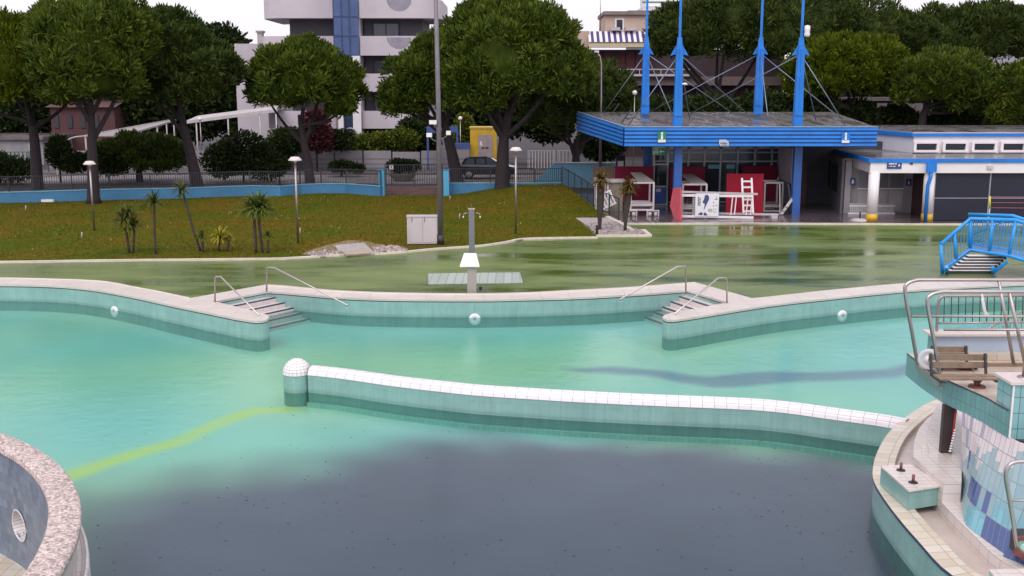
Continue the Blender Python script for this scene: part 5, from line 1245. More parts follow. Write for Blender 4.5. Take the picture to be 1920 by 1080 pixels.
# ramp wall behind
t_ = thing('ramp_wall', 'light blue sloping ramp wall left of the entrance building', 'wall', (6, 68.3, .3))
v = [A(992, 340, 68.3), A(1040, 306, 68.3), A(1152, 306, 68.3), A(1165, 318, 68.3), A(1165, 345, 68.3)]; v[0].z = .3; v[-1].z = .2
mb = MB(); w_ = [p+Vector((0, .25, 0)) for p in v]; mb.add(v+w_, [(4, 3, 2, 1, 0), (5, 6, 7, 8, 9)]+[(k, 5+k, 5+(k+1) % 5, (k+1) % 5) for k in range(5)]); mb.build('wall', pm('ramp_blue', (.14, .33, .46), rough=.6, var=.1), t_)
MB().bar(A(1038, 305, 68.35), A(1153, 305, 68.35), .35, .06).build('cap', M_offwhite, t_)
# gate and pillars
for px, lb in ((716, 'sky blue square gate pillar left of the park gate'), (837, 'sky blue square gate pillar right of the park gate')):
    p = G(px, 368, 0); z = A(px, 319, p.y).z
    t_ = thing('gate_pillar', lb, 'pillar', p, group='gate pillars'); MB().box(p.x-.17, p.y-.1, -.05, p.x+.17, p.y+.28, z).build('shaft', pm('pillar_blue', (.08, .36, .56), rough=.5, var=.1), t_); MB().box(p.x-.20, p.y-.13, z+.002, p.x+.20, p.y+.31, z+.06).build('cap', M_bluewall, t_)
gp = G(724, 352, .35); ge = G(829, 350, .35); Yg = 67.6; a = A(723, 350, Yg); c = A(830, 350, Yg); a.z = c.z = 0
fence('park_gate', 'dark double leaf barred park gate between the two blue pillars', [a, (a+c)/2+Vector((.0, 0, 0)), c], .42, A(780, 309, Yg).z, step=.15, post=3, group='park gates')
st = thing('gate_steps', 'brick red wet steps leading up to the park gate', 'steps', ((a.x+c.x)/2, 66.5, 0))
for k in range(3): MB().box(a.x+.1, 66.3+k*.35, -.02, c.x-.1, 66.3+(k+1)*.35 if k < 2 else 68.3, .12*(k+1)).build('step', pm('brick_step', (.12, .065, .06), rough=.35, var=.25, vs=3), st)
# street side: white concrete panel wall, rails, planters
t_ = thing('white_street_wall', 'long wall of grey white panels with dark gaps across the street', 'wall', (-25, 81, .4))
x = A(90, 300, 81).x; xe = A(905, 300, 81).x; k = 0
z0, z1 = .45, A(600, 284, 81).z
M_panel = pm('panel_white', (.27, .25, .27), rough=.6, var=.12, vs=.8)
while x < xe:
    w2 = 2.05; MB().box(x, 81, z0, x+w2, 81.15, z1+(.05 if k % 3 else -.04)).build('panel', M_panel, t_); x += w2+.12; k += 1
MB().box(A(90, 300, 81).x, 81.2, .4, xe, 81.3, z1-.1).build('backing', M_dark, t_)
t_ = thing('street_railing', 'thin dark two bar street railing in front of the white panel wall', 'railing', (-20, 78.5, .45))
g = MB()
for z in (.75, 1.05, 1.42): g.bar((A(90, 300, 78.5).x, 78.5, z), (A(1000, 300, 78.5).x, 78.5, z), .035)
g.build('rails', M_dark, t_); g = MB(); x = A(90, 300, 78.5).x
while x < A(1000, 300, 78.5).x: g.bar((x, 78.5, .4), (x, 78.5, 1.5), .05); x += 2.1
g.build('uprights', M_dark, t_)
fence('white_gate_fence', 'white vertical barred fence behind the central pine', [A(990, 300, 80.5)*1, A(1040, 300, 80.5)*1], .5, A(1000, 282, 80.5).z, step=.22, mat=M_offwhite, group='white street fences', bar=.04, post=2)
fence('white_gate_fence', 'short white barred fence panel beside the white gate post', [A(1046, 300, 80.5)*1, A(1072, 300, 80.5)*1], .5, A(1000, 282, 80.5).z, step=.22, mat=M_offwhite, group='white street fences', bar=.04, post=2)
for o in [q for q in bpy.data.objects if q.name.startswith('white_gate_fence')]: pass
# yellow cabin
Yy = 79.4; a, c = A(882, 318, Yy), A(931, 241, Yy)
t_ = thing('yellow_cabin', 'yellow framed utility cabin with a worn grey door behind the parked car', 'cabin', ((a.x+c.x)/2, Yy, .4))
MB().box(a.x, Yy, .35, c.x, Yy+1.5, c.z).build('body', M_yellow, t_); MB().box(a.x-.05, Yy-.05, c.z+.002, c.x+.05, Yy+1.55, c.z+.12).build('roof', pm('pale_yellow', (.60, .45, .12), rough=.6), t_)
d0 = MB().box(A(897, 300, Yy).x, Yy-.05, .40, A(924, 300, Yy).x, Yy-.01, A(900, 253, Yy).z).build('door', pm('worn_door', (.36, .29, .30), rough=.6, var=.2, vs=2), t_)
g = MB(); rr3 = random.Random(9); cx_ = A(910, 275, Yy); glyphs(g, A(903, 275, Yy).x, A(917, 275, Yy).x, A(903, 279, Yy).z, .13, Yy-.055, rr3); g.build('lettering', M_dark, t_)
MB().add([tuple(A(899, 272, Yy-.06)), tuple(A(905, 274, Yy-.06)), tuple(A(903, 264, Yy-.06)), tuple(A(900, 266, Yy-.06))], [(0, 1, 2, 3)]).build('torn_sticker', M_white, t_)
# blue bus-shelter like arches and bin
for (x0p, x1p, lb) in ((801, 822, 'purple blue metal arch left of the leaning pine trunk'), (842, 859, 'purple blue metal arch right of the leaning pine trunk')):
    a, c = A(x0p, 310, 80.2), A(x1p, 237, 80.2); g = MB(); g.box(a.x, 80.1, .45, a.x+.14, 80.24, c.z).box(c.x-.14, 80.1, .45, c.x, 80.24, c.z).box(a.x+.141, 80.1, c.z-.45, c.x-.141, 80.24, c.z)
    tag(g.build('metal_arch', pm('purple_blue', (.06, .10, .28), rough=.4)), lb, 'arch', group='purple blue metal arches')
a, c = A(854, 312, 79), A(880, 269, 79); t_ = thing('waste_container', 'grey waste container with a purple blue lid left of the yellow cabin', 'container', ((a.x+c.x)/2, 79, .45))
zl = A(854, 279, 79).z; MB().box(a.x, 79, .6, c.x, 79.9, zl).build('body', M_panel, t_); MB().box(a.x-.03, 78.97, zl+.002, c.x+.03, 79.95, c.z).build('lid', pm('purple_blue', (.06, .10, .28)), t_)
# parked car (dark estate)
cx0, cx1 = A(862, 320, 74.5).x, A(969, 320, 74.5).x; L = cx1-cx0
t_ = thing('parked_car', 'dark estate car parked behind the fence and the central pine trunk', 'car', ((cx0+cx1)/2, 74.5, .35))
def cp_(u, z): return (cx0+u*L, z+.36)
M_car = pm('car_dark_paint', (.03, .03, .045), rough=.18, var=.05); M_car.node_tree.nodes['Principled BSDF'].inputs['Coat Weight'].default_value = .6
pr = [(0, .45), (.01, .85), (.06, 1.0), (.7, 1.0), (.80, .93), (.96, .80), (1, .62), (1, .35), (.0, .3)]
g = MB(); n = len(pr); W2 = .88
V = [Vector((cp_(u, z)[0], 74.5-W2*(1 if z < .9 else .96), cp_(u, z)[1])) for u, z in pr]+[Vector((cp_(u, z)[0], 74.5+W2*(1 if z < .9 else .96), cp_(u, z)[1])) for u, z in pr]
g.add(V, [tuple(range(n)), tuple(range(2*n-1, n-1, -1))]+[(k, n+k, n+(k+1) % n, (k+1) % n) for k in range(n)]).build('body', M_car, t_)
ro = [(.03, 1.0), (.10, 1.40), (.20, 1.50), (.42, 1.51), (.55, 1.42), (.72, 1.0)]
def cabin(sc, ins, name, mat, dz=0):
    g = MB(); n = len(ro); cxm = .38
    V = []
    for s in (-1, 1):
        for u, z in ro: V.append(Vector((cx0+(cxm+(u-cxm)*sc)*L, 74.5+s*(W2*.95-(z-1.0)*.34+ins), 1.36+(z-1.0)*(sc if dz else 1)+dz)))
    g.add(V, [tuple(range(n)), tuple(range(2*n-1, n-1, -1))]+[(k, n+k, n+(k+1) % n, (k+1) % n) for k in range(n)]); return g.build(name, mat, t_)
cb_ = cabin(1, 0, 'roof', M_car)
M_cg = pm('car_glass', (.10, .12, .14), rough=.03, var=.05)
for (u0, u1, u2, u3) in ((.09, .27, .26, .15), (.30, .46, .44, .30), (.485, .66, .545, .465)):
    g = MB(); 
    def sp_(u, z): return Vector((cx0+u*L, 74.5-(W2*.95-(z-1.0)*.34+.012), .36+z))
    g.add([sp_(u0, 1.04), sp_(u1, 1.04), sp_(u2, 1.40), sp_(u3, 1.40)], [(0, 1, 2, 3)]).build('side_window', M_cg, cb_)
for u in (.17, .82):
    c = Vector((cx0+u*L, 74.5-W2-.01, .35+.32)); w0 = om(MB().lathe((0, 0, 0), [(.0, .10), (.20, .10), (.31, .1), (.33, .05), (.33, -.1), (0, -.1)], 24), Matrix.Translation(c)@Matrix.Rotation(R(90), 4, 'X')).build('wheel', pm('tyre', (.02, .02, .02), rough=.8), t_)
    om(MB().lathe((0, 0, 0), [(0, .11), (.18, .105), (.2, .1)], 16), Matrix.Translation(c)@Matrix.Rotation(R(90), 4, 'X')).build('rim', M_steelp, w0)
MB().box(cx0+.10*L, 74.5-W2-.012, 1.30, cx0+.68*L, 74.5-W2*.96+.01, 1.335).build('chrome_strip', M_steel, t_)
MB().box(cx0+.965*L, 74.5-.84, 1.0, cx1+.015, 74.5-.5, 1.14).build('headlight', M_white, t_)
MB().bar((cx0+.14*L, 73.95, 1.90), (cx0+.46*L, 73.95, 1.92), .04).build('roof_rail', M_steelp, t_)
# bins/planters by the gate, small sign
def leafblob(name, label, cat, blobs, mat, n, size, parent=None, group=None, up_=.3, wid=.5, seed=0, shell=.45):
    r = np.random.default_rng(seed); V = []; tot = sum(b_[3]*b_[4] for b_ in blobs); allv = []
    for (x, y, z, rx, rz) in blobs:
        k = max(10, int(n*rx*rz/tot)); d = r.normal(size=(k, 3)); d /= np.linalg.norm(d, axis=1)[:, None]
        rad = 1-shell*r.random(k)**1.6; c = np.array([x, y, z])+d*rad[:, None]*np.array([rx, rx*.9, rz]) + r.normal(size=(k, 3))*rx*.05
        nd = d*.8+r.normal(size=(k, 3))*.55; nd[:, 2] += up_; nd /= np.linalg.norm(nd, axis=1)[:, None]
        s = np.cross(nd, r.normal(size=(k, 3))); s /= np.linalg.norm(s, axis=1)[:, None]
        h = size*(.6+.8*r.random(k))[:, None]; w2 = h*wid*.5
        allv.append(np.stack([c-s*w2*.5, c+s*w2*.5, c+nd*h*.6+s*w2, c+nd*h, c+nd*h*.6-s*w2], 1))
    allv = np.concatenate(allv).reshape(-1, 3)
    org = np.array([blobs[0][0], blobs[0][1], 0]) if parent is None else np.array(WL[parent.name])
    q = np.arange(len(allv)).reshape(-1, 5)
    me_ = bpy.data.meshes.new(name); me_.vertices.add(len(allv)); me_.vertices.foreach_set('co', (allv-org).ravel())
    me_.loops.add(len(allv)); me_.loops.foreach_set('vertex_index', q.ravel()); me_.polygons.add(len(q)); me_.polygons.foreach_set('loop_start', np.arange(0, len(allv), 5)); me_.polygons.foreach_set('loop_total', np.full(len(q), 5))
    me_.update(calc_edges=True); me_.validate(); me_.materials.append(mat)
    o = bpy.data.objects.new(name, me_); COL.objects.link(o)
    if parent is not None: o.parent = parent; WL[o.name] = WL[parent.name]
    else: o.location = org; WL[o.name] = Vector(org)
    return tag(o, label, cat, group)
def foliage(name, c1, c2, c3=None, vs=.7):
    if name in MATS: return MATS[name]
    m, nt, b = _base(name); tc = N(nt, 'ShaderNodeTexCoord'); n1 = N(nt, 'ShaderNodeTexNoise', Scale=vs, Detail=5., Roughness=.7); nt.links.new(tc.outputs['Object'], n1.inputs['Vector'])
    n2 = N(nt, 'ShaderNodeTexWhiteNoise'); gm = nt.nodes.new('ShaderNodeNewGeometry'); 
    c = mix(nt, ramp(nt, n1.outputs['Fac'], .35, .65), c1, c2)
    mr_ = N(nt, 'ShaderNodeMapRange'); mr_.inputs[3].default_value = .65; mr_.inputs[4].default_value = 1.35; nt.links.new(gm.outputs['Random Per Island'], mr_.inputs[0])
    nt.links.new(mix(nt, 1., c, mr_.outputs[0], 'MULTIPLY'), b.inputs['Base Color']); b.inputs['Roughness'].default_value = .7; b.inputs['Specular IOR Level'].default_value = .12
    try: b.inputs['Subsurface Weight'].default_value = 0
    except Exception: pass
    MATS[name] = m; return m
F_pine = foliage('pine_needles', (.028, .054, .007), (.098, .130, .013))
F_pined = foliage('dark_pine_needles', (.019, .038, .008), (.062, .084, .014))
F_lime = foliage('lime_pine_needles', (.038, .062, .003), (.095, .120, .004))
F_bush = foliage('bush_leaves', (.011, .022, .007), (.034, .050, .010))
F_hedge = foliage('hedge_leaves', (.05, .08, .01), (.13, .15, .02))
F_redt = foliage('red_leaves', (.045, .014, .018), (.09, .025, .03))
# stone pines: crown of brush-like puffs on umbrella shaped lobes
def pine_crown(blobs, mat, parent, seed, dens=1., tuft=.30):
    r = np.random.default_rng(seed); allv = []
    for (x, y, z, rx, rz) in blobs:
        ar = 2*PI*rx*(rx+rz); pr_ = .55*min(1.3, rx/3.2)+.12; k = int(ar/(pr_*pr_*1.9)*dens)+8
        d = r.normal(size=(k, 3)); d /= np.linalg.norm(d, axis=1)[:, None]; d[:, 2] = np.where(d[:, 2] < -.55, -d[:, 2]*.5, d[:, 2]); d /= np.linalg.norm(d, axis=1)[:, None]
        # bumpy outline
        rad = .82+.20*r.random(k)+.13*np.sin(d[:, 0]*5+seed)*np.cos(d[:, 1]*6+d[:, 2]*4)
        pc_ = np.array([x, y, z])+d*rad[:, None]*np.array([rx, rx, rz])
        for j in range(k):
            m_ = int(72*dens+14); dd = r.normal(size=(m_, 3)); dd[:, 2] += .35; dd += d[j]*.5; dd /= np.linalg.norm(dd, axis=1)[:, None]
            c = pc_[j]+dd*pr_*(.35+.65*r.random(m_)**.5)[:, None]*np.array([1, 1, .72])
            nd = dd*.7+r.normal(size=(m_, 3))*.3; nd[:, 2] += .55; nd /= np.linalg.norm(nd, axis=1)[:, None]
            s = np.cross(nd, r.normal(size=(m_, 3))); s /= np.linalg.norm(s, axis=1)[:, None]
            h = tuft*(.6+.8*r.random(m_))[:, None]; w2 = h*.13
            allv.append(np.stack([c-s*w2*.6, c+s*w2*.6, c+nd*h*.7+s*w2, c+nd*h*1.1, c+nd*h*.7-s*w2], 1))
    allv = np.concatenate(allv).reshape(-1, 3); org = np.array(WL[parent.name])
    me_ = bpy.data.meshes.new('crown'); me_.vertices.add(len(allv)); me_.vertices.foreach_set('co', (allv-org).ravel())
    me_.loops.add(len(allv)); me_.loops.foreach_set('vertex_index', np.arange(len(allv))); nq = len(allv)//5
    me_.polygons.add(nq); me_.polygons.foreach_set('loop_start', np.arange(0, len(allv), 5)); me_.polygons.foreach_set('loop_total', np.full(nq, 5))
    me_.update(calc_edges=True); me_.materials.append(mat); o = bpy.data.objects.new('crown', me_); COL.objects.link(o); o.parent = parent; WL[o.name] = WL[parent.name]
    # dense twig mass inside so that only edges let the sky through
    g = MB()
    for (x, y, z, rx, rz) in blobs:
        n = 14; rows = []
        for i in range(9):
            ph = -PI/2+PI*i/8; rows.append([Vector((x+rx*.64*math.cos(ph)*math.cos(2*PI*k/n)*(1+.12*mnoise.noise(Vector((i, k, seed)))), y+rx*.64*math.cos(ph)*math.sin(2*PI*k/n), z+rz*.62*math.sin(ph)*(1+.12*mnoise.noise(Vector((k % n, i, seed)))))) for k in range(n+1)])
        g.loft(rows)
    g.build('inner_foliage', mat, parent)
def pine(label, Y_, base, trunk, blobs, mat, seed, r0=.45, dens=1., name='pine_tree', group='stone pines around the park', limbs=5, tuft=.30):
    # base (px), trunk list of px points upward, blobs list (px, py, rx_px, rz_px, dy)
    sc = Y_/F*1.0/cp*1.0
    b_ = A(base[0], base[1], Y_); b_.z = max(0, gz(b_.x, Y_)-.1); t_ = thing(name, label, 'tree', b_, group=group)
    pts = [b_]+[A(q[0], q[1], Y_) for q in trunk]; sl = smooth_line(pts, 4); n = len(sl)
    g = MB().tube(sl, [r0*(1.25 if i == 0 else 1)*(1-.62*i/(n-1)) for i in range(n)], 12)
    B = []
    zd = Y_*cp+CAMH*sp*.5
    for q in blobs:
        c = A(q[0], q[1], Y_); dy = q[4] if len(q) > 4 else 0
        s_ = (Y_)/F; B.append((c.x, Y_+dy, c.z, q[2]*s_, q[3]*s_))
    top = sl[-1]; rr_l = random.Random(seed)
    for k in range(limbs):
        bl_ = B[k % len(B)]; st_ = sl[int(n*(.62+.3*rr_l.random()))-1]; a_ = rr_l.uniform(0, 2*PI)
        e_ = Vector((bl_[0]+bl_[3]*.6*math.cos(a_), bl_[1]+bl_[3]*.5*math.sin(a_), bl_[2]-bl_[4]*.25)); m1 = st_.lerp(e_, .5)+Vector((0, 0, -.25))
        g.tube(smooth_line([st_, m1, e_], 4), [r0*.42*(1-.75*i/8) for i in range(9)], 7)
    g.build('trunk', M_bark, t_); pine_crown(B, mat, t_, seed, dens, tuft); return t_
pine('wide stone pine cut by the left edge of the photo', 64, (68, 330), [(66, 280), (60, 230), (50, 190)], [(20, 130, 105, 95), (90, 150, 70, 75, 1), (-70, 140, 90, 90)], F_lime, 1, r0=.38)
pine('tall pine behind the first park lamp at the left', 61, (176, 385), [(174, 320), (172, 250), (170, 190)], [(165, 90, 95, 85), (215, 60, 60, 55, 1), (110, 70, 55, 55, 1), (170, 150, 85, 50)], F_pine, 2, r0=.38)
pine('dark pine right of the first lamp with leaning trunk over the pergola', 66, (372, 345), [(360, 300), (345, 240), (335, 190)], [(310, 110, 85, 75), (375, 150, 70, 65), (260, 140, 50, 70), (300, 60, 50, 35)], F_pined, 3, r0=.42)
pine('small dark rounded evergreen over the bushes behind the left fence', 72, (262, 330), [(260, 315), (262, 300)], [(250, 293, 55, 34), (300, 297, 45, 34)], F_pined, 31, r0=.25, name='evergreen_tree', limbs=2)
pine('medium umbrella pine with forked trunk before the round building', 68, (582, 345), [(578, 310), (568, 260), (562, 215)], [(560, 150, 78, 62), (610, 160, 58, 52, 1), (515, 165, 45, 50), (570, 115, 50, 35), (640, 205, 20, 16)], F_pine, 4, r0=.36)
pine('leaning pine with dark trunk behind the tall pole', 70, (858, 335), [(850, 300), (838, 250), (828, 210)], [(800, 160, 70, 60), (760, 190, 40, 38), (835, 110, 50, 50)], F_pine, 5, r0=.48)
pine('largest pine in the middle with thick upright trunk on the lawn edge', 65.2, (942, 362), [(942, 320), (945, 260), (955, 210)], [(950, 110, 105, 95), (905, 60, 60, 50, 1), (1000, 70, 70, 55), (900, 165, 60, 60), (1030, 140, 75, 60), (955, 45, 50, 40)], F_pine, 6, r0=.52, limbs=9)
pine('low spreading pine behind the left end of the blue canopy', 73, (1080, 330), [(1080, 300), (1080, 260)], [(1095, 175, 75, 65), (1140, 190, 45, 45), (1040, 200, 60, 55)], F_pined, 7, r0=.4)
pine('big pine behind the two left blue masts', 84, (1340, 250), [(1340, 220), (1345, 170)], [(1300, 70, 75, 55), (1370, 45, 85, 60), (1440, 70, 80, 65), (1265, 80, 40, 40)], F_pined, 8, r0=.5)
pine('tall pine mass behind the right blue masts', 92, (1540, 250), [(1540, 220), (1545, 170)], [(1520, 50, 95, 65), (1610, 70, 90, 60), (1690, 75, 60, 45)], F_pined, 9, r0=.5)
pine('bright green rounded pine right of the masts', 78, (1600, 250), [(1600, 230), (1605, 200)], [(1570, 135, 70, 60), (1630, 130, 62, 55), (1520, 150, 45, 50)], F_lime, 10, r0=.4)
pine('round topped green pine above the changing block roof', 76, (1727, 260), [(1728, 235), (1735, 205), (1745, 180)], [(1770, 155, 75, 52), (1725, 160, 50, 48), (1820, 175, 55, 48), (1850, 190, 35, 35)], F_pine, 11, r0=.36)
pine('dark distant pine below the far gabled roof', 104, (1790, 240), [(1790, 200), (1790, 150)], [(1760, 75, 80, 50), (1850, 70, 85, 55), (1920, 75, 70, 50), (1700, 90, 60, 45)], F_pined, 12, r0=.5, dens=.8, tuft=.4)
pine('low green pine cut by the right edge of the photo', 74, (1915, 260), [(1915, 240), (1915, 210)], [(1915, 175, 48, 42), (1960, 165, 60, 50), (1900, 215, 40, 35)], F_pine, 13, r0=.36)
# dark understory masses behind canopy and left street
def hedge(label, pxs, Y_, mat, n, size, seed, cat='bush', name='bush', group=None):
    B = []; s_ = Y_/F
    for (px, py, rx, rz) in pxs: c = A(px, py, Y_); B.append((c.x, Y_, c.z, rx*s_, rz*s_))
    t_ = thing(name, label, cat, (B[0][0], Y_, gz(0, Y_)), group=group)
    leafblob('foliage', None, None, B, mat, n, size, parent=t_, seed=seed, shell=.6)
    g = MB(); g.tube([(B[0][0], Y_, gz(0, Y_)-.1), (B[0][0], Y_, max(.6, B[0][2]))], .07, 6); g.build('stem', M_bark, t_)
    return t_
hedge('yellow green clipped hedge above the white wall left of the pole', [(640, 268, 26, 14), (680, 270, 30, 15), (715, 266, 30, 17), (755, 262, 32, 20)], 83, F_hedge, 9000, .22, 21, 'hedge', 'hedge')
hedge('dense dark green bush left of the tall pole behind the hedge', [(775, 250, 30, 28), (800, 262, 25, 25)], 84, F_bush, 5000, .25, 22)
hedge('green bush between the pine trunk and the yellow cabin', [(868, 255, 22, 25), (870, 235, 18, 20)], 84, F_hedge, 3000, .25, 23)
hedge('dark bushes under the round building left wing', [(540, 265, 35, 25), (510, 285, 30, 22), (640, 262, 25, 18)], 80, F_bush, 6000, .22, 24)
hedge('dark red leaved small tree beside the medium umbrella pine', [(592, 238, 26, 32), (600, 262, 28, 22)], 79, F_redt, 4500, .22, 25, 'tree', 'red_leaved_tree')
hedge('dark bushes left of the second lamp behind the fence', [(455, 285, 45, 38), (420, 300, 40, 32), (500, 310, 40, 25)], 71.5, F_bush, 9000, .2, 26)
hedge('dark thick bushes behind the fence near the first lamp', [(110, 285, 22, 30), (205, 300, 40, 28), (140, 305, 30, 18)], 71, F_bush, 8000, .2, 27)
hedge('dark bushes at the far left behind the fence', [(20, 318, 45, 22), (-30, 310, 50, 30)], 70, F_bush, 6000, .2, 28)
hedge('grey bush in a round planter behind the gate', [(748, 310, 22, 11), (770, 312, 16, 10)], 72.5, F_bush, 2600, .16, 29)
hedge('low bush on the pavement right of the medium pine trunk', [(640, 312, 24, 10), (670, 316, 14, 8)], 76, F_bush, 2200, .16, 30)
hedge('tangle of dark shrubs behind the canopy roof', [(1130, 260, 45, 40), (1230, 230, 60, 45), (1330, 220, 60, 40), (1430, 215, 60, 40), (1520, 215, 60, 40), (1600, 222, 50, 32), (1680, 225, 40, 25), (1780, 228, 50, 22), (1880, 225, 60, 25)], 79, F_bush, 42000, .30, 33, 'shrubs', 'shrubbery')
hedge('dense dark shrubs under the central pine behind the street', [(890, 220, 40, 30), (960, 215, 50, 40), (1030, 225, 50, 40), (860, 215, 35, 35)], 86, F_bush, 18000, .3, 34, 'shrubs', 'shrubbery')
hedge('dark tree mass behind the pergola at the left', [(40, 200, 90, 55), (150, 190, 80, 60), (260, 190, 80, 60), (360, 195, 80, 65), (450, 190, 60, 60), (410, 110, 60, 60)], 99, F_bush, 42000, .42, 35, 'shrubs', 'shrubbery')
hedge('dark distant tree line behind the villa under the right pines', [(1560, 165, 60, 38), (1640, 168, 50, 36), (1700, 168, 50, 36), (1790, 165, 70, 40), (1890, 165, 70, 40)], 112, F_pined, 16000, .5, 36, 'shrubs', 'shrubbery')
pt_ = G(760, 345, .35); t_ = thing('planter', 'round brown stone planter behind the gate', 'planter', A(755, 336, 72.3)); t_.location.z = .35; WL[t_.name] = Vector(t_.location)
MB().lathe(t_.location, [(.55, 0), (.95, .45), (1.0, .5), (.85, .5), (.8, .42), (0, .42)], 24).build('bowl', pm('planter_stone', (.20, .16, .15), rough=.8, var=.2), t_)
c = A(734, 313, 69); t_ = thing('gate_sign', 'small white notice with a dark cross beside the gate', 'sign', c)
MB().box(c.x-.13, 69, c.z-.16, c.x+.13, 69.02, c.z+.16).build('board', M_white, t_); MB().bar(c+Vector((-.08, -.015, -.1)), c+Vector((.08, -.015, .1)), .01, .03).bar(c+Vector((.08, -.028, -.1)), c+Vector((-.08, -.028, .1)), .01, .03).build('cross_mark', M_dark, t_); MB().tube([c+Vector((0, .03, -1.2)), c+Vector((0, .03, .1))], .02, 6).build('stake', M_dark, t_)
# street lamp behind canopy
p = A(1126, 250, 68); p.z = .2; t_ = thing('street_lamp', 'tall grey street lamp with bent arm left of the blue masts', 'street lamp', p)
MB().tube([p, A(1127, 180, 68), A(1127, 120, 68), A(1125, 106, 68), A(1120, 99, 68)], [.09, .07, .06, .05, .045], 8).build('post', M_steelp, t_)
h = A(1118, 97, 68); MB().box(h.x-.12, 67.9, h.z-.05, h.x+.16, 68.15, h.z+.07).build('lamp_head', M_white, t_)
for (px, py, Y_, b2, lb) in ((1190, 174, 71, 250, 'small globe lamp behind the canopy beside the left masts'), (375, 223, 84, 300, 'white globe lamp above the pergola end'), (863, 222, 82, 300, 'small pale globe lamp in front of the bushes by the yellow cabin')):
    c = A(px, py, Y_); t_ = thing('globe_lamp', lb, 'lamp', (c.x, Y_, .35), group='globe lamps'); MB().tube([(c.x, Y_, .35), (c.x, Y_, c.z-.1)], .035, 6).build('post', M_steelp, t_); MB().lathe(c, [(.0, -.17), (.12, -.12), (.17, 0), (.12, .12), (0, .17)], 14).build('globe', M_white, t_)
# pergola
t_ = thing('pergola', 'long white slatted pergola roof behind the trees at the left', 'pergola', A(240, 280, 80))
Pn, Pf = A(160, 254, 75), A(318, 222, 95); Qn, Qf = A(228, 255, 75), A(330, 232, 95)
zp = Qn.z; Pn.z = zp; Qn.z = zp; Pf.z = zp+.5; Qf.z = zp+.5
for k in range(34): f = k/33; MB().bar(Pn.lerp(Pf, f), Qn.lerp(Qf, f), .16, .05).build('slat', M_offwhite, t_) if k % 1 == 0 else None
MB().bar(Pn, Pf, .1, .14).bar(Qn, Qf, .1, .14).build('beam', M_offwhite, t_)
for f in (.0, .3, .6, .95):
    for (a, c) in ((Pn, Pf), (Qn, Qf)):
        q = a.lerp(c, f); MB().tube([(q.x, q.y, .35), q], .06, 8).build('post', M_offwhite, t_)
ar_ = [Pn, Pn+Vector((-1.0, 0, -.15)), Pn+Vector((-1.8, 0, -.7)), Pn+Vector((-2.1, 0, -1.5)), Pn+Vector((-2.15, 0, -3.2))]
MB().tube(smooth_line(ar_, 4), .05, 8).build('curved_end', M_offwhite, t_)
# second pergola / awning further right
t_ = thing('street_awning', 'pale long awning on thin posts behind the dark bushes left of the round building', 'awning', A(440, 260, 86))
a, c = A(350, 226, 86), A(520, 204, 86)
MB().add([a, c, c+Vector((0, 3, .3)), a+Vector((0, 3, .3)), a-Vector((0, 0, .25)), c-Vector((0, 0, .25))], [(0, 1, 2, 3), (4, 5, 1, 0)]).build('roof_sheet', M_offwhite, t_)
for f in (.1, .45, .8, .98): q = a.lerp(c, f); MB().tube([(q.x, 86.1, .35), (q.x, 86.1, q.z-.1)], .06, 8).build('post', M_offwhite, t_)
# ================================================================== buildings across the street
YA = 88.; ab = thing('apartment_building', 'white apartment block with rounded balconies and a blue glass stair strip', 'building', (A(650, 280, YA).x, YA, .4))
M_bal = pm('balcony_white', (.52, .47, .51), rough=.7, var=.08, vs=.5); M_rec = pm('recess_grey', (.085, .078, .10), rough=.7, var=.15, vs=.5)
def ax(px): return A(px, 100, YA).x
def az(py): return A(650, py, YA).z
def wing(xl_, xr_, roundl, roundr, dep=9.):
    pts = []; r_ = 1.8
    if roundl: pts += [(xl_, YA+dep)]+[(xl_+r_-r_*math.cos(t), YA+r_-r_*math.sin(t)) for t in np.linspace(0, PI/2, 7)]
    else: pts += [(xl_, YA+dep), (xl_, YA)]
    if roundr: pts += [(xr_-r_+r_*math.sin(t), YA+r_-r_*math.cos(t)) for t in np.linspace(0, PI/2, 7)]+[(xr_, YA+dep)]
    else: pts += [(xr_, YA), (xr_, YA+dep)]
    return pts
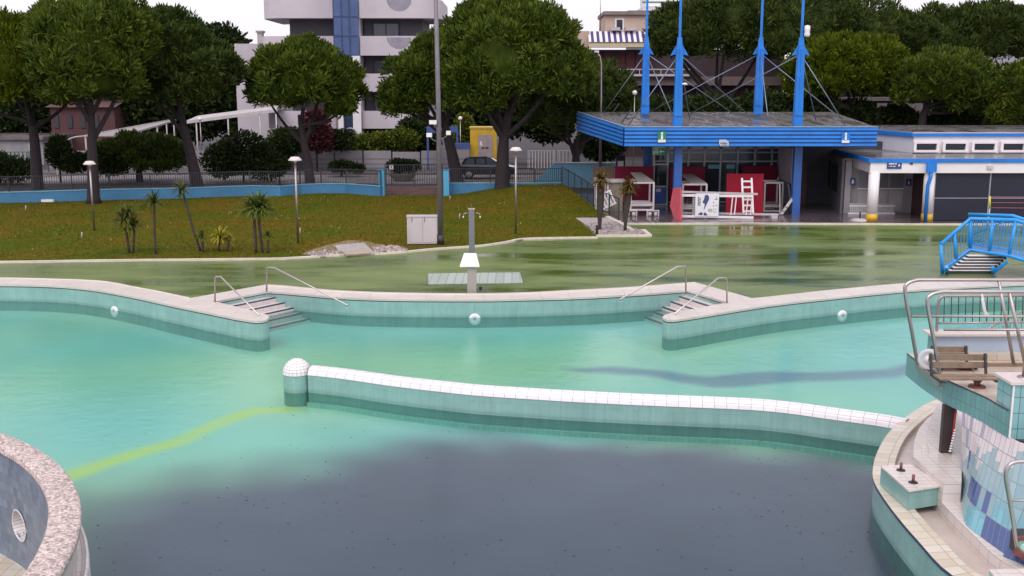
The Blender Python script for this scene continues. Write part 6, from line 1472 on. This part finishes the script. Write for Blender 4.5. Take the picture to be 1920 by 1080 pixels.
for (x0p, x1p, rl, rr_2, side) in ((490, 625.5, True, False, 'left'), (676, 828, False, True, 'right')):
    xl_, xr_ = ax(x0p), ax(x1p)
    core = MB(); core.prism([(xl_+(2.0 if rl else .1), YA+1.8), (xr_-(1.6 if not rl else .1), YA+1.8), (xr_-(1.6 if not rl else .1), YA+8.8), (xl_+(2.0 if rl else .1), YA+8.8)], .3, az(-150)).build('wall', M_rec, ab)
    for i, (pt_, pb_) in enumerate(((208, 241), (138, 172), (67.5, 104), (-2, 34), (-72, -37), (-142, -107))):
        zt_, zb_ = az(pt_), az(pb_); pl_ = wing(xl_-(.25 if (rl and i == 2) else 0), xr_, rl, rr_2)
        bp_ = MB(); bp_.ribbon([Vector((p[0], p[1], 0)) for p in pl_], zb_, zt_); bb = [Vector((p[0]+(.12 if p[0] < xl_+.5 else -.12 if p[0] > xr_-.5 else 0), p[1]+.14, 0)) for p in pl_]
        bp_.ribbon(bb, zb_, zt_, flip=True).loft([[Vector((p[0], p[1], zt_)) for p in pl_], [Vector((p.x, p.y, zt_)) for p in bb]], smooth=False)
        bo = bp_.build('balcony', M_bal, ab)
        sl_ = MB(); tri_poly(sl_, pl_, zb_+.02); tri_poly(sl_, pl_, zb_+.3); sl_.build('slab', M_bal, bo)
        # windows in the recess above
        wz0, wz1 = zt_-.35, az(pt_-33)-.25
        xx_ = xl_+(2.6 if rl else .8)
        while xx_+2.2 < xr_-1.4:
            w0 = MB().box(xx_, YA+1.70, wz0, xx_+2.2, YA+1.79, wz1).build('window', M_dark, ab)
            MB().box(xx_+.10, YA+1.66, wz0+.08, xx_+1.06, YA+1.695, wz1-.08).box(xx_+1.14, YA+1.66, wz0+.08, xx_+2.1, YA+1.695, wz1-.08).build('pane', pm('apartment_glass', (.10, .10, .14), rough=.12, var=.2), w0)
            xx_ += 3.1
    if side == 'right':
        for py in (76, 5): cc = A(748, py-6, YA); q = [Vector((cc.x+1.0*math.cos(t), YA-.02, cc.z+1.0*math.sin(t)*.9)) for t in np.linspace(PI, 2*PI, 12)]; MB().add(q, [tuple(range(12))]).build('round_opening', pm('opening_grey', (.26, .24, .29), rough=.6), ab)
# tower between wings
MB().box(ax(626), YA+.4, .3, ax(675.5), YA+9, az(-150)).build('stair_tower', M_bal, ab)
gs = MB().box(ax(627), YA+.1, az(104), ax(673), YA+.39, az(-140)).build('glass_strip', pm('blue_glass', (.05, .09, .22), rough=.12, var=.3, vs=.6), ab)
mf = MB()
for px in (641.5, 656.5): mf.box(ax(px)-.04, YA+.04, az(104), ax(px)+.04, YA+.099, az(-140))
for k in range(7): z = az(104)+k*1.52+.02; mf.box(ax(627), YA+.05, z-.05, ax(673), YA+.09, z+.05)
mf.build('mullions', pm('mullion_blue', (.03, .05, .16), rough=.4), gs)
MB().box(ax(641), YA+.25, .4, ax(659), YA+.395, az(110)).build('dark_slot', pm('slot_blue', (.03, .05, .10), rough=.3), ab)
MB().box(ax(659.5), YA-.3, .4, ax(675), YA+.39, az(105)).build('white_pier', M_white, ab); MB().box(ax(631), YA-.1, .4, ax(640.5), YA+.39, az(172)).build('white_pier', M_white, ab)
g = MB(); cA = A(655, 252, YA); rr4 = (ax(667)-ax(643))/2; xm = (ax(667)+ax(643))/2
arc = [(xm+rr4*math.cos(t), cA.z+rr4*math.sin(t)) for t in np.linspace(0, PI, 13)]; P_ = [(xm+rr4, .4)]+arc+[(xm-rr4, .4)]
g.add([Vector((p[0], YA-.6, p[1])) for p in P_]+[Vector((p[0], YA+.2, p[1])) for p in P_], [tuple(range(len(P_)))[::-1]]+[(k, k+1, len(P_)+k+1, len(P_)+k) for k in range(len(P_)-1)]); pa = g.build('arched_portal', pm('portal_dark', (.05, .055, .08), rough=.2), ab)
MB().tube([Vector((p[0], YA-.62, p[1])) for p in P_], .07, 6).build('arch_frame', M_alu, pa)
MB().box(ax(492), YA+2.0, az(-152), ax(826), YA+8.8, az(-165)).build('roof_slab', M_bal, ab)
# low wing with chimney left
t_ = thing('low_house', 'pale low house with a small chimney left of the round building', 'building', A(480, 120, 96))
MB().box(A(440, 100, 96).x, 96, .4, A(500, 100, 96).x, 103, A(480, 82, 96).z).build('wall', M_bal, t_); MB().box(A(486, 100, 96).x, 95.5, A(480, 82, 96).z, A(495, 100, 96).x, 96.3, A(490, 62, 96).z).build('chimney', M_offwhite, t_); MB().box(A(484, 100, 96).x, 95.4, A(490, 61.8, 96).z, A(497, 100, 96).x, 96.4, A(490, 58, 96).z).build('chimney_cap', M_concrete, t_)
# awning building
YH = 97.; hb = thing('awning_building', 'peach apartment house with a blue and white striped roof terrace awning', 'building', (A(1200, 200, YH).x, YH, .4))
def hx(px): return A(px, 100, YH).x
def hz(py): return A(1200, py, YH).z
M_peach = pm('peach_render', (.50, .37, .30), rough=.8, var=.1, vs=.4); M_mar = pm('maroon_curtain', (.07, .015, .022), rough=.8, var=.25, vs=2)
MB().box(hx(1104), YH+1.6, .3, hx(1480), YH+9, hz(92)).build('wall', pm('house_recess', (.04, .022, .028), rough=.8, var=.2), hb)
MB().box(hx(1136), YH+1.5, hz(80), hx(1300), YH+8, hz(26)).build('penthouse', M_peach, hb); MB().box(hx(1133), YH+1.2, hz(25.8), hx(1305), YH+8.3, hz(19)).build('roof_slab', pm('taupe_roof', (.22, .17, .16), rough=.7), hb)
w0 = MB().box(hx(1155), YH+1.42, hz(56), hx(1172), YH+1.49, hz(33)).build('window', M_white, hb); MB().box(hx(1158), YH+1.38, hz(54), hx(1169), YH+1.415, hz(35)).build('pane', M_glass, w0)
MB().box(hx(1085), YH+1, hz(88), hx(1106), YH+8, hz(57)).build('side_block', M_peach, hb)
MB().box(hx(1104), YH+.2, hz(88), hx(1228), YH+1.6, hz(78)).build('parapet', pm('cream_parapet', (.58, .48, .33), rough=.7, var=.08), hb)
m, nt, b = _base('striped_awning'); tc = N(nt, 'ShaderNodeTexCoord'); wv = N(nt, 'ShaderNodeTexWave', Scale=.62); wv.wave_profile = 'SIN'; wv.bands_direction = 'X'; nt.links.new(tc.outputs['Object'], wv.inputs['Vector'])
gt = N(nt, 'ShaderNodeMath', operation='GREATER_THAN'); gt.inputs[1].default_value = .5; nt.links.new(wv.outputs['Fac'], gt.inputs[0]); nt.links.new(mix(nt, gt.outputs[0], (.72, .68, .72), (.06, .05, .16)), b.inputs['Base Color']); b.inputs['Roughness'].default_value = .8
MB().add([(hx(1104), YH+.1, hz(78.5)), (hx(1226), YH+.1, hz(78.5)), (hx(1222), YH+1.5, hz(57)), (hx(1104), YH+1.5, hz(57))], [(0, 1, 2, 3)]).build('striped_awning', m, hb)
for i, px in enumerate((1118, 1136, 1160, 1178, 1196, 1214)): w0 = MB().box(hx(px), YH+1.50, hz(134), hx(px+15), YH+1.59, hz(94)).build('shuttered_window', M_mar, hb)
MB().box(hx(1160), YH-.1, hz(143), hx(1300), YH+1.6, hz(139)).build('balcony_slab', M_offwhite, hb); MB().bar((hx(1160), YH, hz(130)), (hx(1300), YH, hz(130)), .08).bar((hx(1160), YH, hz(139)), (hx(1160), YH, hz(130)), .06).bar((hx(1200), YH, hz(139)), (hx(1200), YH, hz(130)), .06).bar((hx(1240), YH, hz(139)), (hx(1240), YH, hz(130)), .06).build('balcony_railing', M_offwhite, hb)
MB().box(hx(1170), YH+.4, hz(160), hx(1470), YH+1.59, hz(143.5)).build('lower_wall', pm('beige_wall', (.16, .12, .115), rough=.8, var=.12), hb)
for px in (1310, 1350, 1390, 1430): MB().box(hx(px), YH+1.50, hz(205), hx(px+22), YH+1.58, hz(168)).build('shuttered_window', M_mar, hb)
MB().tube([(hx(1128), YH+2, hz(57)), (hx(1128), YH+2, hz(-20))], .04, 6).build('antenna', M_steelp, hb)
for (x0p, x1p) in ((1146, 1164), (1175, 1193)): MB().box(hx(x0p), YH+.9, hz(56), hx(x1p), YH+1.4, hz(50)).build('roof_box', M_offwhite, hb)
t_ = thing('far_white_building', 'white tower block top behind the peach house', 'building', A(1250, 0, 130))
def fx_(px): return A(px, 0, 130).x
MB().box(fx_(1206), 130, 1, fx_(1300), 140, A(1200, 12, 130).z).build('wall', M_white, t_); MB().box(fx_(1175), 128, 1, fx_(1225), 129.9, A(1200, 12, 130).z-.6).build('low_block', pm('green_grey', (.12, .15, .14), rough=.6), t_); MB().box(fx_(1204), 129.6, A(1200, 6, 130).z, fx_(1302), 129.99, A(1200, 3, 130).z).build('green_band', pm('green_band', (.1, .25, .2), rough=.5), t_)
MB().box(fx_(1215), 132, A(1200, 12, 130).z+.001, fx_(1300), 138, A(1200, -40, 130).z).build('upper_floors', M_white, t_)
# far gabled building at right
YR = 150.; t_ = thing('gabled_building', 'far pale gabled roof with many chimneys above the pines at top right', 'building', A(1860, 20, YR))
def rx(px): return A(px, 20, YR).x
def rz(py): return A(1860, py, YR).z
MB().box(rx(1808), YR, 1, rx(1960), YR+12, rz(20)).build('wall', pm('far_wall_grey', (.30, .29, .33), rough=.7), t_)
MB().add([(rx(1805), YR-.3, rz(21)), (rx(1850), YR-.3, rz(18)), (rx(1827), YR-.3, rz(12))], [(0, 1, 2)]).build('gable', M_offwhite, t_)
MB().add([(rx(1803), YR-.5, rz(20.5)), (rx(1826), YR-.5, rz(11)), (rx(1826), YR+12, rz(11)), (rx(1803), YR+12, rz(20.5))], [(0, 1, 2, 3)]).add([(rx(1826), YR-.5, rz(11)), (rx(1852), YR-.5, rz(17)), (rx(1960), YR-.5, rz(17)), (rx(1960), YR+6, rz(10)), (rx(1826), YR+6, rz(10))], [(0, 1, 2, 3, 4)]).build('roof', M_offwhite, t_)
for (a, c, top) in ((1816, 1822, 6), (1826, 1830, 5), (1844, 1848, 10), (1850, 1856, 3), (1861, 1866, 3), (1880, 1885, 8), (1893, 1898, 1), (1900, 1906, 2), (1915, 1922, 8)): MB().box(rx(a), YR+1, rz(14), rx(c), YR+1.6, rz(top)).build('chimney', pm('chimney_grey', (.33, .28, .29), rough=.7), t_)
# low house visible under the right pines, with eaves
t_ = thing('villa', 'low grey villa with flat eaves seen under the right pines', 'building', A(1650, 200, 88))
MB().box(A(1590, 0, 88).x, 88, .3, A(1745, 0, 88).x, 94, A(1650, 189, 88).z).build('wall', pm('villa_wall', (.07, .06, .06), rough=.8, var=.12), t_); MB().box(A(1580, 0, 88).x, 87, A(1650, 188.8, 88).z, A(1755, 0, 88).x, 95, A(1650, 183, 88).z).build('roof', pm('villa_roof', (.10, .085, .085), rough=.8), t_)
MB().box(A(1600, 0, 88).x, 86.6, A(1650, 208, 88).z, A(1740, 0, 88).x, 86.8, A(1650, 193, 88).z).build('balcony', pm('villa_balcony', (.12, .10, .10), rough=.7), t_)
c = A(1873, 143, 100); t_ = thing('roof_balcony', 'small white balcony frame between the pines near the right edge', 'building', c); MB().box(c.x-1, 100, c.z-.1, c.x+1.2, 102, c.z+.1).build('slab', M_white, t_); MB().bar(c+Vector((-1, 0, .1)), c+Vector((-1, 0, .9)), .1).bar(c+Vector((-1, 0, .9)), c+Vector((.3, 0, .9)), .1).bar(c+Vector((.3, 0, .9)), c+Vector((.3, 0, .1)), .1).build('frame', M_white, t_); MB().box(c.x-1, 100.2, .3, c.x+1.2, 102, c.z-.11).build('wall', M_rec, t_)
# left houses
t_ = thing('brick_house', 'red brown brick house behind the trees at far left', 'building', A(140, 240, 94))
MB().box(A(78, 0, 94).x, 94, .3, A(200, 0, 94).x, 101, A(140, 200, 94).z).build('wall', tile('brick_wall', (.085, .03, .03), (.1, .07, .07), .25, .08, rough=.85, off=.5, bump=.2), t_)
MB().add([(A(72, 0, 94).x, 93.6, A(140, 201, 94).z), (A(206, 0, 94).x, 93.6, A(140, 201, 94).z), (A(206, 0, 94).x, 98, A(140, 180, 94).z), (A(72, 0, 94).x, 98, A(140, 180, 94).z)], [(0, 1, 2, 3)]).build('roof', pm('roof_tiles', (.09, .045, .04), rough=.8), t_)
for px in (84, 110, 135, 160): w0 = MB().box(A(px, 0, 94).x, 93.9, A(140, 240, 94).z, A(px+9, 0, 94).x, 93.99, A(140, 216, 94).z).build('window', M_dark, t_)
t_ = thing('grey_house', 'low grey white house at the left edge behind the green fence', 'building', A(20, 260, 88))
MB().box(A(-90, 0, 88).x, 88, .3, A(58, 0, 88).x, 95, A(20, 262, 88).z).build('wall', pm('grey_house_wall', (.25, .24, .25), rough=.7), t_); MB().box(A(-95, 0, 88).x, 87.7, A(20, 261.8, 88).z, A(62, 0, 88).x, 95.3, A(20, 256, 88).z).build('roof', M_roof, t_)
MB().box(A(32, 0, 88).x, 87.9, A(20, 282, 88).z, A(52, 0, 88).x, 87.99, A(20, 268, 88).z).build('shutter', M_offwhite, t_)
fence('green_fence', 'dark green barred fence at the left edge before the grey house', [A(-80, 300, 82)*1, A(55, 300, 82)*1], .4, A(20, 285, 82).z, step=.3, mat=pm('fence_green', (.02, .09, .06), rough=.5), group='green fences', bar=.05)
# ================================================================== cabbage palms on the lawn
F_cord = foliage('cordyline_leaves', (.05, .085, .015), (.13, .16, .03), vs=2)
F_cordy = foliage('yellow_cordyline_leaves', (.22, .20, .02), (.38, .33, .03), vs=3)
F_dry = foliage('dry_palm_leaves', (.07, .045, .012), (.16, .11, .03), vs=3)
F_dull = foliage('dull_cordyline_leaves', (.045, .065, .014), (.095, .11, .022), vs=3)
def spiky(mb_, c, n, L_, w_, rnd, droop=.5, zmin=-.35):
    for _ in range(n):
        a = rnd.uniform(0, 2*PI); e = math.asin(rnd.uniform(zmin, 1)); d_ = Vector((math.cos(a)*math.cos(e), math.sin(a)*math.cos(e), math.sin(e)))
        s_ = d_.cross(Vector((0, 0, 1))); s_ = s_.normalized()*w_ if s_.length > .05 else Vector((w_, 0, 0)); ll = L_*rnd.uniform(.7, 1.1)
        p1 = c+d_*ll*.5+Vector((0, 0, .02)); p2 = c+d_*ll*.85-Vector((0, 0, droop*ll*.18)); p3 = c+d_*ll-Vector((0, 0, droop*ll*.42))
        mb_.add([c-s_*.5, c+s_*.5, p1+s_, p1-s_, p2+s_*.7, p2-s_*.7, p3], [(0, 1, 2, 3), (3, 2, 4, 5), (5, 4, 6)])
def cordy(label, base, stems, heads, mat, Lf=.75, n=70, r=.05, w_=.03, name='cordyline', group='spiky cordylines on the lawn', up_r=1.):
    b_ = G(base[0], base[1], .04); t_ = thing(name, label, 'plant', b_, group=group); rnd = random.Random(base[0])
    g = MB()
    for st_ in stems:
        pts = [A(q[0], q[1], b_.y) for q in st_]; pts[0].z = .02; sq_ = smooth_line(pts, 3); g.tube(sq_, [r*(1+(up_r-1)*sst((i/(len(sq_)-1)-.25)/.4)) for i in range(len(sq_))], 8)
    g.build('stem', pm('cordyline_bark', (.05, .038, .032), rough=.9, var=.3, vs=8, bump=.6, bs=25), t_); g = MB()
    for (px, py, s_) in heads: spiky(g, A(px, py, b_.y), int(n*1.3*s_), Lf*1.12*s_, w_, rnd)
    g.build('leaves', mat, t_)
cordy('slender leaning cordyline with a small ragged head', (376, 470), [[(376, 470), (362, 430), (350, 385), (343, 362)]], [(341, 356, .8), (338, 366, .45)], F_dull, .62, 60)
cordy('twin stemmed green cordyline with full round heads', (488, 473), [[(480, 470), (478, 430), (475, 396)], [(492, 474), (487, 430), (484, 390)]], [(484, 388, 1.0), (473, 393, .9), (492, 392, .8)], F_cord, .78, 120, .06)
cordy('low golden yellow spiky cordyline between the leaning and the twin ones', (411, 470), [[(411, 470), (411, 450)]], [(413, 445, .95)], F_cordy, .62, 90, w_=.026)
cordy('small dark spiky cordyline at the foot of the leaning one', (381, 472), [[(381, 472), (379, 452)]], [(378, 444, .6)], F_dull, .62, 60)
cordy('little dark shoot right of the golden cordyline', (426, 471), [[(426, 471), (429, 450)]], [(429, 446, .3)], F_dull, .6, 60)
cordy('small green cordyline right of the twin stemmed one', (503, 474), [[(503, 474), (502, 450)]], [(502, 442, .5)], F_cord, .6, 70)
cordy('bushy dull green cordyline clump at the left', (243, 474), [[(243, 474), (236, 430)], [(250, 474), (252, 420)]], [(232, 412, .9), (248, 425, .8), (240, 400, .6)], F_dull, .8, 70)
cordy('tall straight dull cordyline between the clump and the leaning one', (292, 476), [[(292, 476), (290, 430), (289, 385)]], [(289, 380, .85)], F_dull, .75, 70)
cordy('slim palm with brown crown at the left of the gravel bed', (1123, 432), [[(1124, 434), (1125, 400), (1127, 345)]], [(1127, 338, .9), (1124, 350, .6)], F_dry, .62, 110, .085, .03, up_r=2., name='palm_tree', group='two slim palms in the gravel bed')
cordy('slim palm with yellow brown crown at the right of the gravel bed', (1172, 433), [[(1172, 434), (1174, 400), (1179, 356)]], [(1179, 350, .9), (1178, 358, .7)], F_dry, .66, 110, .075, .03, up_r=2.1, name='palm_tree', group='two slim palms in the gravel bed')
p = G(1119, 441, .03); tag(MB().tube([p, p+Vector((0, 0, .45))], .06, 8).build('wooden_stub', M_bark), 'short dark wooden stub in the gravel left of the palms', 'post')
p = G(90, 378.5, .03); tag(MB().box(p.x-.35, p.y-.1, .03, p.x+.35, p.y+.1, .17).build('white_block', M_white), 'small white block lying before the blue wall at far left', 'block')
for (px, py, lb) in ((48, 395, 'leaning white peg near the blue wall at far left'), (153, 447, 'little white peg on the left lawn before the first lamp'), (562, 439, 'little white peg at the foot of the second lamp'), (843, 376, 'little white peg on the lawn right of the gate'), (861, 411, 'little white peg beside the shower column on the lawn')):
    p = G(px, py, .05); tag(MB().tube([p, p+Vector((.03, 0, .28))], .025, 6).build('marker_peg', M_offwhite), lb, 'peg', group='white pegs on the lawn')
# ================================================================== light
W = bpy.data.worlds.new('World'); S.world = W; W.use_nodes = True; nt = W.node_tree; bg = nt.nodes['Background']
sk = N(nt, 'ShaderNodeTexSky'); sk.sky_type = 'NISHITA'; sk.sun_disc = False; sk.sun_elevation = R(48); sk.sun_rotation = R(150); sk.air_density = 1.; sk.dust_density = 4.; sk.ozone_density = 1.
hs = N(nt, 'ShaderNodeHueSaturation', Saturation=.14); nt.links.new(sk.outputs[0], hs.inputs['Color'])
fl_ = nt.nodes.new('ShaderNodeMix'); fl_.data_type = 'RGBA'   # overcast veil over the clear-sky model
nt.links.new(mix(nt, 1., hs.outputs[0], (1.0, .95, 1.05), 'MULTIPLY'), fl_.inputs[6]); fl_.inputs[7].default_value = (4.35, 4.15, 4.5, 1); fl_.inputs[0].default_value = .80; nt.links.new(fl_.outputs[2], bg.inputs[0]); bg.inputs[1].default_value = .15
sl = bpy.data.lights.new('sun', 'SUN'); sl.energy = .8; sl.angle = R(35); sl.color = (1, .96, .92); so = bpy.data.objects.new('sun', sl); COL.objects.link(so); so.rotation_euler = (R(42), 0, R(-150+180)*-1)
so.rotation_euler = (R(42), 0, R(-30))
S.view_settings.view_transform = 'Standard'; S.view_settings.look = 'None'; S.view_settings.exposure = .80; S.view_settings.gamma = 1
S.cycles.max_bounces = 8; S.cycles.transparent_max_bounces = 16
# every instance of the sheets that carries no thing is part of the setting
